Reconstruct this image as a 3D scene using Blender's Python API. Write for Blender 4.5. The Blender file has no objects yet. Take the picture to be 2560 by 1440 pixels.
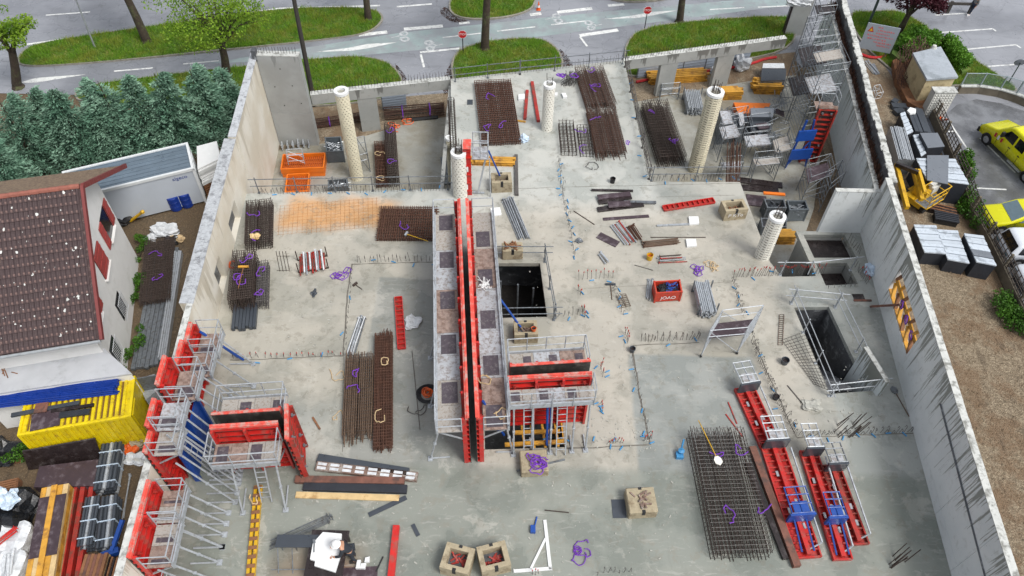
import bpy, bmesh, math, random
import numpy as np
from mathutils import Vector, Matrix
from mathutils.geometry import tessellate_polygon
random.seed(7); rng = np.random.default_rng(7)
S = bpy.context.scene
C = S.collection
R = math.radians
# ------------------------------------------------------------------ camera (high on a crane, looking down at the deck; z = 0 is the deck)
FPX, PITCH, ROLL, HC = 1920.0, R(50.3), R(1.43), 30.0
fw = Vector((0, math.cos(PITCH), -math.sin(PITCH)))
_r0 = Vector((1, 0, 0)); _u0 = _r0.cross(fw)
rt = _r0*math.cos(ROLL) + _u0*math.sin(ROLL)
up = -_r0*math.sin(ROLL) + _u0*math.cos(ROLL)
cam = bpy.data.cameras.new('Camera'); camo = bpy.data.objects.new('Camera', cam); C.objects.link(camo)
cam.sensor_width = 36; cam.lens = 36*FPX/2560; cam.clip_end = 2000; cam.clip_start = .5
mw = Matrix((rt, up, -fw)).transposed().to_4x4(); mw.translation = (0, 0, HC); camo.matrix_world = mw
S.camera = camo
# ------------------------------------------------------------------ overcast sky and a weak broad sun
SUN_EL, SUN_AZ = 56, 128          # azimuth clockwise from +y
W = bpy.data.worlds.new('World'); S.world = W; W.use_nodes = True
nt = W.node_tree; nt.nodes.clear()
sky = nt.nodes.new('ShaderNodeTexSky'); sky.sky_type = 'NISHITA'; sky.sun_disc = False
sky.sun_elevation = R(SUN_EL); sky.sun_rotation = R(SUN_AZ); sky.air_density = 1.0; sky.dust_density = 3.0; sky.ozone_density = 1.0
hs = nt.nodes.new('ShaderNodeHueSaturation'); hs.inputs['Saturation'].default_value = .28
bg = nt.nodes.new('ShaderNodeBackground'); bg.inputs[1].default_value = .125
wo = nt.nodes.new('ShaderNodeOutputWorld')
nt.links.new(sky.outputs[0], hs.inputs['Color']); nt.links.new(hs.outputs[0], bg.inputs[0]); nt.links.new(bg.outputs[0], wo.inputs[0])
sl = bpy.data.lights.new('Sun', 'SUN'); sl.energy = 1.5; sl.angle = R(20); sl.color = (1, .965, .91)
so = bpy.data.objects.new('Sun', sl); C.objects.link(so)
sd = Vector((math.sin(R(SUN_AZ))*math.cos(R(SUN_EL)), math.cos(R(SUN_AZ))*math.cos(R(SUN_EL)), math.sin(R(SUN_EL))))
so.rotation_euler = sd.to_track_quat('Z', 'Y').to_euler(); so.location = sd*60
S.view_settings.view_transform = 'Standard'; S.view_settings.look = 'None'; S.view_settings.exposure = 0.72; S.view_settings.gamma = 1
S.view_settings.use_curve_mapping = False
S.render.engine = 'CYCLES'

ZG = -3.4                          # street, yard and lower floor
# ------------------------------------------------------------------ surveying: where the ray through a photo point meets a level
def G(x, y, z=0.0):
    d = fw*FPX + rt*(x-1280) - up*(y-720)
    return Vector((0, 0, HC)) + d*((z-HC)/d.z)
def HT(b, t, z=0.0):
    p = G(b[0], b[1], z); d = fw*FPX + rt*(t[0]-1280) - up*(t[1]-720)
    k = (p.x*d.x+p.y*d.y)/(d.x*d.x+d.y*d.y); return HC + d.z*k - z
# ------------------------------------------------------------------ materials
def lin(c):
    c = c/255; return c/12.92 if c <= .04045 else ((c+.055)/1.055)**2.4
def col(rgb, k=.8): return (lin(rgb[0])*k, lin(rgb[1])*k, lin(rgb[2])*k, 1)
MATS = {}
class NT:
    def __init__(s, m): s.t = m.node_tree; s.n = s.t.nodes; s.l = s.t.links
    def new(s, k, **kw):
        o = s.n.new(k)
        for a, v in kw.items(): setattr(o, a, v)
        return o
    def math(s, op, a, b=None, clamp=False):
        o = s.n.new('ShaderNodeMath'); o.operation = op; o.use_clamp = clamp
        for i, v in enumerate((a, b)):
            if v is None: continue
            if isinstance(v, (int, float)): o.inputs[i].default_value = v
            else: s.l.new(v, o.inputs[i])
        return o.outputs[0]
    def mix(s, f, a, b, mode='MIX'):
        o = s.n.new('ShaderNodeMix'); o.data_type = 'RGBA'; o.blend_type = mode
        for i, v in ((0, f), (6, a), (7, b)):
            if isinstance(v, (int, float)): o.inputs[i].default_value = v
            elif isinstance(v, tuple): o.inputs[i].default_value = v
            else: s.l.new(v, o.inputs[i])
        return o.outputs[2]
    def noise(s, vec, scale, detail=4, rough=.55, sc=None):
        if sc:
            mp = s.n.new('ShaderNodeMapping'); mp.inputs['Scale'].default_value = sc; s.l.new(vec, mp.inputs[0]); vec = mp.outputs[0]
        o = s.n.new('ShaderNodeTexNoise'); o.inputs['Scale'].default_value = scale; o.inputs['Detail'].default_value = detail
        o.inputs['Roughness'].default_value = rough; s.l.new(vec, o.inputs['Vector']); return o.outputs[0]
    def mr(s, v, a, b, c=0., d=1., smooth=True):
        o = s.n.new('ShaderNodeMapRange'); o.interpolation_type = 'SMOOTHSTEP' if smooth else 'LINEAR'
        s.l.new(v, o.inputs[0])
        for i, x in enumerate((a, b, c, d)): o.inputs[1+i].default_value = x
        return o.outputs[0]
    def bump(s, h, st, dist=.02):
        o = s.n.new('ShaderNodeBump'); o.inputs['Strength'].default_value = st; o.inputs['Distance'].default_value = dist
        s.l.new(h, o.inputs['Height']); return o.outputs[0]
def base(name):
    m = bpy.data.materials.new(name); m.use_nodes = True; m.node_tree.nodes.clear(); g = NT(m)
    b = g.new('ShaderNodeBsdfPrincipled'); o = g.new('ShaderNodeOutputMaterial'); g.l.new(b.outputs[0], o.inputs[0])
    MATS[name] = m; return m, g, b
def MT(name, rgb, rough=.55, metal=0., var=.18, vs=4., bump=0., bs=60., dirt=None, da=.35, ds=1.5, k=.8, spec=.5, emit=None):
    m, g, b = base(name)
    tc = g.new('ShaderNodeTexCoord').outputs['Object']; inf = g.new('ShaderNodeObjectInfo').outputs['Random']
    c = col(rgb, k)
    n = g.noise(tc, vs, 5)
    f = g.math('ADD', g.mr(n, .25, .75, 1-var, 1+var, False), g.mr(inf, 0, 1, -.06, .06, False))
    mm = g.new('ShaderNodeCombineColor')
    for i in range(3): g.l.new(f, mm.inputs[i])
    cc = g.mix(1., c, mm.outputs[0], 'MULTIPLY')
    if dirt:
        n2 = g.noise(tc, ds, 8, .7); cc = g.mix(g.mr(n2, .62-da*.35, .72-da*.2, 0, .85), cc, col(dirt, k))
    g.l.new(cc, b.inputs['Base Color'])
    n3 = g.noise(tc, vs*2.3, 3)
    g.l.new(g.mr(n3, .3, .7, max(.05, rough-.14), min(1, rough+.14), False), b.inputs['Roughness'])
    b.inputs['Metallic'].default_value = metal; b.inputs['Specular IOR Level'].default_value = spec
    if bump: g.l.new(g.bump(g.noise(tc, bs, 3), bump), b.inputs['Normal'])
    return m
def boxmask(g, p, x0, x1, y0, y1, s):
    sx = g.new('ShaderNodeSeparateXYZ'); g.l.new(p, sx.inputs[0])
    a = g.math('MULTIPLY', g.mr(sx.outputs[0], x0-s, x0+s), g.mr(sx.outputs[0], x1-s, x1+s, 1., 0.))
    b = g.math('MULTIPLY', g.mr(sx.outputs[1], y0-s, y0+s), g.mr(sx.outputs[1], y1-s, y1+s, 1., 0.))
    return g.math('MULTIPLY', a, b)
def warp(g, p, scale, amt):
    o = g.new('ShaderNodeTexNoise'); o.inputs['Scale'].default_value = scale; o.inputs['Detail'].default_value = 4; g.l.new(p, o.inputs['Vector'])
    v = g.new('ShaderNodeVectorMath', operation='SUBTRACT'); g.l.new(o.outputs['Color'], v.inputs[0]); v.inputs[1].default_value = (.5, .5, .5)
    v2 = g.new('ShaderNodeVectorMath', operation='SCALE'); g.l.new(v.outputs[0], v2.inputs[0]); v2.inputs['Scale'].default_value = amt
    v3 = g.new('ShaderNodeVectorMath', operation='ADD'); g.l.new(v2.outputs[0], v3.inputs[0]); g.l.new(p, v3.inputs[1]); return v3.outputs[0]
def slab_mat():
    m, g, b = base('deck concrete')
    p = g.new('ShaderNodeNewGeometry').outputs['Position']
    wp = warp(g, p, .5, 1.6); wq = warp(g, p, 1.3, .25)
    c = g.mix(g.mr(g.noise(p, .22, 6), .35, .65), col((160, 163, 159)), col((184, 183, 175)))
    def reg(c, q, s, rgb, f, w=wq):
        k = g.math('MULTIPLY', boxmask(g, w, *q, s), f); return g.mix(k, c, col(rgb))
    c = reg(c, (-16, 8, 30, 50), .5, (196, 198, 193), .8)         # far pour, pale grey
    c = reg(c, (-1.5, 14, 14.6, 31), 1.0, (196, 186, 170), .46, wp)  # dusty beige centre
    c = reg(c, (-14.6, -5.2, 18, 31), .9, (190, 181, 164), .46, wp)
    c = reg(c, (5.6, 11.5, 11, 21), .12, (156, 160, 157), .95)     # smoother grey pours
    c = reg(c, (-6.8, -1.2, 10, 25.4), .1, (150, 152, 147), .9)
    c = reg(c, (14.8, 19, 10, 26), .12, (168, 172, 168), .85)
    c = reg(c, (-14, 18, 4, 15.0), .3, (140, 145, 137), .85)
    c = reg(c, (-12.6, -6.4, 28.9, 31.2), .6, (218, 152, 66), .66, wp)  # rust washed from the mesh
    c = reg(c, (-9, -5.5, 8.6, 11.4), .7, (150, 122, 92), .5, wp)
    c = reg(c, (-6.9, -5.9, 9.7, 10.7), .4, (138, 84, 62), .7, wp)
    s1 = g.noise(p, .9, 8, .68); s2 = g.noise(p, 5., 6, .6); s3 = g.noise(p, 2.2, 5, .7, (1, .18, 1)); s4 = g.noise(p, 38., 3, .6)
    c = g.mix(g.mr(s1, .50, .72, 0, .34), c, col((128, 128, 120)))
    c = g.mix(g.mr(s2, .58, .72, 0, .22), c, col((214, 212, 204)))
    c = g.mix(g.mr(s3, .60, .70, 0, .18), c, col((120, 120, 114)))
    c = g.mix(g.mr(s4, .62, .74, 0, .35), c, col((110, 106, 98)))
    s5 = g.noise(warp(g, p, .7, 1.2), 1.7, 6, .72); c = g.mix(g.mr(s5, .55, .60, 0, .42), c, col((140, 136, 124)))
    s6 = g.noise(warp(g, p, .4, 2.5), .55, 6, .75); c = g.mix(g.mr(s6, .57, .63, 0, .32), c, col((206, 203, 194)))
    s8 = g.noise(warp(g, p, 1.5, .3), 3.2, 4, .6, (.35, 2.2, 1)); c = g.mix(g.math('MULTIPLY', g.mr(s8, .56, .64), g.mr(s1, .4, .6, 0, .28)), c, col((202, 201, 195)))
    s7 = g.noise(p, 90., 2, .5); c = g.mix(g.mr(s7, .66, .72, 0, .5), c, col((90, 86, 78)))
    wet = g.mr(g.noise(wp, .35, 5), .44, .58)
    c = g.mix(1., c, g.mix(wet, (1.0, .995, .985, 1), (.82, .835, .825, 1)), 'MULTIPLY')
    g.l.new(c, b.inputs['Base Color'])
    rr = g.math('ADD', g.math('MULTIPLY', wet, -.44), .62); rr = g.math('ADD', rr, g.mr(s2, .3, .7, -.06, .06))
    g.l.new(rr, b.inputs['Roughness']); g.l.new(g.bump(s2, .08, .01), b.inputs['Normal'])
slab_mat()
def wall_mat(name, rgb, rgb2, dark, ztop, amt=1., freq=2.2, ln=2.6):
    m, g, b = base(name)
    p = g.new('ShaderNodeNewGeometry').outputs['Position']; sx = g.new('ShaderNodeSeparateXYZ'); g.l.new(p, sx.inputs[0])
    c = g.mix(g.mr(g.noise(p, .5, 6), .35, .65), col(rgb), col(rgb2))
    c = g.mix(g.mr(g.noise(p, 3, 6, .65), .52, .75, 0, .35), c, col(dark, 1.3))
    flat = g.new('ShaderNodeMapping'); flat.inputs['Scale'].default_value = (1, 1, .03); g.l.new(p, flat.inputs[0])
    l1 = g.noise(flat.outputs[0], freq*2.4, 4, .7); l2 = g.noise(flat.outputs[0], freq*.35, 2)
    depth = g.math('SUBTRACT', ztop, sx.outputs[2])
    reach = g.math('ADD', g.mr(l1, .47, .68, -.12, ln, False), g.mr(l2, .38, .62, -1.1, .55, False))
    w = g.mr(g.math('SUBTRACT', reach, depth), -.02, .08)
    w = g.math('MULTIPLY', w, .82*amt)
    c = g.mix(w, c, col(dark))
    pits = g.noise(p, 9, 2); c = g.mix(g.mr(pits, .74, .78, 0, .7), c, col((90, 90, 88)))
    g.l.new(c, b.inputs['Base Color']); g.l.new(g.math('ADD', g.math('MULTIPLY', w, -.3), .62), b.inputs['Roughness'])
    g.l.new(g.bump(g.noise(p, 14, 4), .12, .01), b.inputs['Normal'])
wall_mat('wall concrete', (220, 225, 226), (230, 234, 234), (124, 126, 118), 3.72, 1., 3.2, 3.4)
wall_mat('low wall concrete', (226, 234, 235), (216, 224, 225), (112, 114, 102), .42, 1., 2.2, 2.6)
wall_mat('old wall concrete', (218, 210, 192), (234, 230, 218), (190, 181, 162), 3.1, .75, 1.2, 2.4)
wall_mat('frame concrete', (172, 173, 169), (158, 160, 157), (92, 92, 88), -.02, .9, 3.4, .55)
wall_mat('pier concrete', (172, 175, 174), (156, 158, 156), (120, 122, 122), 3.4, .8, 3., .9)
MT('wall top', (206, 208, 204), .8, var=.12, vs=3, bump=.3, bs=30, dirt=(120, 120, 114), da=.45, ds=2.5)
MT('rough top', (184, 188, 192), .85, var=.2, vs=9, bump=.6, bs=22, dirt=(126, 128, 132), da=.4, ds=3)
MT('dark wet and shaded concrete', (86, 88, 92), .5, var=.35, vs=3, bump=.4, bs=12, dirt=(160, 164, 166), da=.3, ds=2)  # wet concrete; also puts shade into stairwell, lower walls and recesses
MT('lower concrete', (166, 166, 158), .3, var=.22, vs=.5, dirt=(140, 134, 118), da=.55, ds=.35, bump=.03)
MT('joint line', (112, 108, 100), .8, var=.3, vs=6)
MT('block concrete', (172, 160, 134), .85, var=.2, vs=5, bump=.5, bs=25, dirt=(128, 112, 88), da=.4, ds=2)
def ground_mat(name, a, b2, c3, vs=14.):
    m, g, b = base(name); p = g.new('ShaderNodeNewGeometry').outputs['Position']
    v = g.new('ShaderNodeTexVoronoi'); v.inputs['Scale'].default_value = vs; g.l.new(p, v.inputs['Vector'])
    hv = g.new('ShaderNodeSeparateColor'); g.l.new(v.outputs['Color'], hv.inputs[0])
    c = g.mix(g.mr(hv.outputs[0], .1, .9, 0, 1, False), col(a), col(b2)); c = g.mix(g.mr(g.noise(p, .45, 7, .68), .44, .58, 0, .8), c, col(c3)); c = g.mix(g.mr(g.noise(p, 1.1, 5, .6, (2.2, .5, 1)), .56, .66, 0, .5), c, col(tuple(x*.6 for x in c3)))
    c = g.mix(g.mr(v.outputs['Distance'], .0, .45, 0, .55), c, col(tuple(x*.45 for x in a)))
    g.l.new(c, b.inputs['Base Color']); b.inputs['Roughness'].default_value = .85
    g.l.new(g.bump(v.outputs['Distance'], .8, .04), b.inputs['Normal'])
ground_mat('gravel', (196, 178, 150), (142, 124, 100), (140, 108, 76))
ground_mat('floor shade', (52, 46, 42), (40, 36, 34), (46, 42, 38), 5)  # dark colour standing in for shade under the deck opening
ground_mat('earth', (140, 120, 94), (112, 96, 76), (122, 100, 72), 9)
def road_mat():
    m, g, b = base('asphalt'); p = g.new('ShaderNodeNewGeometry').outputs['Position']
    n = g.noise(p, .18, 5); c = g.mix(g.mr(n, .35, .65), col((128, 131, 138), .75), col((156, 159, 166), .75))
    c = g.mix(g.mr(g.noise(p, 1.2, 7, .7, (.25, 1.2, 1)), .5, .72, 0, .5), c, col((112, 114, 119), .75))
    c = g.mix(g.mr(g.noise(p, 45, 2), .55, .75, 0, .4), c, col((182, 184, 188), .75))
    v = g.new('ShaderNodeTexVoronoi', feature='DISTANCE_TO_EDGE'); v.inputs['Scale'].default_value = .35; g.l.new(warp(g, p, .8, 1.6), v.inputs['Vector'])
    c = g.mix(g.mr(v.outputs['Distance'], .0, .012, .5, 0), c, col((88, 90, 94), .75))
    g.l.new(c, b.inputs['Base Color']); wet = g.mr(g.noise(warp(g, p, .3, 2), .25, 5), .4, .62)
    g.l.new(g.math('ADD', g.math('MULTIPLY', wet, -.33), .42), b.inputs['Roughness'])
    g.l.new(g.bump(g.noise(p, 60, 2), .12, .01), b.inputs['Normal'])
road_mat()
MT('kerb stone', (142, 138, 128), .8, var=.3, vs=3, bump=.4)
MT('road paint', (226, 228, 226), .5, var=.16, vs=3, dirt=(160, 162, 164), da=.35, ds=4)
MT('cycle green', (150, 166, 166), .4, var=.2, vs=.7, dirt=(146, 150, 154), da=.55, ds=.8)
MT('worn paint', (196, 200, 202), .5, var=.2, vs=5, dirt=(150, 154, 158), da=.5, ds=6)
MT('dark asphalt', (104, 106, 110), .28, var=.3, vs=.5, dirt=(132, 135, 140), da=.5, ds=.5, bump=.1)
MT('fallen leaves', (92, 66, 58), .9, var=.5, vs=9, bump=.6)
MT('grass ground', (84, 112, 42), .95, var=.4, vs=1.1, dirt=(122, 124, 52), da=.4, ds=.6)
def leaf_mat(name, a, b2, c3, tr=.25, rough=.55, tip=None):
    m, g, b = base(name); p = g.new('ShaderNodeNewGeometry').outputs['Position']
    at = g.new('ShaderNodeAttribute', attribute_name='tone').outputs['Fac']
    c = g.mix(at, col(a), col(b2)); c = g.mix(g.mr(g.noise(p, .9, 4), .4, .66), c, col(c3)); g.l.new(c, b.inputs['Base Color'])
    b.inputs['Roughness'].default_value = rough; b.inputs['Specular IOR Level'].default_value = .25
    t = g.new('ShaderNodeBsdfTranslucent'); g.l.new(c, t.inputs[0]); mx = g.new('ShaderNodeMixShader'); mx.inputs[0].default_value = tr
    o = [n for n in g.n if n.type == 'OUTPUT_MATERIAL'][0]
    g.l.new(b.outputs[0], mx.inputs[1]); g.l.new(t.outputs[0], mx.inputs[2]); g.l.new(mx.outputs[0], o.inputs[0])
leaf_mat('grass blades', (82, 134, 30), (142, 184, 62), (148, 160, 64), .33)
leaf_mat('spring leaves', (120, 158, 40), (164, 196, 66), (96, 136, 36), .4)
leaf_mat('cedar needles', (58, 102, 80), (158, 194, 170), (108, 150, 126), .14, .75)
leaf_mat('purple leaves', (52, 22, 32), (92, 40, 52), (66, 28, 38), .2)
leaf_mat('ivy leaves', (64, 112, 32), (118, 168, 54), (82, 128, 40), .28)
leaf_mat('bramble leaves', (44, 84, 24), (92, 138, 42), (60, 100, 30), .22)
leaf_mat('dead twigs', (78, 58, 52), (112, 84, 72), (64, 46, 42), 0, .9)
MT('bark', (66, 56, 46), .95, var=.45, vs=6, bump=.9, bs=14, dirt=(92, 100, 62), da=.35, ds=2)
MT('red paint', (200, 38, 33), .42, var=.2, vs=3, dirt=(160, 84, 74), da=.4, ds=2.4, bump=.1)
MT('worn red paint', (176, 46, 38), .5, var=.25, vs=3, dirt=(110, 70, 58), da=.5, ds=2.)
MT('salmon top', (224, 84, 70), .55, var=.25, vs=4, dirt=(190, 164, 154), da=.5, ds=3.)
MT('rusty plate', (128, 104, 92), .7, var=.35, vs=5, bump=.3, dirt=(168, 160, 152), da=.45, ds=3)
MT('form face', (62, 58, 56), .4, var=.4, vs=2, dirt=(110, 104, 98), da=.4, ds=1.5)
MT('galvanised', (188, 194, 200), .42, metal=.35, var=.15, vs=6, dirt=(150, 152, 152), da=.3, ds=5)
MT('dull galvanised', (128, 134, 140), .45, metal=.4, var=.25, vs=6, dirt=(92, 90, 88), da=.35, ds=5)
MT('walkway plate', (188, 192, 198), .5, var=.16, vs=3, dirt=(136, 126, 120), da=.5, ds=6)
MT('walkway brown', (160, 140, 130), .7, var=.3, vs=6, dirt=(120, 96, 84), da=.5, ds=5)
MT('walkway dusty', (182, 178, 172), .8, var=.25, vs=8, dirt=(140, 128, 116), da=.5, ds=8)
MT('hatch', (84, 76, 84), .55, var=.25, vs=5, dirt=(120, 114, 116), da=.35, ds=6)
MT('blue steel', (28, 76, 160), .45, var=.2, vs=3)
MT('blue plastic', (22, 56, 142), .35, var=.15, vs=2)
MT('cap blue', (70, 150, 205), .5)
MT('yellow steel', (222, 176, 34), .45, var=.15, vs=3, dirt=(170, 130, 40), da=.35, ds=3)
MT('timber yellow', (214, 158, 58), .6, var=.2, vs=3, dirt=(150, 104, 52), da=.4, ds=2)
MT('pine', (214, 186, 136), .7, var=.15, vs=3, dirt=(180, 142, 90), da=.35, ds=2)
MT('old timber', (142, 98, 66), .8, var=.3, vs=4, dirt=(90, 66, 52), da=.4, ds=2)
MT('brown beam', (124, 82, 68), .7, var=.3, vs=3, dirt=(82, 64, 58), da=.4, ds=2)
MT('film ply', (72, 58, 64), .42, var=.2, vs=3, dirt=(110, 100, 106), da=.35, ds=3)
MT('dark ply', (44, 36, 36), .35, var=.3, vs=3, dirt=(80, 74, 74), da=.3, ds=3)
MT('rebar rust', (88, 58, 44), .8, var=.3, vs=3)
MT('rebar dark', (64, 52, 46), .75, var=.3, vs=3)
MT('rebar grey', (88, 84, 82), .6, var=.3, vs=3)
MT('rebar tan', (108, 88, 72), .75, var=.3, vs=3)
MT('rebar orange', (196, 130, 62), .85, var=.3, vs=2)
MT('red tip', (190, 50, 40), .6)
MT('purple sling', (120, 60, 180), .8, var=.2, vs=9)
MT('dull purple', (128, 100, 140), .85, var=.2, vs=9)
MT('rope', (206, 180, 140), .9, var=.2, vs=9)
MT('yellow sling', (214, 190, 40), .8)
MT('orange hose', (230, 100, 36), .5)
MT('black rubber', (34, 34, 36), .6, var=.3)
MT('white foam', (236, 238, 238), .7, var=.04)
MT('white shell', (234, 232, 222), .5, var=.08, vs=4)
MT('cream shell', (230, 223, 198), .55, var=.1, vs=4)
MT('shell core', (128, 120, 104), .8, var=.2)
MT('white wall', (242, 242, 240), .85, var=.04, vs=1.2, dirt=(226, 226, 222), da=.3, ds=1.)
MT('roof membrane', (196, 199, 204), .6, var=.08, vs=1.5, dirt=(170, 172, 176), da=.3, ds=1.)
MT('tile', (70, 54, 55), .75, var=.4, vs=3, bump=.3, dirt=(128, 104, 98), da=.35, ds=5)
MT('tile moss', (142, 122, 100), .9, var=.3, vs=8, bump=.6, dirt=(104, 84, 72), da=.5, ds=6)
MT('lichen', (206, 208, 204), .9, var=.1)
MT('ridge tile', (150, 92, 78), .75, var=.2)
MT('barge red', (122, 54, 52), .6, var=.15, vs=2)
MT('shutter red', (168, 70, 66), .6, var=.1, vs=2)
MT('cabin wall', (196, 204, 214), .5, var=.05, vs=1)
MT('cabin roof', (122, 138, 152), .4, metal=.3, var=.12, vs=1.5)
MT('cabin frame', (224, 228, 230), .5, var=.06)
MT('container yellow', (234, 208, 18), .42, var=.12, vs=2, dirt=(190, 160, 40), da=.36, ds=3)
MT('container dirt', (120, 88, 30), .8, var=.4, vs=8)
MT('bin orange', (236, 122, 28), .5, var=.1, vs=2)
MT('bin orange dark', (178, 84, 26), .6, var=.1)
MT('bin red', (196, 62, 40), .5, var=.15, vs=3, dirt=(140, 70, 52), da=.3, ds=3)
MT('grey bin', (104, 112, 118), .5, metal=.2, var=.15, vs=3)
MT('dark sheet', (74, 80, 88), .4, metal=.2, var=.1, vs=2)
MT('mid sheet', (128, 134, 142), .35, metal=.2, var=.06, vs=1)
MT('black side', (42, 46, 54), .6, var=.2, vs=2)
MT('white sheet', (206, 216, 226), .35, metal=.1, var=.08, vs=1.5, dirt=(150, 158, 166), da=.35, ds=1.5)
MT('fence metal', (168, 180, 194), .5, metal=.2, var=.06)
MT('hose red', (190, 40, 44), .5)
MT('plastic white', (214, 218, 222), .45, var=.22, vs=6, bump=.9, bs=7)
MT('plastic blue white', (196, 214, 232), .35, var=.22, vs=7, bump=.9, bs=8)
MT('black plastic', (28, 30, 34), .3, var=.3, vs=4, bump=.9, bs=6)
MT('signal yellow', (228, 226, 30), .22, var=.04, vs=1)
MT('car white', (222, 228, 236), .2, var=.03)
MT('glass dark', (22, 26, 30), .08, var=.1)
MT('glass pale', (112, 132, 142), .08, var=.1)
MT('tyre', (28, 28, 30), .85, var=.2)
MT('rim', (182, 184, 188), .35, metal=.5)
MT('sign red', (196, 30, 40), .45)
MT('sign white', (236, 236, 236), .5)
MT('sign grey', (164, 174, 184), .45, var=.06)
MT('faint red', (220, 120, 124), .6)
MT('lamp grey', (172, 178, 182), .4, metal=.3)
MT('pole brown', (62, 58, 54), .8, var=.3)
MT('pole green', (64, 80, 76), .5)
MT('skin', (198, 150, 122), .6)
MT('navy cloth', (40, 46, 54), .85, var=.15, vs=8)
MT('grey jacket', (124, 124, 124), .85, var=.1)
MT('jeans', (44, 52, 72), .85, var=.1)
MT('shoe', (40, 38, 38), .7)
MT('pale stone', (206, 190, 150), .9, var=.2, vs=2, bump=.4, dirt=(150, 134, 104), da=.4, ds=1)
MT('cabinet grey', (206, 206, 200), .6, var=.06)
MT('flat roof wet', (168, 176, 184), .3, var=.12, vs=1, dirt=(138, 146, 152), da=.4, ds=.8)
MT('trellis', (66, 58, 52), .8, var=.3)
MT('fence wood concrete', (112, 104, 90), .9, var=.25, vs=3)
MT('wire', (158, 172, 176), .45, metal=.4)
MT('rubble', (176, 176, 168), .9, var=.3, vs=8)
MT('amber', (232, 120, 20), .3)
MT('chrome plate', (196, 200, 204), .3, metal=.6)
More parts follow.
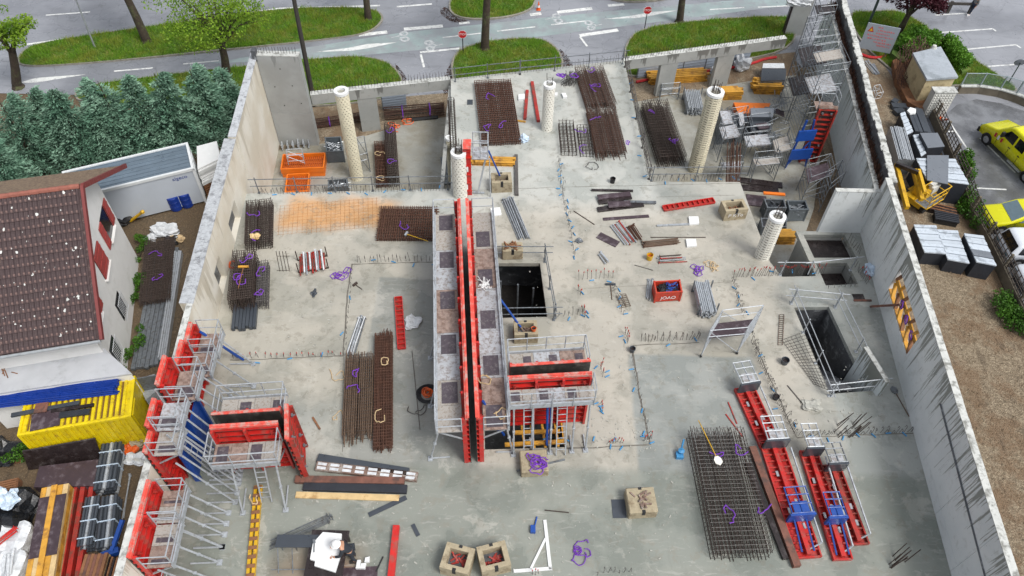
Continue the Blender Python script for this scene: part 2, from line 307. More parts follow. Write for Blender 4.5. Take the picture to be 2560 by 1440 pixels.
# ------------------------------------------------------------------ mesh helpers
class MB:
    def __init__(s): s.v = []; s.f = []
    def add(s, vs, fs):
        o = len(s.v); s.v += [tuple(v) for v in vs]; s.f += [tuple(i+o for i in f) for f in fs]; return s
    def box(s, c, d, rz=0., ry=0.):
        hx, hy, hz = d[0]/2, d[1]/2, d[2]/2
        m = Matrix.Rotation(rz, 3, 'Z') @ Matrix.Rotation(ry, 3, 'Y') if (rz or ry) else None
        vs = []
        for z in (-hz, hz):
            for x, y in ((-hx, -hy), (hx, -hy), (hx, hy), (-hx, hy)):
                p = Vector((x, y, z)); p = m @ p if m else p
                vs.append((p.x+c[0], p.y+c[1], p.z+c[2]))
        return s.add(vs, ((3, 2, 1, 0), (4, 5, 6, 7), (0, 1, 5, 4), (1, 2, 6, 5), (2, 3, 7, 6), (3, 0, 4, 7)))
    def bx(s, x0, x1, y0, y1, z0, z1): return s.box(((x0+x1)/2, (y0+y1)/2, (z0+z1)/2), (abs(x1-x0), abs(y1-y0), abs(z1-z0)))
    def bar(s, a, b, w, h=None, upv=(0, 0, 1)):
        a = Vector(a); b = Vector(b); h = h or w; d = (b-a)
        if d.length < 1e-6: return s
        d.normalize(); u = Vector(upv); sd_ = d.cross(u)
        if sd_.length < 1e-3: sd_ = d.cross(Vector((1, 0, 0)))
        sd_.normalize(); u = sd_.cross(d); vs = []
        for p in (a, b):
            for i, j in ((-1, -1), (1, -1), (1, 1), (-1, 1)): vs.append(p + sd_*(w/2*i) + u*(h/2*j))
        return s.add(vs, ((3, 2, 1, 0), (4, 5, 6, 7), (0, 1, 5, 4), (1, 2, 6, 5), (2, 3, 7, 6), (3, 0, 4, 7)))
    def tube(s, a, b, r, n=5, r2=None, caps=True):
        a = Vector(a); b = Vector(b); d = b-a
        if d.length < 1e-6: return s
        q = d.to_track_quat('Z', 'Y'); r2 = r if r2 is None else r2; vs = []
        for p, rr in ((a, r), (b, r2)):
            for i in range(n):
                t = 2*math.pi*i/n; vs.append(p + q @ Vector((math.cos(t)*rr, math.sin(t)*rr, 0)))
        fs = [(i, (i+1) % n, n+(i+1) % n, n+i) for i in range(n)]
        if caps: fs += [tuple(range(n-1, -1, -1)), tuple(range(n, 2*n))]
        return s.add(vs, fs)
    def path(s, pts, r, n=5):
        for a, b in zip(pts, pts[1:]): s.tube(a, b, r, n)
        return s
    def prism(s, poly, z0, z1):
        n = len(poly); vs = [(p[0], p[1], z0) for p in poly] + [(p[0], p[1], z1) for p in poly]
        ar = sum(poly[i][0]*poly[(i+1) % n][1]-poly[(i+1) % n][0]*poly[i][1] for i in range(n))
        fs = [tuple(range(n-1, -1, -1)), tuple(range(n, 2*n))] + [(i, (i+1) % n, n+(i+1) % n, n+i) for i in range(n)]
        if ar < 0: fs = [tuple(reversed(f)) for f in fs]
        return s.add(vs, fs)
    def hprism(s, outer, holes, z0, z1):
        allp = [list(outer)] + [list(h) for h in holes]
        tri = tessellate_polygon([[Vector((p[0], p[1], 0)) for p in l] for l in allp])
        flat = [p for l in allp for p in l]; n = len(flat)
        vs = [(p[0], p[1], z0) for p in flat] + [(p[0], p[1], z1) for p in flat]; fs = []
        for t in tri:
            a, b, c = [flat[i] for i in t]
            if (b[0]-a[0])*(c[1]-a[1])-(b[1]-a[1])*(c[0]-a[0]) < 0: t = (t[0], t[2], t[1])
            fs += [(t[0]+n, t[1]+n, t[2]+n), (t[2], t[1], t[0])]
        o = 0
        for l in allp:
            for i in range(len(l)): fs.append((o+i, o+(i+1) % len(l), n+o+(i+1) % len(l), n+o+i))
            o += len(l)
        return s.add(vs, fs)
    def lathe(s, prof, n=16, c=(0, 0, 0)):
        vs = []
        for r, z in prof:
            for i in range(n):
                t = 2*math.pi*i/n; vs.append((c[0]+r*math.cos(t), c[1]+r*math.sin(t), c[2]+z))
        fs = []
        for k in range(len(prof)-1):
            for i in range(n): fs.append((k*n+i, k*n+(i+1) % n, (k+1)*n+(i+1) % n, (k+1)*n+i))
        return s.add(vs, fs)
    def sheet(s, pts):
        if len(pts) <= 4: return s.add(pts, [tuple(range(len(pts)))])
        fs = []
        for t in tessellate_polygon([[Vector((p[0], p[1], 0)) for p in pts]]):
            a, b, c = [pts[i] for i in t]
            fs.append(t if (b[0]-a[0])*(c[1]-a[1])-(b[1]-a[1])*(c[0]-a[0]) > 0 else (t[0], t[2], t[1]))
        return s.add(pts, fs)
    def mesh(s, name, mat, smooth=False):
        me = bpy.data.meshes.new(name); me.from_pydata(s.v, [], s.f); me.update()
        me.materials.append(MATS[mat] if isinstance(mat, str) else mat)
        if smooth:
            for p in me.polygons: p.use_smooth = True
        return me
def link(name, me, parent=None):
    o = bpy.data.objects.new(name, me); C.objects.link(o)
    if parent is not None: o.parent = parent
    return o
def part(parent, name, mb, mat, label=None, smooth=False):
    o = link(name, mb.mesh(name, mat, smooth), parent)
    if label: o['label'] = label
    return o
def tag(o, label, cat, group=None):
    o['label'] = label; o['category'] = cat
    if group: o['group'] = group
    return o
def thing(name, label, cat, loc=(0, 0, 0), rz=0., group=None):
    o = bpy.data.objects.new(name, None); C.objects.link(o); o.location = loc; o.rotation_euler = (0, 0, rz); o.empty_display_size = .2
    return tag(o, label, cat, group)
def solo(name, label, cat, mb, mat, group=None, loc=(0, 0, 0), rz=0., smooth=False):
    o = link(name, mb.mesh(name, mat, smooth)); o.location = loc; o.rotation_euler = (0, 0, rz); return tag(o, label, cat, group)
def struct(name, mb, mat):
    o = link(name, mb.mesh(name, mat)); o['kind'] = 'structure'; return o
def copies(parent, name, me, places):
    for p in places:
        o = link(name, me, parent); o.location = p[:3]
        if len(p) > 3: o.rotation_euler = (0, 0, p[3])
def fr(a, b, z=0.):
    "frame from photo point a to photo point b at level z: origin, heading, length"
    A = G(a[0], a[1], z); B = G(b[0], b[1], z); d = B-A
    return A, math.atan2(d.y, d.x), d.length
def quad(q, z=0.):
    "frame of a rough rectangle given by photo corners far-left, far-right, near-right, near-left: x runs far to near"
    A, B, Cc, D = [G(p[0], p[1], z) for p in q]; f = (A+B)/2; n = (Cc+D)/2; d = n-f
    return f, math.atan2(d.y, d.x), d.length, ((B-A).length+(Cc-D).length)/2
def numesh(name, v, f, mat, tone=None, parent=None):
    me = bpy.data.meshes.new(name); nv, nf = len(v), len(f); k = f.shape[1]
    me.vertices.add(nv); me.vertices.foreach_set('co', v.astype(np.float32).ravel())
    me.loops.add(nf*k); me.loops.foreach_set('vertex_index', f.astype(np.int32).ravel())
    me.polygons.add(nf); me.polygons.foreach_set('loop_start', np.arange(0, nf*k, k, dtype=np.int32))
    me.polygons.foreach_set('loop_total', np.full(nf, k, dtype=np.int32))
    if tone is not None:
        a = me.attributes.new('tone', 'FLOAT', 'POINT'); a.data.foreach_set('value', tone.astype(np.float32))
    me.materials.append(MATS[mat]); me.update(calc_edges=True); me.validate()
    return link(name, me, parent)
def text_mesh(s, size, mat, ext=.002):
    cu = bpy.data.curves.new('lettering', 'FONT'); cu.body = s; cu.size = size; cu.extrude = ext; cu.align_x = 'CENTER'; cu.align_y = 'CENTER'
    o = bpy.data.objects.new('lettering', cu); C.objects.link(o); dg = bpy.context.evaluated_depsgraph_get()
    me = bpy.data.meshes.new_from_object(o.evaluated_get(dg)); me.materials.clear(); me.materials.append(MATS[mat])
    bpy.data.objects.remove(o); return me
# ================================================================== SETTING
def world(pts, z): return [G(x, y, z) for x, y in pts]
m = MB(); m.sheet([(-400, -300, ZG-.03), (400, -300, ZG-.03), (400, 500, ZG-.03), (-400, 500, ZG-.03)]); struct('ground', m, 'earth')
m = MB(); m.sheet([(-300, 42.6, ZG), (-16.2, 44.5, ZG), (-12, 43.2, ZG), (21, 51, ZG), (23, 44, ZG), (25.4, 40.8, ZG), (30, 33, ZG), (33, 24, ZG), (36, 8, ZG), (300, 8, ZG), (300, 300, ZG), (-300, 300, ZG)])
struct('road', m, 'asphalt')
m = MB(); m.sheet([(p.x, p.y, ZG+.003) for p in [G(*q, ZG) for q in [(2392, 262), (2440, 248), (2500, 258), (2600, 290), (2760, 420), (2760, 900), (2560, 800), (2440, 520), (2350, 300)]]]); struct('car_park', m, 'dark asphalt')
# gravel laid along the right of the building and behind it
gp = world([(2160, 110), (2215, 170), (2330, 330), (2400, 480), (2470, 640), (2560, 830)], ZG) + [Vector((30, 8, ZG)), Vector((14, 4, ZG))] + world([(2100, 520), (2000, 170)], ZG)
m = MB(); m.sheet([(p.x, p.y, ZG+.004) for p in gp]); struct('gravel_path', m, 'gravel')
gp = world([(640, 392), (800, 380), (1128, 330), (1560, 300), (2000, 260), (1990, 130), (1560, 178), (1120, 232), (780, 262)], ZG)
m = MB(); m.sheet([(p.x, p.y, ZG+.006) for p in gp]); struct('gravel_strip', m, 'gravel')
lf = world([(690, 376), (890, 347), (1040, 303), (1120, 292), (1580, 257), (1760, 222), (1900, 199), (1990, 188), (2058, 330), (2035, 520)], ZG)
lf = [(p.x, p.y) for p in lf] + [(16, 29), (17.2, 26), (16.6, 7), (-13, 7), (-15, 30), (-15.9, 41)]
m = MB(); m.sheet([(x, y, ZG+.012) for x, y in lf]); struct('lower_floor', m, 'lower concrete')
# ---- deck slab with its openings
def xin(y): return -13.24-.081*(y-9)      # inner face of the left wall
def xr(y): return 17.45+.0783*(y-10.84)   # inner face of the right wall
hole_sq = world([(1229, 658), (1350, 658), (1368, 792), (1240, 795)], 0)
hole_form = world([(1212, 1040), (1405, 1040), (1412, 1118), (1212, 1124)], 0)
hole_stair = [Vector((14.15, 24.1, 0)), Vector((15.92, 24.2, 0)), Vector((16.35, 20.9, 0)), Vector((16.75, 19.3, 0)), Vector((14.72, 19.06, 0))]
pit1 = [Vector((15.75, 29.2, 0)), Vector((18.0, 29.25, 0)), Vector((18.2, 27.6, 0)), Vector((15.95, 27.5, 0))]
pit2 = [Vector((15.95, 27.1, 0)), Vector((17.6, 27.2, 0)), Vector((17.82, 25.75, 0)), Vector((16.1, 25.6, 0))]
out = [(xin(4), 4), (xr(4), 4), (xr(29.5), 29.5), (15.4, 29.45)] + [(p.x, p.y) for p in world([(2040, 690), (1955, 692), (1925, 655), (1850, 455), (1625, 455), (1560, 150), (1127, 197), (1127, 472), (637, 483)], 0)] + [(xin(31.3), 31.3)]
m = MB(); m.hprism(out, [[(p.x, p.y) for p in h] for h in (hole_sq, hole_form, hole_stair, pit1, pit2)], -.24, 0)
slab = struct('floor_slab', m, 'deck concrete')
# edge drop beam under the deck
m = MB()
for a, b in (((-4.15, 31.9), (-4.35, 42.2)), ((7.2, 44.8), (7.7, 33.3)), ((-14.4, 31.1), (-4.4, 31.8)), ((8, 33), (12.8, 33.1))): m.bar((*a, -.45), (*b, -.45), .22, .4)
part(slab, 'edge_beam', m, 'frame concrete')
# shaft walls below the two pits and the stair walls
m = MB()
for pit in (pit1, pit2):
    for i in range(4):
        a = pit[i]; b = pit[(i+1) % 4]; c = (pit[0]+pit[2])/2; n = ((a+b)/2-c); n.z = 0; n.normalize()
        m.bar(a+n*.1+Vector((0, 0, -1.85)), b+n*.1+Vector((0, 0, -1.85)), .18, 3.1)
part(slab, 'shaft_wall', m, 'frame concrete')
m = MB(); m.prism([(p.x, p.y) for p in pit1], -.55, -.45); part(slab, 'shaft_formwork_floor', m, 'dark ply')
m = MB(); m.prism([(p.x, p.y) for p in pit2], -.95, -.85); part(slab, 'shaft_formwork_floor', m, 'dark ply')
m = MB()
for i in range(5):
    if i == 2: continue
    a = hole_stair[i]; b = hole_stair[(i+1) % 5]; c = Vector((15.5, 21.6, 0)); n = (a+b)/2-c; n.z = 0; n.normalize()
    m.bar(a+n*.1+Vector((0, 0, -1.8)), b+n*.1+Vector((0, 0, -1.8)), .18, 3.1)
part(slab, 'stair_wall', m, 'dark wet and shaded concrete')  # wet walls; the stairwell's shade is put into their colour too
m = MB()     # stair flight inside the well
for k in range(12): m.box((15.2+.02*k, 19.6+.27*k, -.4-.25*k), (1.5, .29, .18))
part(slab, 'stair_flight', m, 'dark wet and shaded concrete')  # flight coloured darker to carry the shade of the well
m = MB()
for p in hole_sq[:2]: pass
for x, y in ((-.6, 25.6), (.3, 25.4), (1.1, 25.2), (1.5, 22.8), (.1, 23.4)): m.tube((x, y, ZG), (x, y, -.3), .05, 6)
part(slab, 'prop_below', m, 'dull galvanised')
m = MB(); m.sheet([(-5, 17.5, ZG+.02), (5, 17.5, ZG+.02), (5, 28, ZG+.02), (-5, 28, ZG+.02)]); part(slab, 'shade_floor', m, 'floor shade')  # dark sheet laid over the lower floor as painted shade
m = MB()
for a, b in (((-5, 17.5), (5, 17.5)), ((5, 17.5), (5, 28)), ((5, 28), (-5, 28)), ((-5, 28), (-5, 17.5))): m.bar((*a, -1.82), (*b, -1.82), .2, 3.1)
part(slab, 'light_block_wall', m, 'dark wet and shaded concrete')  # walls added below deck to keep light out, shade in their colour
m = MB(); m.sheet([(13, 17, ZG+.02), (17.2, 17, ZG+.02), (17.4, 25, ZG+.02), (13, 25, ZG+.02)]); part(slab, 'stair_floor', m, 'lower concrete')
# construction joints between pours
for pts, w in (([(880, 660), (1088, 655)], .05), ([(880, 660), (868, 740), (858, 890)], .07), ([(575, 901), (858, 890)], .05), ([(1580, 864), (1748, 856)], .06), ([(1580, 864), (1598, 980), (1626, 1112)], .08), ([(1886, 856), (1942, 985), (1992, 1094)], .05), ([(1992, 1094), (2288, 1083)], .05), ([(1412, 1122), (1622, 1112)], .06), ([(1400, 468), (1850, 458)], .025), ([(1640, 492), (1838, 488)], .02), ([(858, 890), (856, 1130)], .02), ([(1128, 478), (1395, 468)], .02), ([(1470, 720), (1830, 705)], .015), ([(2160, 580), (2205, 700), (2292, 1090)], .06)):
    m = MB(); P = []
    for a, b in zip(pts, pts[1:]):
        A, B = G(*a, 0), G(*b, 0); k = max(2, int((B-A).length/.4)); P += [A.lerp(B, i/k)+Vector((random.uniform(-.025, .025), random.uniform(-.025, .025), 0)) for i in range(k)]
    P.append(G(*pts[-1], 0))
    for a, b in zip(P, P[1:]): m.bar(a+Vector((0, 0, .003)), b+Vector((0, 0, .003)), w*random.uniform(.6, 1.2), .004)
    part(slab, 'pour_joint', m, 'joint line')
# ---- left boundary wall in three lengths
def wall_along(name, label, ys, off, th, z0, z1, mat, topmat, plen=2.4, openings=(), topname='coping', rows=None, xf=xin, side=-1):
    y0, y1 = ys; xm = xf((y0+y1)/2)
    w = thing(name, label, 'wall', (xm, (y0+y1)/2, z0))
    O = w.location
    # core, recessed behind the cast panels
    m = MB()
    brk = sorted({y0, y1, *[v for o in openings for v in o[:2]]})
    for a, b in zip(brk, brk[1:]):
        op = [o for o in openings if o[0] <= a+1e-6 and o[1] >= b-1e-6]
        zs = [(z0, z1-.02)] if not op else [(z0, op[0][2]), (op[0][3], z1-.02)]
        for u, v in zs:
            if v-u < .02: continue
            pa = (xf(a)+side*(off+.02), a); pb = (xf(b)+side*(off+.02), b); pc = (xf(b)+side*(off+th), b); pd = (xf(a)+side*(off+th), a)
            m.prism([(p[0]-O.x, p[1]-O.y) for p in (pa, pb, pc, pd)], u-O.z, v-O.z)
    part(w, 'core', m, mat)
    # cast panels, one object each
    n = max(1, round((y1-y0)/plen)); edges = [y0+(y1-y0)*i/n for i in range(n+1)]
    edges = sorted({*edges, *[v for o in openings for v in o[:2]]}); rows = rows or [z0, z1-.02]
    for a, b in zip(edges, edges[1:]):
        if b-a < .05: continue
        zz = list(rows); op = [o for o in openings if o[0] <= a+1e-6 and o[1] >= b-1e-6]
        if op: zz = sorted({*[z for z in zz if not op[0][2] < z < op[0][3]], op[0][2], op[0][3]})
        for u, v in zip(zz, zz[1:]):
            if op and u >= op[0][2]-1e-6 and v <= op[0][3]+1e-6: continue
            mb = MB(); g_ = .006; j = random.uniform(0, .006)
            pts = [(xf(a+g_)+side*(off-j), a+g_), (xf(b-g_)+side*(off-j), b-g_), (xf(b-g_)+side*(off+.03), b-g_), (xf(a+g_)+side*(off+.03), a+g_)]
            mb.prism([(p[0]-O.x, p[1]-O.y) for p in pts], u+g_-O.z, v-O.z-.002); part(w, 'panel', mb, mat)
    mb = MB(); k = int((y1-y0)/.8)+1
    for i in range(k):
        a = y0+(y1-y0)*i/k; b = y0+(y1-y0)*(i+1)/k; j = random.uniform(-.012, .012)
        pts = [(xf(a)+side*(off-.012), a), (xf(b)+side*(off-.012), b), (xf(b)+side*(off+th+.01), b), (xf(a)+side*(off+th+.01), a)]
        mb.prism([(p[0]-O.x, p[1]-O.y) for p in pts], z1-.02-O.z, z1+.012+j-O.z)
    part(w, topname, mb, topmat)
    return w
wl1 = wall_along('boundary_wall', 'pale new concrete wall beside the red formwork at the lower left', (5, 21.05), 0., .26, ZG, 3.0, 'old wall concrete', 'wall top', 2.4, rows=[ZG, 0, 2.98])
wl2 = wall_along('boundary_wall', 'cream concrete wall with broad grey top next to the dirt lane', (21.06, 32.4), -.02, .62, ZG, 3.0, 'old wall concrete', 'rough top', 1.9, ((27.6, 29.4, 0.01, 1.35), (24.0, 25.2, .01, 1.6)), rows=[ZG, 0, 1.5, 2.98])
wl3 = wall_along('boundary_wall', 'tall cream wall with serrated top by the conifer hedge', (32.41, 40.6), -.05, .42, ZG, 3.12, 'old wall concrete', 'rough top', 2.6, rows=[ZG, -.2, 3.1])
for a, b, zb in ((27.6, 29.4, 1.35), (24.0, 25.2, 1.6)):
    m = MB(); m.prism([(xin(a)-.3-xin(26.73), a-26.73), (xin(b)-.3-xin(26.73), b-26.73), (xin(b)-.36-xin(26.73), b-26.73), (xin(a)-.36-xin(26.73), a-26.73)], 3.4, zb+3.4); part(wl2, 'dark_opening_infill', m, 'dark wet and shaded concrete')  # dark panels added to fill and darken the open doorways
m = MB()     # key strip cast on the broad top
for i in range(28):
    y = 21.3+i*.38; m.bx(xin(y)-.42-xin(26.7), xin(y)-.2-xin(26.7), y-26.73-.17, y-26.73+.17, 6.413, 6.43)
part(wl2, 'key_strip', m, 'rough top')
# pier at the far left corner
A = G(700, 362, ZG); B = G(797, 362, ZG)
t = thing('concrete_pier', 'tall plain grey concrete pier at the corner behind the orange bins', 'pier', ((A.x+B.x)/2, A.y, ZG))
wd = (B-A).length
m = MB(); m.bx(-wd/2, wd/2, 0, .5, 0, 2.6); part(t, 'lower_lift', m, 'pier concrete')
m = MB(); m.bx(-wd/2, wd/2, .012, .5, 2.612, 6.75); part(t, 'upper_lift', m, 'pier concrete')
m = MB(); m.bx(-wd/2, wd/2, .0, .5, 6.76, 6.82); part(t, 'cap', m, 'wall top')
m = MB(); m.bx(-wd/2-.22, -wd/2+.05, -.02, .4, 6.4, 7.1); part(t, 'corner_stub', m, 'dark wet and shaded concrete')
m = MB()
for i in range(14): m.tube((-wd/2+.15+i*.17, .25, 6.8), (-wd/2+.15+i*.17+random.uniform(-.03, .03), .25, 7.25), .012, 4)
part(t, 'starter_bars', m, 'rebar dark')
for x, z in ((-.6, 4.6), (.5, 4.7), (-.3, 3.2), (.8, 3.4), (.0, 5.9)):
    m = MB(); m.tube((x, -.004, z), (x, .02, z), .035, 8); part(t, 'tie_hole', m, 'black rubber')
# ---- front edge beams on their columns
def edge_beam(label, a, b, cols, dep=.75):
    A = G(*a, 0); B = G(*b, 0); d = B-A; L = d.length; rz = math.atan2(d.y, d.x)
    t = thing('edge_beam', label, 'beam', (A.x, A.y, 0), rz)
    m = MB(); m.bx(0, L, 0, .42, -dep, -.012); part(t, 'beam_body', m, 'frame concrete')
    m = MB(); m.bx(-.002, L+.002, -.004, .424, -.012, .004); part(t, 'beam_top', m, 'wall top')
    m = MB(); k = int(L/.2)
    for i in range(k):
        for y in (.08, .34): m.tube((i*.2+.1, y, 0), (i*.2+.1+random.uniform(-.04, .04), y+random.uniform(-.03, .03), random.uniform(.35, .55)), .01, 4)
    part(t, 'starter_bars', m, 'rebar dark')
    for px, w in cols:
        p = G(*px, ZG); q = Matrix.Rotation(-rz, 3, 'Z') @ (p-Vector((A.x, A.y, ZG)))
        m = MB(); m.bx(q.x-w/2, q.x+w/2, .03, .39, ZG, -dep); part(t, 'column', m, 'frame concrete')
    return t
edge_beam('grey concrete edge beam above the rusty mesh rolls near the white column', (776, 238), (1126, 199), (((932, 344), 1.25),))
edge_beam('grey concrete edge beam on two columns in front of the grass verge', (1561, 152), (1968, 96), (((1667, 252), 1.25), ((1800, 224), 1.25)))
# ---- right boundary: double wall at the back, single wall in front
def xr2(y): return 21.0+.111*(y-37.6)
wr2 = wall_along('boundary_wall', 'double concrete wall topped by a strip of rusty bars behind the scaffold tower', (32.2, 52.6), 0., .28, ZG, .38, 'low wall concrete', 'wall top', 2.6, rows=[ZG, -1.2, .36], xf=xr2, side=1)
O = wr2.location
m = MB()
for i in range(14):      # dark outer leaf and its broken pale coping
    a = 32.2+i*1.457; b = a+1.457
    m.prism([(xr2(a)+.55-O.x, a-O.y), (xr2(b)+.55-O.x, b-O.y), (xr2(b)+.84-O.x, b-O.y), (xr2(a)+.84-O.x, a-O.y)], 0, 4.6)
part(wr2, 'outer_leaf', m, 'dark wet and shaded concrete')
m = MB()
for i in range(52):
    a = 32.2+i*.392; b = a+.392; j = random.uniform(-.03, .05); w = random.uniform(-.1, .03)
    m.prism([(xr2(a)+.53+w-O.x, a-O.y), (xr2(b)+.53+w-O.x, b-O.y), (xr2(b)+.88-O.x, b-O.y), (xr2(a)+.88-O.x, a-O.y)], 4.6, 4.68+j)
part(wr2, 'coping_lump', m, 'wall top')
m = MB(); m.prism([(xr2(32.2)+.29-O.x, 32.2-O.y), (xr2(52.6)+.29-O.x, 52.6-O.y), (xr2(52.6)+.54-O.x, 52.6-O.y), (xr2(32.2)+.54-O.x, 32.2-O.y)], .5, 3.7); part(wr2, 'infill', m, 'dark ply')
m = MB()
for i in range(1100):
    y = random.uniform(32.3, 52.4); x = xr2(y)+random.uniform(.2, .53)-O.x; h = random.uniform(.12, .5)
    m.tube((x, y-O.y, 3.7), (x+random.uniform(-.12, .12), y-O.y+random.uniform(-.15, .15), 3.7+h), .015, 3)
o = part(wr2, 'starter_bars', m, 'rebar rust'); o['kind'] = 'stuff'
WIN = (20.55, 24.5, 1.12, 2.62)
wr1 = wall_along('boundary_wall', 'long streaked grey concrete wall with a braced window opening', (4, 29.75), 0., .28, ZG, 3.72, 'wall concrete', 'wall top', 2.45, (WIN,), rows=[ZG, 0, .55, 3.7], xf=xr, side=1)
O = wr1.location     # timber bracing in the window opening
wy0, wy1, wz0, wz1 = WIN
def inwin(y, z, dx=.14): return (xr(y)+dx-O.x, y-O.y, z-O.z)
zc = (wz0+wz1)/2
m = MB(); m.bar(inwin(wy0, zc, .16), inwin(wy1, zc, .16), .06, .26, (0, 0, 1)); part(wr1, 'brace_board', m, 'timber yellow')
nb_ = 6
for k in range(nb_):
    ya = wy0+(wy1-wy0)*k/nb_; yb = wy0+(wy1-wy0)*(k+.8)/nb_
    m = MB(); m.bar(inwin(ya+.08, wz0+.02, .1), inwin(yb, zc-.1, .12), .1, .16, (1, 0, 0)); part(wr1, 'brace_board', m, 'timber yellow' if k % 2 else 'old timber')
    m = MB(); m.bar(inwin(ya+.3, wz1-.02, .1), inwin(yb+.05, zc+.1, .12), .1, .16, (1, 0, 0)); part(wr1, 'brace_board', m, 'old timber' if k % 2 else 'timber yellow')
m = MB()
for z in (wz0+.03, wz1-.03): m.bar(inwin(wy0, z, .14), inwin(wy1, z, .14), .2, .05)
part(wr1, 'window_form', m, 'timber yellow')
m = MB()
for k in range(3):
    y = wy0+.6+k*.9
    m.path([inwin(y+.2*math.sin(a*1.3), zc+.2*math.cos(a*1.1), .05) for a in range(6)], .03, 4)
part(wr1, 'sling', m, 'purple sling')
m = MB(); a_ = G(2178, 766, .08)-O; m.bar(a_, inwin((wy0+wy1)/2+.4, zc, .0), .16, .1); part(wr1, 'raking_prop', m, 'brown beam')
m = MB(); m.tube((xr(16.5)-.012-O.x, 17-O.y, 2.7-O.z), (xr(8)-.012-O.x, 8-O.y, 2.1-O.z), .035, 5); part(wr1, 'mortar_seam', m, 'dark wet and shaded concrete')
# cross walls
t = thing('cross_wall', 'short streaked concrete wall joining the long right wall', 'wall', (16.6, 29.42, 0))
m = MB(); m.bx(0, xr(29.5)-16.6-.01, 0, .24, -.3, 2.98); part(t, 'panel', m, 'wall concrete')
m = MB(); m.bx(-.01, xr(29.5)-16.6-.012, -.012, .25, 2.98, 3.02); part(t, 'coping', m, 'wall top')
t = thing('stair_parapet', 'low stained concrete wall standing beside the open stairwell', 'wall', (16.35, 20.9, 0), math.atan2(-1.75, .42))
m = MB(); m.bx(0, 1.95, 0, .2, -3.2, 1.15); part(t, 'panel', m, 'low wall concrete')
m = MB(); m.bx(-.008, 1.96, -.008, .21, 1.15, 1.18); part(t, 'coping', m, 'wall top')
# far end wall closing the corner
A = G(1968, 110, ZG)
t = thing('end_wall', 'tall grey concrete wall end behind the stair tower with a dark plank at its edge', 'wall', (A.x, A.y, ZG))
m = MB(); m.bx(0, xr2(50)-A.x-.05, 1.2, 1.5, 0, 6.9); part(t, 'panel', m, 'pier concrete')
m = MB(); m.bx(-.16, -.004, 1.15, 1.45, 0, 6.8); part(t, 'edge_plank', m, 'dark ply')
# ================================================================== STREET
def smooth_poly(pts, it=2):
    for _ in range(it):
        q = []
        for i in range(len(pts)):
            a = pts[i]; b = pts[(i+1) % len(pts)]; q += [a*.75+b*.25, a*.25+b*.75]
        pts = q
    return pts
def inside(poly, x, y):
    px = np.array([p[0] for p in poly]); py = np.array([p[1] for p in poly]); r = np.zeros(len(x), bool); j = len(px)-1
    for i in range(len(px)):
        c = ((py[i] > y) != (py[j] > y)) & (x < (px[j]-px[i])*(y-py[i])/(py[j]-py[i]+1e-12)+px[i]); r ^= c; j = i
    return r
def blades(name, poly, dens, z, h=(.12, .32), w=.022, mat='grass blades', label=None, parent=None):
    xs = [p[0] for p in poly]; ys = [p[1] for p in poly]; n = int((max(xs)-min(xs))*(max(ys)-min(ys))*dens)
    x = rng.uniform(min(xs), max(xs), n); y = rng.uniform(min(ys), max(ys), n); k = inside(poly, x, y); x, y = x[k], y[k]; n = len(x)
    cl = np.sin(x*1.9)*np.cos(y*2.3)*.5+.5
    hh = rng.uniform(*h, n)*(.55+.75*cl); a = rng.uniform(0, 6.283, n); dx, dy = np.cos(a)*w, np.sin(a)*w; lx, ly = rng.normal(0, .35, n)*hh, rng.normal(0, .35, n)*hh
    v = np.empty((n, 3, 3)); v[:, 0] = np.c_[x-dx, y-dy, np.full(n, z)]; v[:, 1] = np.c_[x+dx, y+dy, np.full(n, z)]; v[:, 2] = np.c_[x+lx, y+ly, z+hh]
    o = numesh(name, v.reshape(-1, 3), np.arange(3*n).reshape(-1, 3), mat, np.repeat(np.clip(rng.uniform(0, 1, n)*.6+.4*cl, 0, 1), 3), parent)
    o['kind'] = 'stuff'
    if label: o['label'] = label
    return o
ISL = [
 ('long grass island between the main road and the cycle lane', [(42, 152), (62, 122), (130, 104), (370, 68), (700, 22), (900, 20), (952, 30), (962, 52), (930, 82), (860, 96), (560, 128), (300, 154), (110, 168), (50, 166)]),
 ('grass island by the traffic cone', [(1118, 18), (1135, -20), (1335, -25), (1342, 8), (1325, 30), (1262, 48), (1180, 52), (1132, 42)]),
 ('round grass island with a tree in front of the deck edge', [(1128, 190), (1128, 150), (1150, 124), (1205, 106), (1290, 96), (1360, 98), (1395, 122), (1412, 160), (1400, 200), (1260, 225), (1140, 225)]),
 ('grass verge behind the left edge beam', [(180, 222), (340, 198), (620, 166), (770, 150), (880, 142), (950, 148), (992, 172), (1012, 208), (1002, 246), (780, 272), (560, 268), (200, 268)]),
 ('grass verge behind the right edge beam', [(1556, 150), (1566, 105), (1592, 80), (1650, 63), (1780, 49), (1975, 40), (1998, 60), (1975, 135), (1750, 165), (1560, 205)]),
 ('grass strip at the top edge of the street', [(1505, -8), (1545, 8), (1650, 6), (1710, -15), (1520, -35)]),
 ('grass bank under the purple tree', [(2112, 32), (2180, 30), (2240, 26), (2290, 50), (2380, 118), (2492, 186), (2560, 238), (2470, 226), (2380, 214), (2300, 236), (2215, 170), (2150, 110)]),
]
def road_feature(name, mb, mat, parent=None):
    o = link(name, mb.mesh(name, mat), parent)
    if parent is None: o['kind'] = 'structure'
    return o
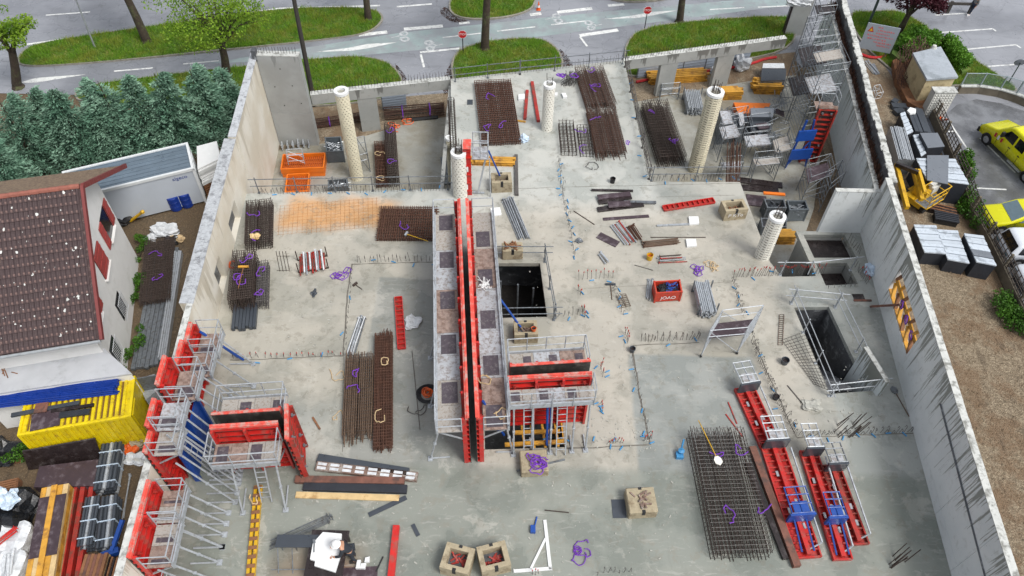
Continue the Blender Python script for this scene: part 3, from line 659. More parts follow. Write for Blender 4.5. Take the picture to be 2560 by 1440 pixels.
for i, (lb, pts) in enumerate(ISL):
    pl = smooth_poly([Vector((p.x, p.y)) for p in world(pts, ZG)], 2)
    c = sum(pl, Vector((0, 0)))/len(pl); inn = [c+(p-c)*(1-.16/max(.5, (p-c).length)) for p in pl]
    m = MB(); m.prism([(p.x, p.y) for p in inn], ZG-.02, ZG+.1); gr = struct('grass_verge', m, 'grass ground')
    m = MB(); n = len(pl)
    for k in range(n):
        a, b, d, e = pl[k], pl[(k+1) % n], inn[(k+1) % n], inn[k]
        m.prism([(q.x, q.y) for q in (a, b, d, e)], ZG-.02, ZG+.125)
    part(gr, 'kerb', m, 'kerb stone')
    o = blades('grass', inn, 260, ZG+.09, (.14, .36)); o['label'] = 'dense grass growing on the '+lb.split(' with')[0]
# painted markings
def stripe(a, b, w, name='road_marking', mat='road paint', dz=.008):
    A = G(*a, ZG); B = G(*b, ZG); m = MB(); m.bar(A+Vector((0, 0, dz-.002)), B+Vector((0, 0, dz-.002)), w, .004); return road_feature(name, m, mat)
def blob(pts, name='road_marking', mat='road paint', dz=.008):
    m = MB(); m.sheet([(p.x, p.y, ZG+dz) for p in world(pts, ZG)])
    return road_feature(name, m, mat)
blob([(520, 158), (1000, 82), (1450, 35), (1950, -10), (2000, 10), (1540, 68), (1130, 118), (770, 150)], 'cycle_lane', 'cycle green', .004)
for a, b, w in (((115, 38), (225, 30), .14), ((285, 178), (382, 170), .14), ((458, 160), (547, 152), .14), ((1010, 73), (1107, 65), .42), ((897, 88), (968, 80), .42),
                ((1107, 94), (1202, 83), .13), ((1243, 78), (1338, 67), .13), ((1393, 31), (1480, 21), .4), ((1325, 37), (1353, 34), .4), ((1378, 62), (1470, 52), .13), ((1148, 59), (1174, 56), .3),
                ((1050, 131), (1150, 121), .22), ((1052, 136), (1060, 168), .16), ((1449, 89), (1545, 75), .4), ((1450, 92), (1468, 116), .16), ((992, 17), (1080, 10), .2), ((1775, 24), (1860, 19), .14), ((1895, 18), (1985, 14), .14), ((1520, 14), (1560, 11), .35),
                ((2338, 38), (2418, 33), .14), ((2342, 82), (2482, 72), .14), ((2482, 72), (2490, 78), .14), ((2398, 125), (2540, 112), .14), ((2540, 112), (2552, 120), .14), ((2470, 166), (2560, 160), .14),
                ((2372, 303), (2422, 378), .12), ((2355, 330), (2386, 328), .12), ((2450, 345), (2538, 432), .12), ((2408, 420), (2422, 378), .12), ((2436, 470), (2516, 474), .12)): stripe(a, b, w)
for a, b in (((60, 112), (330, 74)), ((330, 74), (700, 21)), ((700, 21), (950, 14))): stripe(a, b, .2)
for c, s in (((890, 119), 1.), ((1600, 38), .9)): blob([(c[0]-100*s, c[1]+11*s), (c[0]-20*s, c[1]+1*s), (c[0]+30*s, c[1]-9*s), (c[0]+102*s, c[1]-13*s), (c[0]+35*s, c[1]+1*s), (c[0]-10*s, c[1]+8*s)])
blob([(46, 207), (90, 195), (140, 191), (217, 186), (150, 197), (95, 206), (50, 208)])
for cx, cy, f in ((1003, 92, 1), (1082, 113, -1), (1386, 47, 1), (1482, 63, -1)):     # bicycle symbols
    m = MB(); P = G(cx, cy, ZG); u = (G(cx+20, cy-2, ZG)-P).normalized()*f; v = Vector((-u.y, u.x, 0))
    for s_ in (-1, 1):
        for k in range(14):
            a = k*math.pi*2/14; b = (k+1)*math.pi*2/14; o_ = P+v*.38*s_+u*.25+Vector((0, 0, .01))
            m.add([o_+(u*math.cos(a)+v*math.sin(a))*.18, o_+(u*math.cos(b)+v*math.sin(b))*.18, o_+(u*math.cos(b)+v*math.sin(b))*.36, o_+(u*math.cos(a)+v*math.sin(a))*.36], [(0, 1, 2, 3)])
    for a, b in (((.25, -.38), (-.3, .1)), ((.25, .38), (-.3, .1)), ((.25, -.38), (-.2, -.3)), ((-.3, .1), (-.75, .0))): m.bar(P+u*a[0]+v*a[1]+Vector((0, 0, .01)), P+u*b[0]+v*b[1]+Vector((0, 0, .01)), .1, .004)
    road_feature('bicycle_marking', m, 'worn paint')
for pts in ([(985, 155), (1015, 190), (1030, 230), (1010, 240), (1004, 205), (990, 172)], [(1105, 235), (1112, 190), (1128, 150), (1131, 190), (1128, 236)], [(1395, 118), (1420, 140), (1440, 180), (1410, 185), (1408, 155)], [(1095, 30), (1116, 15), (1130, 42), (1180, 54), (1130, 58)]):
    o = blades('leaf_litter', smooth_poly([Vector((p.x, p.y)) for p in world(pts, ZG)], 1), 420, ZG+.005, (.02, .07), .05, 'dead twigs'); o['label'] = 'brown fallen leaves gathered along the kerb'
# ================================================================== TREES
def leafcloud(centres, radii, n, size, flat=.5):
    c = np.array(centres); r = np.array(radii); k = rng.choice(len(c), n, p=r**2/np.sum(r**2))
    d = rng.normal(size=(n, 3)); d /= np.linalg.norm(d, axis=1)[:, None]; rad = r[k]*rng.uniform(.35, 1., n)**.6
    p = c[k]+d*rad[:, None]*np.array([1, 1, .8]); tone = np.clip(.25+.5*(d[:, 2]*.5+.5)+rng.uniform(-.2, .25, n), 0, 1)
    return p, tone
def leaf_mesh(name, p, tone, size, mat, parent):
    n = len(p); a = rng.normal(size=(n, 3)); a /= np.linalg.norm(a, axis=1)[:, None]; b = np.cross(a, rng.normal(size=(n, 3))); b /= np.linalg.norm(b, axis=1)[:, None]
    s = rng.uniform(.6, 1.3, n)[:, None]*size
    v = np.stack([p-a*s, p+b*s*.6, p+a*s, p-b*s*.6], 1).reshape(-1, 3)
    return numesh(name, v, np.arange(4*n).reshape(-1, 4), mat, np.repeat(tone, 4), parent)
def limb(m, pts, r0, r1, n=8):
    k = len(pts)-1
    for i in range(k): m.tube(pts[i], pts[i+1], r0+(r1-r0)*i/k, n, r0+(r1-r0)*(i+1)/k, False)
def broad_tree(name, label, basepx, leanpx, h_fork, crown_h, crown_r, mat, n=5000, size=.11, tr=.24, seed=1, clusters=26, limbs=8):
    rs = random.Random(seed); B = G(*basepx, ZG); t = thing(name, label, 'tree', B)
    hh = HT(basepx, leanpx, ZG); d = fw*FPX+rt*(leanpx[0]-1280)-up*(leanpx[1]-720)
    T = Vector((0, 0, HC))+d*((B.y)/d.y); lean = Vector(((T.x-B.x)/max(hh, .5), rs.uniform(-.03, .03), 0))
    m = MB(); F = Vector((lean.x*h_fork, lean.y*h_fork, h_fork)); mid = F*.5+Vector((rs.uniform(-.08, .08), 0, 0))
    limb(m, [Vector((0, 0, -.1)), Vector((0, 0, .25))], tr*1.7, tr*1.1, 10); limb(m, [Vector((0, 0, .25)), mid, F], tr*1.1, tr*.8, 10); part(t, 'trunk', m, 'bark', smooth=True)
    m = MB(); cs = []; rad = []; top = Vector((lean.x*crown_h, 0, crown_h))
    for i in range(limbs):
        a = i*2.4+rs.random(); rr = crown_r*rs.uniform(.45, .85); e = Vector((top.x+math.cos(a)*rr, math.sin(a)*rr, crown_h+rs.uniform(-.6, 1.2)*crown_r*.55)); q = F.lerp(e, .45)+Vector((0, 0, .35))
        limb(m, [F*rs.uniform(.85, 1.), q, e], tr*.42, .03, 6); cs.append(e); rad.append(crown_r*.3)
        for _ in range(2):
            e2 = q+Vector((rs.uniform(-1, 1), rs.uniform(-1, 1), rs.uniform(-.2, 1)))*crown_r*.45; limb(m, [q, e2], .05, .015, 5); cs.append(e2); rad.append(crown_r*.26)
    part(t, 'branches', m, 'bark')
    for i in range(clusters-len(cs)):
        a = rs.random()*6.28; rr = crown_r*math.sqrt(rs.random()); cs.append(Vector((top.x+math.cos(a)*rr, math.sin(a)*rr, crown_h+rs.uniform(-.35, .6)*crown_r))); rad.append(crown_r*rs.uniform(.16, .3))
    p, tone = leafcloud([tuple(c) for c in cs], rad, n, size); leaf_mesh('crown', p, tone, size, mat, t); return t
G1 = 'street trees in the verge'
broad_tree('street_tree', 'broadleaf tree with bright young leaves at the far left beside the cycle lane', (46, 218), (22, 100), 3.0, 4.3, 1.75, 'spring leaves', 3600, .085, .3, 3, 36)
broad_tree('street_tree', 'spreading young-leaved tree whose fork shows above the conifer hedge', (568, 184), (545, 70), 2.6, 4.9, 3.6, 'spring leaves', 7000, .085, .28, 5, 70, 14)
broad_tree('street_tree', 'bare leaning trunk in the long grass island beside the lamp post', (368, 106), (318, 0), 4.4, 8.2, 2.6, 'spring leaves', 2500, .12, .3, 6)
broad_tree('street_tree', 'dark trunk near the rounded end of the long grass island', (921, 50), (914, 0), 4., 8., 2.4, 'spring leaves', 2200, .12, .26, 8)
broad_tree('street_tree', 'mossy straight trunk on the round island beside the nearer stop sign', (1212, 124), (1218, 0), 5.4, 9.5, 2.6, 'spring leaves', 2200, .12, .3, 9)
broad_tree('street_tree', 'trunk in the verge beside the farther stop sign', (1698, 56), (1706, 0), 4., 8.5, 2.4, 'spring leaves', 2200, .12, .27, 10)
broad_tree('purple_tree', 'dark purple-leaved tree on the bank behind the building site', (2240, 92), (2292, 0), 1.9, 3.9, 2.4, 'purple leaves', 7500, .1, .24, 12, 34, 9)
def conifer(label, basepx, tippx, r, seed):
    rs = np.random.default_rng(seed); B = G(*basepx, ZG); h = HT(basepx, tippx, ZG); t = thing('conifer', label, 'tree', B, 0, 'blue-green conifer hedge')
    m = MB(); limb(m, [Vector((0, 0, -.05)), Vector((0, 0, h*.95))], .16, .02, 6); part(t, 'trunk', m, 'bark')
    P = []; T = []
    nb = 120; lean = rs.uniform(-.12, .12, 2)
    for i in range(nb):                         # drooping sprays
        f = (i+.5)/nb; z = h*(.06+.92*f); rr = r*(1-f**1.6)**.8*rs.uniform(.45, 1.25)+.06; a = i*2.39996+rs.uniform(-.3, .3)
        k = int(60+90*(1-f)); s = rs.uniform(.08, 1, k)**.6; sp = rs.normal(0, .09+.13*(1-f), (k, 3))*np.array([1, 1, .6])
        q = np.c_[np.cos(a)*rr*s, np.sin(a)*rr*s, z+.34*rr*s-.5*rr*s*s]+sp*np.clip(s, .3, 1)[:, None]
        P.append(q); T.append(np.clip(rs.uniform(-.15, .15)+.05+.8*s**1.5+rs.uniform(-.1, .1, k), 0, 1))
    P = np.concatenate(P); P[:, 0] += lean[0]*P[:, 2]; P[:, 1] += lean[1]*P[:, 2]*.5; T = np.concatenate(T); n = len(P)
    out_ = np.c_[P[:, 0], P[:, 1], np.full(n, -.0)]; out_ /= (np.linalg.norm(out_, axis=1)[:, None]+1e-6); d = out_*1.0+rs.normal(0, .32, (n, 3)); d[:, 2] += .25; d /= np.linalg.norm(d, axis=1)[:, None]
    sd_ = np.cross(d, rs.normal(size=(n, 3))); sd_ /= np.linalg.norm(sd_, axis=1)[:, None]; L = rs.uniform(.14, .3, n)[:, None]
    v = np.stack([P, P+d*L*.5+sd_*L*.16, P+d*L, P+d*L*.5-sd_*L*.16], 1).reshape(-1, 3)
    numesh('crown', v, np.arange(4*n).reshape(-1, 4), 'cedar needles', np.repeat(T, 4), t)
CON = [((20, 470), (-40, 200), 2.0, 'leftmost conifer of the hedge cut by the picture edge'), ((110, 440), (62, 215), 2.1, 'broad conifer of the hedge behind the tiled roof'), ((165, 400), (128, 200), 1.7, 'conifer of the hedge left of the paired tips'), ((230, 415), (190, 192), 1.9, 'conifer of the hedge above the cabin roof corner'),
       ((330, 385), (300, 176), 1.9, 'conifer of the hedge left of the tallest one'), ((395, 380), (352, 180), 1.6, 'slim conifer of the hedge next to the tallest one'), ((462, 375), (436, 158), 2.0, 'tallest conifer of the hedge'), ((535, 345), (498, 160), 1.6, 'conifer of the hedge beside the street tree trunk'), ((590, 300), (577, 168), 1.1, 'smallest conifer at the wall end of the hedge'),
       ((70, 520), (10, 300), 1.7, 'front conifer low behind the roof at the far left'), ((290, 400), (262, 235), 1.7, 'front conifer rising behind the site cabin'), ((430, 370), (405, 230), 1.5, 'front conifer behind the cabin near its white end')]
for i, (b, tp, r, lb) in enumerate(CON): conifer(lb, b, tp, r, 40+i)
# ================================================================== HOUSE AND YARD BUILDINGS
v_ = Vector((-.242, .970, 0)); u_ = Vector((-.970, -.242, 0)); P0 = Vector((-19.45, 20.7, ZG))
hz = math.atan2(v_.y, v_.x)                       # local x = along the gable (away), local y = to the left (along the ridge)
house = thing('house', 'white house with a brown tiled roof and red gable boards', 'house', P0, hz)
EV, RG, D = 5.0, 8.9, 10.1; LW = 9.0
DW = 8.7; sg_ = (RG-EV)/(D/2+.9); m = MB(); prof = [(0, 0), (DW, 0), (DW, RG-.35-(DW-D/2)*sg_), (D/2, RG-.35), (0, EV-.0+.9*sg_-.35)]
vs = [(x, .0, z) for x, z in prof]+[(x, LW, z) for x, z in prof]; n5 = 5
m.add(vs, [(0, 1, 2, 3, 4), (9, 8, 7, 6, 5)]+[(i, i+5, (i+1) % 5+5, (i+1) % 5) for i in range(5)]); part(house, 'wall', m, 'white wall')
roof = MB(); xe = -.9; sl1 = (RG-EV)/(D/2+.9)
def rz_(x): return EV+(x-xe)*sl1 if x < D/2 else EV+(D-xe*1-x)*sl1
for a, b in (((xe, EV), (D/2, RG)), ((D/2, RG), (D+.9, EV))):
    roof.add([(a[0], -.75, a[1]-.1), (b[0], -.75, b[1]-.1), (b[0], LW, b[1]-.1), (a[0], LW, a[1]-.1), (a[0], -.75, a[1]-.02), (b[0], -.75, b[1]-.02), (b[0], LW, b[1]-.02), (a[0], LW, a[1]-.02)],
             [(0, 1, 2, 3), (7, 6, 5, 4), (0, 4, 5, 1), (1, 5, 6, 2), (2, 6, 7, 3), (3, 7, 4, 0)])
ro = part(house, 'roof', roof, 'tile')
# tiles: near slope, courses from eave to ridge; the ones in view are objects
sl_len = math.hypot(D/2+.9, RG-EV); NR = 17; cw = .21; ang = math.atan2(RG-EV, D/2+.9)
def tile_mesh(nm, mat):
    m = MB(); ln = sl_len/NR+.05; prof = [(0, 0), (.028, .028), (.063, .04), (.098, .024), (.126, .0), (.168, .0), (.203, .01)]
    vs = []
    for t_ in (0, ln):
        for y, z in prof: vs.append((t_*math.cos(ang)-(z+(.035 if t_ == 0 else 0))*math.sin(ang), y, t_*math.sin(ang)+(z+(.035 if t_ == 0 else 0))*math.cos(ang)))
    k = len(prof); fs = [(i, i+1, k+i+1, k+i) for i in range(k-1)]
    fl = [(vs[i][0]+.03*math.sin(ang), vs[i][1], vs[i][2]-.045) for i in range(k)]; vs += fl; fs += [(2*k+i, 2*k+i+1, i+1, i) for i in range(k-1)]
    m.add(vs, fs); return m
tm = [tile_mesh('tile', 'tile').mesh('tile', 'tile')]; rest = MB(); base_t = tile_mesh('tile', 'tile'); cnt = 0
cols_ = int((LW+.6)/cw)
for r_ in range(NR):
    for c_ in range(cols_):
        x = xe+(D/2+.9)*r_/NR; y = -.62+c_*cw; z = EV+(x-xe)*sl1
        wp = house.matrix_basis @ Vector((x, y, z)); d = wp-Vector((0, 0, HC)); sx = 1280+FPX*d.dot(rt)/d.dot(fw)
        if sx > 8 and cnt < 300:
            o = link('tile', tm[0], ro); o.location = (x, y, z+random.uniform(0, .012)); cnt += 1
        else: rest.add([(p[0]+x, p[1]+y, p[2]+z) for p in base_t.v], base_t.f)
o = part(ro, 'tiles', rest, 'tile'); o['kind'] = 'stuff'
m = MB()
far = [(D/2, RG), (D+.9, EV)]
for r_ in range(16):
    a = r_/16; b = (r_+1)/16+.01; xa = D/2+(D/2+.9)*a; xb = D/2+(D/2+.9)*b; za = RG-(RG-EV)*a; zb = RG-(RG-EV)*b
    m.add([(xa, -.7, za+.01), (xb, -.7, zb+.05), (xb, LW, zb+.05), (xa, LW, za+.01)], [(3, 2, 1, 0)])
part(ro, 'mossy_slope', m, 'tile moss')
for k in range(22):
    mb = MB(); mb.tube((D/2, -.7+k*.43, RG+.0), (D/2, -.7+k*.43+.42, RG+.02), .13, 8); part(ro, 'ridge_tile', mb, 'ridge tile')
m = MB()
for k in range(150):
    x = random.uniform(xe+.2, D/2-.1); y = random.uniform(-.5, 5.2); z = EV+(x-xe)*sl1+.055; r = random.choice([.02, .025, .03, .04, .05, .08]); q = []
    for i in range(7):
        a = i*.9; rr = r*random.uniform(.6, 1.2); q.append((x+math.cos(a)*rr*math.cos(ang), y+math.sin(a)*rr, z+math.cos(a)*rr*math.sin(ang)+.004))
    m.sheet(q)
part(ro, 'lichen_spots', m, 'lichen')['kind'] = 'stuff'
for a, b in (((xe-.05, EV), (D/2, RG+.03)), ((D/2, RG+.03), (D+.95, EV))):
    m = MB(); m.bar((a[0], -.82, a[1]-.03), (b[0], -.82, b[1]-.03), .13, .24, (0, 0, 1)); part(house, 'barge_board', m, 'barge red')
m = MB(); m.tube((xe-.08, -.75, EV-.08), (xe-.08, LW, EV-.08), .075, 8); part(house, 'gutter', m, 'lamp grey')
m = MB(); m.tube((D+.98, -.75, EV-.08), (D+.98, LW, EV-.08), .06, 8); part(house, 'gutter', m, 'lamp grey')
def shut_window(x, z, w, h, op=True):
    m = MB(); m.bx(x-w/2, x+w/2, -.02, .05, z, z+h); wi = part(house, 'window', m, 'glass dark')
    m = MB(); m.bx(x-w/2-.08, x+w/2+.08, -.16, .02, z-.09, z-.005); part(wi, 'sill', m, 'white wall')
    for s_ in (-1, 1):
        m = MB(); cx = x+s_*(w/2+w*.25) if op else x+s_*w*.25
        m.bx(cx-w*.25+.01, cx+w*.25-.01, -.07, -.025, z, z+h)
        for q in (.18, .5, .82): m.bx(cx-w*.25+.03, cx+w*.25-.03, -.095, -.071, z+h*q-.05, z+h*q+.05)
        part(wi, 'shutter', m, 'shutter red')
shut_window(7.2, 3.7, 1.2, 1.5); shut_window(4.6, 3.7, 1.3, 1.5, False); shut_window(1.2, 3.7, 1.2, 1.5)
for x in (1.0, 3.9):
    m = MB(); m.bx(x-.5, x+.5, -.02, .05, 1.0, 2.3); wi = part(house, 'window', m, 'glass dark')
    m = MB()
    for k in range(8): m.tube((x-.5+k/7, -.14, 1.0), (x-.5+k/7, -.14, 2.3), .014, 4)
    for z in (1.05, 2.25): m.tube((x-.55, -.14, z), (x+.55, -.14, z), .016, 4)
    part(wi, 'security_bars', m, 'plastic white')
# flat roofed annexe
an = [G(-60, 905, -.5), G(255, 868, -.5), G(328, 934, -.5), G(200, 952, -.5), G(-60, 992, -.5)]
t = thing('annexe', 'low annexe with a pale flat roof in front of the tiled house', 'house', (an[1].x, an[1].y, ZG))
L_ = [(p.x-an[1].x, p.y-an[1].y) for p in an]
m = MB(); m.prism(L_, 0, 2.8); part(t, 'wall', m, 'white wall')
c = (sum(x for x, y in L_)/5, sum(y for x, y in L_)/5); m = MB(); m.prism([(c[0]+(x-c[0])*1.01, c[1]+(y-c[1])*1.01) for x, y in L_], 2.8, 2.9); part(t, 'flat_roof', m, 'roof membrane')
m = MB()
for a, b in (((2, 915), (12, 940)), ((6, 935), (15, 910)), ((12, 925), (20, 945)), ((28, 930), (44, 934))): m.bar(G(*a, -.49)-t.location, G(*b, -.49)-t.location, .05, .006)
part(t, 'scratched_mark', m, 'old timber')
# site cabin
A = G(190, 420, -.6); B = G(469, 355, -.6); Cc = G(467, 419, -.6); d = (A-B); d.z = 0; L = 7.0; rz = math.atan2(d.y, d.x)
wd_ = 2.5
t = thing('site_cabin', 'white site cabin with a blue-grey ribbed roof beside the conifer hedge', 'cabin', (B.x, B.y, ZG), rz)   # x runs left, y runs towards camera
m = MB(); m.bx(.05, L, .05, wd_, .12, 2.65); part(t, 'body', m, 'cabin wall')
m = MB()
for x in (.0, L): m.bx(x, x+.14, 0, .14, 0, 2.75); m.bx(x, x+.14, wd_-.08, wd_+.06, 0, 2.75)
for y in (0, wd_-.08): m.bx(0, L+.14, y, y+.14, 2.62, 2.8)
m.bx(0, .14, .14, wd_-.08, 2.62, 2.8); m.bx(L, L+.14, .14, wd_-.08, 2.62, 2.8); part(t, 'frame', m, 'cabin frame')
for k in range(7):
    m = MB(); y0 = .15+k*(wd_-.24)/7; y1 = y0+(wd_-.24)/7-.012; m.bx(.14, L, y0, y1, 2.65, 2.7); m.bx(.14, L, y0, y0+.05, 2.7, 2.735); part(t, 'roof_sheet', m, 'cabin roof')
for k in range(2):
    m = MB(); m.bx(-.02, .05, .4+k*1.0, 1.2+k*1.0, .3, 2.3); part(t, 'door_leaf', m, 'cabin frame')
o = link('lettering', text_mesh('algeco', .34, 'blue plastic'), t); o.rotation_euler = (R(90), 0, math.pi); o.location = (.95, wd_+.012, 2.3)
# yellow storage container
tp = [G(42, 1090, -.95), G(327, 1041, -.95), G(331, 942, -.95), G(60, 983, -.95)]
d = tp[1]-tp[0]; L = d.length; rz = math.atan2(d.y, d.x); wd_ = ((tp[2]-tp[1]).length+(tp[3]-tp[0]).length)/2; hh = -.95-ZG
t = thing('container', 'yellow corrugated storage container with its end door swung open', 'container', (tp[0].x, tp[0].y, ZG), rz)
m = MB(); m.bx(.06, L-.06, .06, wd_-.06, .1, hh-.06); part(t, 'shell', m, 'container yellow')
m = MB()
for x in (0, L-.14):
    for y in (0, wd_-.14): m.bx(x, x+.14, y, y+.14, 0, hh)
for y in (0, wd_-.12): m.bx(.14, L-.14, y, y+.12, hh-.14, hh); m.bx(.14, L-.14, y, y+.12, 0, .14)
for x in (0, L-.12): m.bx(x, x+.12, .14, wd_-.14, hh-.14, hh); m.bx(x, x+.12, .14, wd_-.14, 0, .14)
part(t, 'frame', m, 'container yellow')
nr = 17
for k in range(nr):
    x = .2+(L-.4)*k/nr; mb = MB(); mb.bx(x, x+(L-.4)/nr*.52, .14, wd_-.14, hh-.062, hh-.005); part(t, 'roof_rib', mb, 'container yellow')
    mb = MB(); mb.bx(x, x+(L-.4)/nr*.5, .015, .058, .16, hh-.16); part(t, 'side_rib', mb, 'container yellow')
m = MB()
for k in range(nr-1): x = .2+(L-.4)*(k+.52)/nr; m.bx(x+.01, x+(L-.4)/nr*.45, .2, wd_-.2, hh-.06, hh-.056)
part(t, 'roof_dirt', m, 'container dirt')
for y in (.16, wd_/2+.02):
    m = MB(); m.bx(L-.03, L+.03, y, y+wd_/2-.18, .15, hh-.16)
    if y > .5: m = MB(); m.bx(L-.02, L+1.1, wd_-.06, wd_, .15, hh-.2)
    part(t, 'end_door', m, 'container yellow' if y < .5 else 'dull galvanised')
CT = (t, L, wd_, hh, tp)
# ================================================================== FORMWORK
PL = {'g': 'walkway plate', 'b': 'walkway brown', 'd': 'walkway dusty'}
def formwork(name, label, loc, rz, L, H, plat=2.6, pw=.95, plates='gdgd', props=(), ladder=(), guard=True, ends=(True, True), red='red paint', group=None, ribs=True, topm='salmon top', prop_len=2.0, blue=(), guard_h=1.0, z0=0.):
    "steel wall form: x along the panel, concrete face at y = 0, ribs and walkway towards +y"
    t = thing(name, label, 'formwork', loc, rz, group); DPT = .24
    m = MB(); m.bx(.01, L-.01, 0, .025, z0, H-.02); part(t, 'face_plate', m, 'form face')
    m = MB(); m.bx(0, L, .0, .1, H-.02, H+.02); m.bx(0, L, .04, .16, H-.14, H-.022); part(t, 'top_rail', m, topm)
    n = max(2, round((H-z0)/.38)); rm = MB(); rm.bx(0.02, L-.02, 0, DPT-.08, 0, .07); me = rm.mesh('rib', red)
    if ribs: copies(t, 'rib', me, [(0, .03, z0+.06+(H-z0-.32)*i/(n-1)) for i in range(n)])
    k = max(2, round(L/1.2)+1); um = MB(); um.bx(-.05, .05, .12, DPT+.06, z0+.02, H-.15); me = um.mesh('upright', red)
    copies(t, 'upright', me, [(.06+(L-.12)*i/(k-1), 0, 0) for i in range(k)])
    tmk = MB(); tmk.box((0, 0, 0), (.12, .07, .12)); tmk.tube((0, 0, 0), (0, .12, 0), .03, 6)
    copies(t, 'tie_plate', tmk.mesh('tie_plate', 'dull galvanised' if red != 'red paint' else 'worn red paint'), [(.3+(L-.6)*i/max(1, k-1), DPT-.02, z0+zz) for i in range(k) for zz in (.55, 1.45, H-z0-.45)])
    if plat:
        n = len(plates)*2; w = L/n; y0, y1 = DPT+.08, DPT+.08+pw
        for i in range(n):
            c = plates[i//2]
            mb = MB(); mb.bx(i*w+.008, (i+1)*w-.008, y0, y1, plat-.05, plat); part(t, 'walkway_plate', mb, PL[c])
            if i % 2:
                mb = MB(); mb.bx(i*w+.1, (i+1)*w-.12, y0+.12, y1-.2, plat+.004, plat+.022); part(t, 'hatch', mb, 'hatch')
        m = MB(); m.bx(0, L, y1-.03, y1+.03, plat-.14, plat+.14); part(t, 'toe_board', m, 'galvanised')
        bmk = MB(); bmk.bar((0, DPT, plat-.75), (0, y1-.05, plat-.08), .05); bmk.bar((0, DPT-.05, plat-.08), (0, y1, plat-.08), .05, .07)
        copies(t, 'bracket', bmk.mesh('bracket', 'galvanised'), [(.06+(L-.12)*i/(k-1), 0, 0) for i in range(k)])
        if guard:
            m = MB(); kk = max(2, round(L/.8)+1)
            for i in range(kk): x = .03+(L-.06)*i/(kk-1); m.tube((x, y1+.04, plat-.15), (x, y1+.04, plat+guard_h), .026, 5)
            for z in (.45, guard_h): m.tube((0, y1+.04, plat+z), (L, y1+.04, plat+z), .026, 5)
            for e, x in ((ends[0], .0), (ends[1], L)):
                if e:
                    m.tube((x, y0, plat), (x, y0, plat+guard_h), .024, 5)
                    for z in (.45, guard_h): m.tube((x, y0, plat+z), (x, y1+.04, plat+z), .024, 5)
            part(t, 'guard_rail', m, 'galvanised')
    for x in props:
        m = MB(); zt = plat-.1 if plat else min(H*.72, 2.5); yt = DPT+.06+pw*.92 if plat else DPT+.05; m.tube((x, yt, zt), (x, DPT+prop_len, .06), .04, 6); m.tube((x, DPT+prop_len*.45, .1), (x, DPT+prop_len, .06), .035, 6); m.box((x, DPT+prop_len, .03), (.22, .2, .06)); m.box((x, (yt+DPT+prop_len)/2, zt*.5), (.1, .12, .1))
        part(t, 'stabilising_prop', m, 'galvanised')
    for x in blue:
        m = MB(); m.tube((x, DPT+.1, min(H*.8, 3)), (x, DPT+prop_len*.75, .1), .06, 6); m.tube((x-.16, DPT+.1, min(H*.7, 2.6)), (x-.16, DPT+prop_len*.6, .1), .05, 6); part(t, 'push_pull_prop', m, 'blue steel')
    for x in ladder:
        m = MB(); a = Vector((x, DPT+.5, plat)); b = Vector((x+.0, DPT+1.5, .05)); o_ = Vector((.2, 0, 0))
        for s_ in (-1, 1): m.bar(a+o_*s_, b+o_*s_, .045, .06)
        for i in range(1, 10): p = a.lerp(b, i/10); m.tube(p-o_, p+o_, .018, 5)
        part(t, 'ladder', m, 'galvanised')
    return t
# central pair, running away from the camera
n0 = G(1186, 1157, 0); f0 = G(1157, 496, 3.78); ax = Vector((f0.x-n0.x, f0.y-n0.y, 0)); CL = ax.length; ax.normalize(); lf_ = Vector((-ax.y, ax.x, 0))
rzc = math.atan2(ax.y, ax.x)
CH = 3.78
formwork('wall_formwork', 'long left half of the central red formwork with its walkway of grey and brown plates', n0+lf_*.12, rzc, CL, CH, 2.75, .98, 'dgbgd', props=(.3, 2.9, 5.5), ends=(True, True), prop_len=1.5)
formwork('wall_formwork', 'long right half of the central red formwork beside the square opening', n0-lf_*.12+ax*CL, rzc+math.pi, CL, CH, 2.75, .98, 'dbggb', props=(CL-2., CL-.4), ends=(True, True), prop_len=1.3, blue=(CL-1.2,))
# cross pair over the yellow-beamed opening
A = G(1268, 940, 3.78); B = G(1480, 928, 3.78); d = B-A; Lx = d.length; rzx = math.atan2(d.y, d.x)
formwork('wall_formwork', 'front half of the short cross formwork with two ladders above the yellow beams', (B.x, B.y, 0), rzx+math.pi, Lx, CH, 3.2, .8, 'dgd', props=(.15, .75, 1.7, 2.5, Lx-.2), ladder=(Lx*.36, Lx*.76), prop_len=1.35, blue=(Lx*.52,))
A2 = G(1275, 922, 3.78); B2 = G(1478, 909, 3.78); d2 = B2-A2
formwork('wall_formwork', 'rear half of the short cross formwork with an aluminium guard rail', (A2.x, A2.y+.1, 0), math.atan2(d2.y, d2.x), d2.length, CH, 2.8, 1.0, 'dgb', props=(.4, 2.2), prop_len=1.6)
m = MB(); O = G(1340, 1080, 0); t = thing('opening_falsework', 'yellow timber beams carrying the cross formwork over the floor opening', 'beams', O)
for px, py in ((1298, 1035), (1322, 1040), (1350, 1040), (1382, 1036), (1398, 1030)):
    mb = MB(); a = G(px, py-10, -.1)-O; b = G(px+14, py+82, -.1)-O; mb.bar(a, b, .1, .16); part(t, 'beam', mb, 'timber yellow')
for a, b in (((1262, 1112), (1408, 1104)), ((1282, 1082), (1400, 1078))):
    mb = MB(); mb.bar(G(*a, .09)-O, G(*b, .09)-O, .16, .12); part(t, 'cross_beam', mb, 'timber yellow')
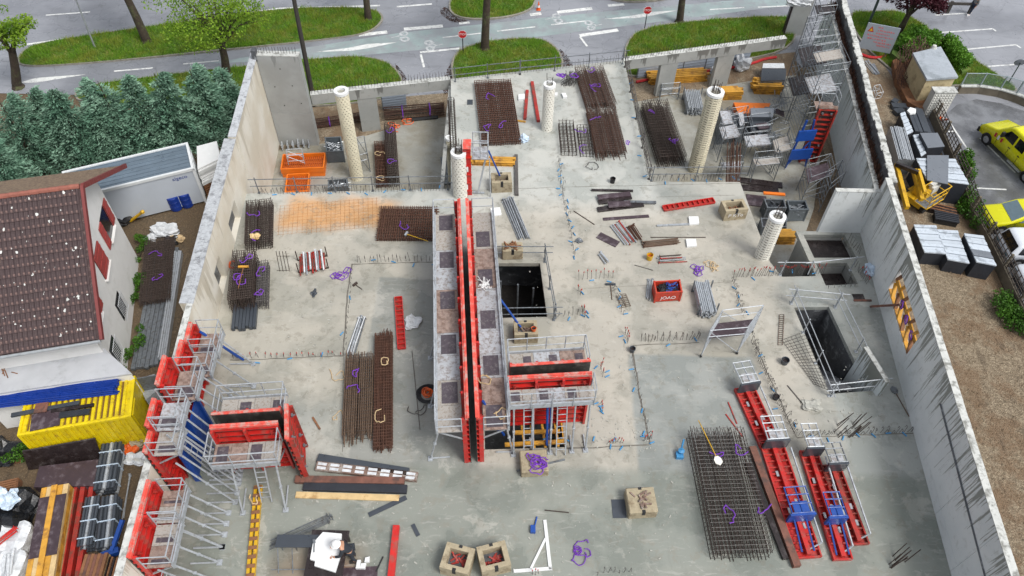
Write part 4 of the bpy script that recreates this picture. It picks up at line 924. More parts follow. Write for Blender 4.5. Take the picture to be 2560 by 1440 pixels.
# along the left wall; x runs towards the camera
def left_form(label, far, near, zt, plat, **kw):
    a = G(*far, zt); b = G(*near, zt); ya, yb = a.y, b.y; A = Vector((xin(ya)+.03, ya, 0)); B = Vector((xin(yb)+.03, yb, 0)); d = B-A
    return formwork('wall_formwork', label, A, math.atan2(d.y, d.x), d.length, zt, plat, .95, **kw)
left_form('small red form at the far end of the left wall with a blue prop', (515, 806), (488, 868), 3.0, 2.1, plates='b', props=(.3,), blue=(.1,), prop_len=1.9)
left_form('red form with a brown walkway on the left wall behind the tall one', (478, 850), (462, 912), 3.4, 2.4, plates='b', props=(.3, 1.2), prop_len=2.1)
left_form('tall bright red form on the left wall beside the cream wall top', (416, 888), (403, 962), 4.5, 3.3, plates='b', props=(.2, .7, 1.2), prop_len=2.5)
left_form('form with a white walkway and pink top rail on the left wall', (420, 996), (400, 1066), 4.4, 4.0, plates='g', props=(.2, .6, 1.0, 1.4), ladder=(1.2,), prop_len=2.2, blue=(.4,))
left_form('form with a dusty walkway and salmon top on the left wall', (404, 1072), (386, 1132), 4.0, 3.7, plates='d', props=(.1, .5, .9, 1.3), prop_len=2.2)
left_form('red form near the lower end of the left wall', (398, 1200), (378, 1283), 3.1, 2.1, plates='bd', props=(.1, .55, 1.0, 1.5), prop_len=2.0)
left_form('nearest red form on the left wall with a ladder', (380, 1284), (346, 1395), 3.1, 2.0, plates='db', props=(.2, .8, 1.5, 2.2), ladder=(1.9,), prop_len=2.0)
# blue stiffener standing among them
A = G(510, 1130, 0)
t = thing('stiffener_frame', 'dark blue steel stiffening panel standing behind the left wall forms', 'formwork', A, rzc)
m = MB(); m.bx(-1.4, 1.4, -.04, .04, .1, 2.1); part(t, 'panel', m, 'blue steel')
for x in (-1.3, 0, 1.3):
    m = MB(); m.bx(x-.06, x+.06, -.16, .1, 0, 2.7); part(t, 'upright', m, 'blue steel')
# cross forms at the left
A = G(524, 1062, 3.5); B = G(695, 1051, 3.5); d = B-A; L = d.length
formwork('wall_formwork', 'front form of the left cross pair with a ladder and railed walkway', (B.x, B.y, 0), math.atan2(d.y, d.x)+math.pi, L, 3.5, 2.5, 1.0, 'db', props=(.2, L-.7), ladder=(L*.38,), prop_len=1.9)
A = G(526, 1041, 3.5); B = G(698, 1029, 3.5); d = B-A
formwork('wall_formwork', 'rear form of the left cross pair with a sandy walkway', (A.x, A.y+.05, 0), math.atan2(d.y, d.x), d.length, 3.5, 2.5, 1.0, 'dd', props=(.4,), prop_len=1.6)
A = G(703, 1026, 3.5); B = G(716, 1062, 3.5)
formwork('wall_formwork', 'narrow red end form closing the left cross pair', (A.x+.05, A.y+.3, 0), math.atan2(B.y-A.y-.9, B.x-A.x), 1.6, 3.5, 0, red='worn red paint')
# form leaning on the right wall at the lower level, and a column form
A = G(2038, 402, ZG); hq = HT((2038, 402), (2093, 265), ZG)
t = formwork('wall_formwork', 'red wall form standing against the double wall below the scaffold', A, math.pi-.05, 1.15, hq, 0, red='worn red paint', topm='rusty plate')
m = MB(); m.bx(0, 1.15, -1.0, -.05, hq-.5, hq-.44); part(t, 'walkway_plate', m, 'walkway brown')
m = MB()
for x in (0, 1.15):
    for y in (-1., -.05): m.tube((x, y, hq-.44), (x, y, hq+.7), .026, 5)
    for z in (.2, .7): m.tube((x, -1., hq+z), (x, -.05, hq+z), .024, 5)
for z in (.2, .7): m.tube((0, -1., hq+z), (1.15, -1., hq+z), .024, 5)
part(t, 'guard_rail', m, 'galvanised')
t = thing('stiffener_frame', 'bright blue steel frame in front of the red form by the double wall', 'formwork', G(1988, 418, ZG), .15)
for x in (-.7, .7):
    m = MB(); m.bar((x, 0, 0), (x*.35, .3, 3.6), .11, .11); part(t, 'leg', m, 'blue steel')
m = MB(); m.bx(-.75, .75, -.06, .06, .7, 1.5); part(t, 'panel', m, 'blue steel')
m = MB(); m.bx(-.6, .6, .1, .2, 2.1, 2.9); part(t, 'tie_plate', m, 'blue steel')
m = MB(); m.bar((-.7, 0, .2), (.6, .2, 2.2), .07); part(t, 'diagonal', m, 'blue steel')
# column form with its small platform
A = G(1171, 488, 0)
t = thing('column_form', 'narrow red column form with aluminium platform and long blue prop', 'formwork', A, 0.02)
m = MB(); m.bx(-.2, .2, .0, .12, 0, 3.4); part(t, 'panel', m, 'red paint')
for z in (.3, .9, 1.5, 2.1, 2.7, 3.2):
    m = MB(); m.bx(-.22, .22, -.06, -.002, z, z+.1); part(t, 'rib', m, 'red paint')
m = MB(); m.bx(-.22, .22, -.1, .7, 3.4, 3.44); part(t, 'top_plate', m, 'salmon top')
for x, z in ((-.05, .5), (0., 1.8)):
    m = MB(); m.bx(x-.05, x+.05, -.07, -.062, z, z+.35); part(t, 'plate_label', m, 'sign white')
m = MB(); m.bx(.25, 1.15, -.1, .9, 2.7, 2.76); part(t, 'platform', m, 'walkway plate')
m = MB()
for x in (.3, .72, 1.12):
    for y in (-.05, .85): m.tube((x, y, 2.76), (x, y, 3.8), .03, 5)
for z in (3.2, 3.8):
    for y in (-.05, .85): m.tube((.3, y, z), (1.12, y, z), .03, 5)
    m.tube((1.12, -.05, z), (1.12, .85, z), .03, 5)
part(t, 'guard_rail', m, 'galvanised')
m = MB(); m.bar((1.0, .1, 2.7), (.55, .1, .15), .09); m.bar((.3, .1, .15), (.9, .1, .1), .08); m.tube((1.2, -.1, 2.8), (1.25, -.1, .0), .035, 6); part(t, 'stay', m, 'galvanised')
m = MB(); E_ = G(1250, 440, .75)-A; m.tube((1.15, .4, 2.9), E_, .05, 6); part(t, 'push_pull_prop', m, 'blue steel')
# ---- forms lying flat at the lower right
def lying(label, a, b, wdt, plats, red='red paint', prop=True):
    A, rz, L = fr(a, b, .0); t = thing('lying_formwork', label, 'formwork', A, rz, None)
    m = MB(); m.bx(0, L, -wdt/2, wdt/2, .02, .05); part(t, 'face_plate', m, red)
    m = MB()
    for y in (-wdt/2+.03, wdt/2-.03): m.bx(0, L, y-.03, y+.03, .05, .2)
    part(t, 'edge_rail', m, red)
    n = int(L/.3); rm = MB(); rm.bx(-.03, .03, -wdt/2+.06, wdt/2-.06, .05, .17); me = rm.mesh('rib', red); copies(t, 'rib', me, [(.03+(L-.06)*i/n, 0, 0) for i in range(n+1)])
    m = MB(); m.bx(.1, L-.1, -.09, .09, .17, .32); part(t, 'spine', m, red)
    for s_ in (-.3, -.62, .55, .75):
        x = L*abs(s_); m = MB(); m.bx(x-.12, x+.12, .2*(1 if s_ > 0 else -1)-.05, .2*(1 if s_ > 0 else -1)+.05, .18, .22); part(t, 'name_plate', m, 'chrome plate')
    for x, colr, ln in plats:
        mm_ = 'galvanised' if colr == 'g' else ('blue steel' if colr == 'u' else 'dull galvanised')
        m = MB(); m.bx(x, x+.1, -wdt/2, wdt/2, .3, .95)
        part(t, 'folded_platform', m, 'dark sheet' if colr != 'u' else 'blue steel')
        m = MB()
        for y in (-wdt*.42, 0, wdt*.42): m.tube((x+.02, y, .95), (x-ln, y, .95), .03, 5)
        for q in (0, .35, .7, 1.): m.tube((x-ln*q, -wdt*.45, .97), (x-ln*q, wdt*.45, .97), .028, 5)
        part(t, 'folded_guard_rail', m, mm_)
        m = MB(); m.bx(x-ln*.45, x-.02, -wdt*.3, wdt*.3, .9, .94); part(t, 'guard_plate', m, 'walkway plate' if colr != 'u' else 'blue steel')
        if colr == 'u':
            m = MB()
            for y in (-.25, .25): m.tube((x+.05, y, .5), (x+1.3, y, .25), .04, 5)
            part(t, 'blue_arm', m, 'blue steel')
    if prop:
        m = MB(); m.tube((L*.12, wdt*.5, .7), (L*.9, wdt*.62, .3), .045, 6); m.tube((L*.9, wdt*.62, .3), (L*.94, .1, .25), .03, 5); part(t, 'stowed_prop', m, 'galvanised')
    return t
lying('upper red form panel lying on the deck, the farthest of the row', (1858, 972), (1925, 1120), .95, ((.25, 'g', 1.1),))
lying('longest red form panel lying on the deck with a blue frame', (1925, 1108), (2020, 1398), 1.05, ((.3, 'g', 1.1), (3.6, 'u', 1.1)))
lying('middle red form panel lying on the deck with a blue frame', (2018, 1130), (2105, 1403), .78, ((.25, 'g', 1.1), (3.3, 'u', 1.0)))
lying('worn red form panel lying nearest the right wall', (2072, 1165), (2145, 1365), .85, ((.3, 'd', .9),), 'worn red paint')
# ================================================================== COLUMN SHELLS
def column(label, b, tpx, z, r, style, cm='white shell', bars=10, hgt=None):
    P = G(*b, z); h = hgt or HT(b, tpx, z); t = thing('column', label, 'column', P)
    m = MB(); m.lathe([(r-.05, 0), (r-.05, h-.02)], 24); part(t, 'core', m, 'shell core', smooth=True)
    m = MB(); n = int(h/.17); pit = h/n; seg = 24
    for i in range(n):
        z0 = i*pit; z1 = z0+pit*(.56 if style else .5)
        m.lathe([(r-.06, z0), (r, z0), (r, z1), (r-.06, z1)], seg)
        for k in range(12 if not style else 10):
            a = 2*math.pi*(k+(.5*(i % 2) if not style else 0))/(12 if not style else 10); w = .6 if not style else .3
            m.box((math.cos(a)*(r-.025), math.sin(a)*(r-.025), (z1+z0+pit)/2), (.05, 2*math.pi*r/12*w, pit*.52 if not style else pit*.5), a)
    part(t, 'shell', m, cm)
    m = MB(); m.lathe([(r+.02, h-.16), (r+.02, h+.02), (r*.62, h+.02), (r*.62, h-.4)], 28); part(t, 'rim', m, 'white foam', smooth=False)
    m = MB(); m.lathe([(r*.62, h-.12), (0.001, h-.12)], 20); part(t, 'fill', m, 'lower concrete')
    if bars:
        m = MB()
        for k in range(bars):
            a = 2*math.pi*k/bars; m.tube((math.cos(a)*r*.42, math.sin(a)*r*.42, h-.2), (math.cos(a)*r*.42+random.uniform(-.05, .05), math.sin(a)*r*.42, h+random.uniform(.4, .9)), .016, 4)
        for zz in (h+.12, h+.35): m.path([(math.cos(a*.7)*r*.42, math.sin(a*.7)*r*.42, zz) for a in range(10)], .01, 3)
        part(t, 'starter_bars', m, 'rebar dark')
    return t
column('tall cream perforated column shell at the rear left', (893, 444), (854, 226), ZG, .40, 0, 'cream shell', 0)
column('white column shell on the deck beside the hanging rebar bundle at the rear', (1367, 322), (1370, 210), 0, .34, 0, 'white shell', 2)
column('white column shell beside the narrow red column form', (1151, 487), (1145, 380), 0, .40, 0, 'white shell', 10)
column('tall cream column shell standing among the scaffold stock at the rear right', (1738, 424), (1786, 228), ZG, .50, 1, 'cream shell', 10)
column('white column shell by the shaft openings at the right', (1905, 640), (1938, 538), 0, .40, 1, 'white shell', 6)
column('partly hidden column shell behind the red column form', (1129, 455), (1129, 378), ZG, .2, 0, 'cream shell', 0, 3.6)
# hanging rebar bundles at the deck edge
t = thing('rebar_cage', 'upright column rebar cage rising at the inner corner of the deck', 'rebar', G(1134, 372, 0))
m = MB()
for k in range(8): a = k*math.pi/4; m.tube((math.cos(a)*.2, math.sin(a)*.2, -.4), (math.cos(a)*.2, math.sin(a)*.2, 3.6), .016, 4)
part(t, 'long_bars', m, 'rebar dark').__setitem__('kind', 'stuff'); m = MB()
for k in range(22): m.path([(math.cos(a*math.pi/4)*.21, math.sin(a*math.pi/4)*.21, k*.17) for a in range(9)], .009, 3)
part(t, 'stirrups', m, 'rebar dark').__setitem__('kind', 'stuff')
# ================================================================== REBAR STOCK
def sling(m, p, s=.35, n=10, r=.03, seed=0, flat=True):
    rs = random.Random(seed); q = [Vector(p)]; a = rs.random()*6.28; c = Vector(p)
    for _ in range(n):
        a += rs.uniform(-.6, 1.7)*(1 if seed % 2 else -1); st = Vector((math.cos(a), math.sin(a), 0))*s*rs.uniform(.4, .9)-(q[-1]-c)*.16; st.z = 0
        q.append(q[-1]+st); q[-1].z = c.z+rs.uniform(-.02, .05)
    m.path(q, r, 4); return q
def bundle(name, label, q, z, h, n=12, ns=18, layers=3, r=.014, mat='rebar dark', mat2=None, slings=(), jit=.25, over=.0, mesh_like=False, group=None, slm='purple sling'):
    f, rz, L, Wd = quad(q, z); t = thing(name, label, 'rebar', f, rz, group); m = MB()
    for l in range(layers):
        zz = r+.01+(h-.02)*l/max(1, layers-1) if layers > 1 else r+.02
        for i in range(n):
            y = -Wd/2+Wd*i/(n-1); a, b = random.uniform(-jit, jit)-over, random.uniform(-jit, jit)+over
            m.tube((a, y+random.uniform(-.02, .02), zz+random.uniform(-.015, .015)), (L+b, y+random.uniform(-.02, .02), zz+random.uniform(-.015, .015)), r, 4, None, False)
    part(t, 'long_bars', m, mat).__setitem__('kind', 'stuff')
    m = MB()
    for i in range(ns):
        x = .06+(L-.12)*i/(ns-1)+random.uniform(-.02, .02)
        if mesh_like:
            for l in range(layers): zz = .02+(h-.02)*l/max(1, layers-1)+.022; m.tube((x, -Wd/2-.05, zz), (x, Wd/2+.05, zz), r*.9, 4, None, False)
        else:
            k = max(1, round(Wd/.55)); w = Wd/k
            for j in range(k): y0 = -Wd/2+j*w+.02; m.path([(x, y0, .01), (x, y0+w-.04, .01), (x, y0+w-.04, h+.02), (x, y0, h+.02), (x, y0, .01)], r*.8, 3)
    part(t, 'cross_bars' if mesh_like else 'stirrups', m, mat2 or mat)['kind'] = 'stuff'
    for i, (fx, fy) in enumerate(slings):
        m = MB(); sling(m, (L*fx, Wd*fy, h+.05), .24, 9, .024, sum(map(ord, label)) % 97+i); part(t, 'sling', m, slm)
    return t
bundle('rebar_mat', 'stack of rusty welded mesh mats tied with purple slings behind the blue prop', [(1184, 209), (1278, 207), (1298, 362), (1208, 366)], 0, .28, 22, 30, 3, .02, 'rebar rust', slings=((.3, 0), (.75, .1), (.8, -.3)), mesh_like=True, jit=.05)
bundle('rebar_bundle', 'upper stack of long rebar cages with a purple sling coil near the rear deck edge', [(1440, 186), (1502, 182), (1540, 270), (1464, 282)], 0, .55, 16, 22, 4, .018, 'rebar rust', 'rebar dark', ((.5, .1), (.52, .05), (.1, 0)), jit=.3)
bundle('rebar_bundle', 'lower stack of bristling rebar cages at the rear deck', [(1466, 288), (1534, 282), (1562, 388), (1492, 402)], 0, .5, 16, 24, 4, .018, 'rebar rust', 'rebar dark', ((.3, -.5), (.8, .6)), jit=.3)
bundle('rebar_cage', 'small open rebar cage left of the stacked cages', [(1396, 316), (1432, 312), (1440, 388), (1404, 392)], 0, .45, 5, 9, 3, .016, 'rebar dark', jit=.08)
bundle('rebar_cage', 'small rebar cage with purple slings touching the stacked cages', [(1442, 326), (1472, 324), (1484, 392), (1450, 395)], 0, .45, 5, 9, 3, .016, 'rebar dark', slings=((.2, .0), (.8, 0)), jit=.08)
t = thing('rebar_bundle', 'tangled purple-tied bundle of bent bars beside the rear white column', 'rebar', G(1418, 210, 0)); m = MB()
for k in range(46): a = random.uniform(0, 6.28); m.tube((random.uniform(-.5, .6), random.uniform(-.3, .3), .02), (random.uniform(-.2, 1.0), random.uniform(-.3, .4), random.uniform(.4, 1.)), .016, 3)
part(t, 'bent_bars', m, 'rebar grey').__setitem__('kind', 'stuff'); m = MB(); sling(m, (-.4, 0, .6), .22, 16, .05, 3); sling(m, (.3, -.1, .7), .22, 12, .04, 5); part(t, 'sling', m, 'purple sling')
bundle('rebar_cage', 'dark rebar cages with purple slings on the lower floor beside the tall cream column', [(1604, 282), (1658, 272), (1712, 412), (1644, 424)], ZG, .9, 14, 22, 5, .02, 'rebar dark', 'rebar dark', ((.25, -.2), (.7, .1), (.72, .2)), jit=.2)
bundle('rebar_mat', 'rusty mesh mats lying against a cage on the lower floor', [(938, 366), (966, 362), (972, 468), (943, 472)], ZG, .4, 9, 14, 4, .02, 'rebar rust', jit=.05, mesh_like=True, slings=((.35, 0), (.9, 0)), slm='rope')
bundle('rebar_cage', 'long dark rebar cage next to the mesh mats on the lower floor', [(964, 330), (988, 328), (1000, 466), (972, 470)], ZG, .8, 7, 26, 5, .02, 'rebar dark', jit=.1, slings=((.15, 0), (.7, .2)))
for lb, a, b, rr, n in (('rusty mesh roll under the edge beam right of the column', (962, 296), (1112, 284), .42, 40), ('low rusty mesh roll under the edge beam left of the column', (790, 318), (908, 300), .3, 30)):
    A, rz, L = fr(a, b, ZG); t = thing('mesh_roll', lb, 'rebar', A, rz); m = MB()
    for k in range(14): an_ = k*math.pi/7; m.tube((0, math.cos(an_)*rr, rr+math.sin(an_)*rr), (L, math.cos(an_)*rr, rr+math.sin(an_)*rr), .02, 4)
    for k in range(8): m.tube((0, random.uniform(-.6, .6)*rr, rr*random.uniform(.4, 1.6)), (L, random.uniform(-.6, .6)*rr, rr*random.uniform(.4, 1.6)), .03, 4)
    part(t, 'long_bars', m, 'rebar rust').__setitem__('kind', 'stuff'); m = MB()
    for k in range(n): m.path([(L*k/n, math.cos(q*.785)*rr*1.03, rr+math.sin(q*.785)*rr*1.03) for q in range(9)], .016, 3)
    part(t, 'hoops', m, 'rebar dark').__setitem__('kind', 'stuff')
    for x in (.3, .75):
        m = MB(); m.path([(L*x+random.uniform(-.03, .03), math.cos(q*.785)*rr*1.12, rr+math.sin(q*.785)*rr*1.12) for q in range(9)], .035, 4); part(t, 'sling', m, 'purple sling')
bundle('rebar_cage', 'dark rebar cage with purple slings beside the left wall, the farther one', [(624, 520), (682, 516), (684, 622), (616, 628)], 0, .6, 12, 20, 4, .018, 'rebar dark', 'rebar dark', ((.3, 0), (.75, .1)), jit=.08)
bundle('rebar_cage', 'dark rebar cage with an orange-handled broom on it beside the left wall', [(594, 660), (650, 654), (640, 778), (582, 784)], 0, 1.0, 13, 22, 5, .018, 'rebar dark', 'rebar dark', ((.2, .1), (.6, -.1), (.62, .2)), jit=.08)
bundle('rebar_cage', 'narrow rebar cage leaning on the broom-topped cage', [(652, 668), (676, 672), (672, 770), (648, 776)], 0, .6, 6, 16, 4, .016, 'rebar grey', 'rebar grey', ((.3, 0), (.85, .1)), jit=.05)
bundle('rebar_mat', 'rusty mesh mats and loose bars stacked left of the central formwork', [(1092, 526), (1092, 602), (946, 603), (948, 524)], 0, .25, 12, 26, 4, .02, 'rebar rust', mesh_like=True, jit=.12, slings=((.5, .1),))
bundle('rebar_bundle', 'dark rebar bundle with purple slings next to the brown bundle on the deck', [(866, 900), (936, 892), (928, 1098), (860, 1104)], 0, .38, 14, 26, 4, .018, 'rebar tan', 'rebar dark', ((.2, -.1), (.5, 0)), jit=.35)
bundle('rebar_bundle', 'straight brown bundle of ribbed rebar with rope lifting loops', [(944, 842), (978, 840), (984, 1124), (932, 1126)], 0, .3, 13, 40, 4, .02, 'rebar rust', jit=.25, mesh_like=True, slings=((.3, .2), (.75, .1)), slm='rope')
bundle('rebar_cage', 'large pale rebar cages with four purple slings at the lower right of the deck', [(1720, 1098), (1842, 1086), (1924, 1392), (1776, 1404)], 0, .85, 17, 30, 4, .014, 'rebar dark', 'rebar grey', ((.22, -.25), (.2, .35), (.72, -.2), (.68, .4)), jit=.1)
bundle('rebar_mat', 'rusty mesh mats with purple slings in the lane beside the house', [(372, 606), (436, 606), (428, 750), (352, 772)], ZG+.25, .35, 12, 26, 4, .02, 'rebar dark', mesh_like=True, jit=.1, slings=((.3, 0), (.62, .1)))
bundle('rebar_mesh', 'thin rust-stained mesh laid flat on the deck near the left wall', [(700, 506), (944, 503), (942, 574), (698, 584)], 0, .012, 22, 10, 1, .005, 'rebar orange', mesh_like=True, jit=.1)
def sheets(label, q, z, h, n, mat, group=None, nm='sheet_stack'):
    f, rz, L, Wd = quad(q, z); t = thing(nm, label, 'sheets', f, rz)
    for i in range(n):
        m = MB(); y = -Wd/2+Wd*i/n; m.bx(random.uniform(-.15, .15), L+random.uniform(-.1, .1), y+.01, y+Wd/n-.012, 0, h*random.uniform(.85, 1.)); part(t, 'sheet', m, mat)
    return t
sheets('grey steel deck sheets under the rusty mats in the lane', [(390, 640), (448, 610), (395, 920), (332, 925)], ZG+.02, .2, 6, 'dull galvanised')
sheets('dark corrugated sheets sticking out under the rebar cage by the left wall', [(585, 770), (648, 768), (640, 822), (582, 828)], 0.01, .25, 7, 'dark sheet')
sheets('bundle of pale galvanised rails in the lane along the wall', [(440, 640), (458, 640), (420, 905), (398, 905)], ZG+.02, .35, 4, 'galvanised', nm='rail_bundle')
# ---- starter bars cast into the deck
def starters(pts, sp, h, z=0., hook=True, mat='rebar grey', tip=False, caps=0, rows=1, dy=.2, r=.012, parent=None, lean=.08):
    m = MB(); mc = MB(); mt_ = MB(); P = [G(*p, z) for p in pts]; i = 0
    for a, b in zip(P, P[1:]):
        L = (b-a).length; n = max(1, int(L/sp)); d = (b-a).normalized(); nn = Vector((-d.y, d.x, 0))
        for k in range(n):
            for rw in range(rows):
                p = a+d*(L*(k+.5)/n)+nn*(dy*(rw-(rows-1)/2))+Vector((random.uniform(-.03, .03), random.uniform(-.03, .03), 0)); hh = h*random.uniform(.75, 1.1); q = p+Vector((random.uniform(-lean, lean), random.uniform(-lean, lean), hh))
                m.tube(p, q, r, 3, None, False)
                if hook: w = nn*(.09*(1 if k % 2 else -1)); m.tube(q, q+w, r, 3, None, False); m.tube(q+w, q+w-Vector((0, 0, hh*.35)), r, 3, None, False)
                if tip: mt_.tube(q-Vector((0, 0, .1)), q+Vector((0, 0, .02)), r*1.8, 4)
            i += 1
            if caps and i % caps == 0:
                c = a+d*(L*(k+.5)/n)+nn*random.uniform(-.3, .3); an_ = random.random()*3.1; mc.tube(c+Vector((math.cos(an_)*-.12, math.sin(an_)*-.12, .04)), c+Vector((math.cos(an_)*.12, math.sin(an_)*.12, .04)), .03, 6)
    o = part(parent or slab, 'starter_bars', m, mat); o['kind'] = 'stuff'
    if mt_.v: part(parent or slab, 'bar_tips', mt_, 'red tip')['kind'] = 'stuff'
    if mc.v: part(parent or slab, 'blue_caps', mc, 'cap blue')['kind'] = 'stuff'
for a in (([(645, 486), (1125, 476)], .17, .5, True, 'rebar grey', False, 6), ([(888, 656), (1090, 652)], .2, .5, True, 'rebar grey', False, 5), ([(882, 668), (862, 882)], .3, .25, False, 'rebar grey', False, 7), ([(575, 897), (860, 888)], .28, .4, True, 'rebar grey', True, 5),
          ([(1396, 400), (1408, 500), (1430, 600), (1436, 650)], .25, .5, True, 'rebar grey', False, 2), ([(1442, 700), (1536, 694)], .2, .7, False, 'rebar grey', True, 4), ([(1446, 725), (1452, 740)], .1, .5, False, 'rebar grey', True, 3), ([(1530, 712), (1558, 790)], .16, .35, True, 'rebar grey', False, 3), ([(1455, 775), (1462, 795)], .08, .5, False, 'rebar grey', True, 3),
          ([(1390, 792), (1462, 785)], .22, .5, True, 'rebar grey', False, 3), ([(1600, 855), (1750, 848)], .15, .6, True, 'rebar dark', False, 9), ([(1562, 830), (1570, 860)], .1, .6, False, 'rebar grey', True, 3), ([(1576, 880), (1596, 980), (1625, 1100)], .22, .35, False, 'rebar grey', False, 5), ([(1500, 910), (1506, 945)], .12, .6, False, 'rebar grey', True, 2), ([(1500, 1005), (1506, 1035)], .14, .5, False, 'rebar grey', True, 1),
          ([(1515, 1108), (1560, 1106)], .1, .4, False, 'rebar grey', True, 2), ([(1605, 1105), (1632, 1095)], .09, .5, False, 'rebar grey', True, 2), ([(1832, 694), (2060, 684)], .12, .75, False, 'rebar grey', True, 9), ([(1830, 702), (1842, 745), (1858, 792)], .13, .45, True, 'rebar grey', False, 4), ([(1878, 850), (1895, 900), (1945, 1010), (1985, 1085)], .085, .5, True, 'rebar grey', False, 11), ([(1992, 1090), (2282, 1080)], .17, .4, True, 'rebar grey', False, 4),
          ([(1135, 200), (1556, 156)], .2, .6, False, 'rebar grey', False, 0), ([(1566, 170), (1622, 448)], .15, .6, True, 'rebar grey', False, 12), ([(1630, 452), (1846, 452)], .16, .45, True, 'rebar grey', False, 5), ([(1330, 1437), (1350, 1435)], .08, .5, False, 'rebar grey', True, 2), ([(1490, 1432), (1580, 1430)], .2, .4, True, 'rebar grey', False, 0),
          ([(2118, 600), (2150, 640)], .16, .6, False, 'rebar grey', False, 0), ([(2145, 680), (2168, 712)], .1, .6, False, 'rebar grey', True, 0), ([(2130, 655), (2152, 690)], .16, .5, False, 'rebar grey', False, 0), ([(2065, 722), (2145, 716)], .25, .25, True, 'rebar grey', False, 0), ([(1318, 1110), (1500, 1106)], .5, .15, False, 'rebar grey', False, 2)):
    starters(a[0], a[1], a[2], 0., *a[3:])
for c, n in (((2112, 1078), 14), ((2235, 1405), 9)):
    m = MB(); P = G(*c, 0)
    for k in range(n): p = P+Vector((random.uniform(-.6, .6), random.uniform(-.35, .35), 0)); m.tube(p, p+Vector((random.uniform(.2, .5), random.uniform(.1, .3), random.uniform(.6, .9))), .018, 4)
    part(slab, 'starter_bars', m, 'rebar dark')['kind'] = 'stuff'
m = MB(); P = G(2015, 900, 0)        # tilted mesh beside the stairwell
for k in range(18): a = G(1955, 850, .05).lerp(G(2035, 960, .05), k/17); b = G(2010, 830, .3).lerp(G(2070, 975, .3), k/17); m.tube(a, b, .012, 3)
for k in range(6): m.tube(G(1955, 850, .05).lerp(G(2010, 830, .3), k/5), G(2035, 960, .05).lerp(G(2070, 975, .3), k/5), .012, 3)
solo('rebar_mesh', 'loose bent rebar mesh beside the stairwell', 'rebar', m, 'rebar grey')
m = MB()
for k in range(16): a = G(1949, 786, .04).lerp(G(1945, 862, .04), k/15); m.tube(a, a+Vector((.22, 0, 0)), .012, 3)
for dx in (0, .22): m.tube(G(1949, 786, .04)+Vector((dx, 0, 0)), G(1945, 862, .04)+Vector((dx, 0, 0)), .014, 3)
solo('rebar_ladder', 'rusty ladder-like rebar strip left of the stairwell', 'rebar', m, 'rebar rust')
for i, (a, b) in enumerate((((1540, 740), (1555, 768)), ((1554, 735), (1566, 765)))):
    m = MB(); A = G(*a, .04); B = G(*b, .04)
    for k in range(8): p = A.lerp(B, k/7); m.tube(p, p+Vector((.22, .02, 0)), .016, 3)
    for dx in (0, .22): m.tube(A+Vector((dx, 0, 0)), B+Vector((dx, 0, 0)), .014, 3)
    solo('rebar_ladder', ('left' if i == 0 else 'right')+' of two short rebar ladders beside the rubber rake', 'rebar', m, 'rebar tan')
m = MB()
for k in range(4): m.tube(G(690+k*8, 628, .02), G(700+k*8, 678, .02), .014, 4)
for y in (640, 676): m.tube(G(692, y, .03), G(724, y, .03), .012, 4)
solo('rebar_mesh', 'small flat frame of dark bars left of the red and white props', 'rebar', m, 'rebar dark')
# ---- guard rails
def railing(label, pts, h=1.0, z=0., mat='dull galvanised', sp=2.2, rails=(.5, 1.), ext=.4, group=None):
    P = [G(*p, z) for p in pts]; t = thing('guard_rail', label, 'railing', P[0], 0, group); O = P[0]
    for a, b in zip(P, P[1:]):
        L = (b-a).length; n = max(1, round(L/sp)); d = (b-a).normalized()
        for k in range(n+1):
            p = a+d*(L*k/n)-O; m = MB(); m.tube(p, p+Vector((random.uniform(-.04, .04), random.uniform(-.04, .04), h+.12)), .03, 6); m.box((p.x, p.y, .02), (.14, .14, .04)); part(t, 'post', m, mat)
        for q in rails:
            m = MB(); m.tube(a-O-d*ext+Vector((0, 0, h*q)), b-O+d*ext+Vector((0, 0, h*q+random.uniform(-.03, .03))), .026, 5); part(t, 'rail', m, mat)
    return t
railing('scaffold tube guard rail along the rear left deck edge', [(648, 482), (1120, 474)])
railing('guard rail beyond the square floor opening', [(1222, 648), (1362, 648)], sp=2.6)
railing('guard rail on the right side of the square floor opening', [(1362, 655), (1386, 795)], sp=1.8)
railing('guard rail in front of the square floor opening', [(1245, 802), (1384, 800)], sp=2.6)
railing('guard rail along the far street edge of the deck', [(1138, 204), (1300, 186), (1556, 160)])
railing('guard rail above the scaffold stock at the rear right deck edge', [(1628, 452), (1846, 450)])
railing('guard rail left of the shaft openings', [(1950, 688), (2018, 688), (2125, 676)], mat='galvanised', sp=2., rails=(1.,))
railing('guard rail at the far end of the stairwell', [(1978, 756), (2088, 766)], mat='galvanised', sp=3)
railing('guard rail along the left side of the stairwell', [(1978, 760), (2072, 990)], mat='galvanised', sp=2.)
railing('guard rail along the right side of the stairwell', [(2088, 770), (2140, 880)], mat='galvanised', sp=3.)
railing('guard rail at the near end of the stairwell', [(2078, 990), (2190, 978)], mat='galvanised', sp=3.)
railing('guard rail along the right edge of the rear deck', [(1562, 168), (1622, 448)], mat='rebar grey', sp=3.)
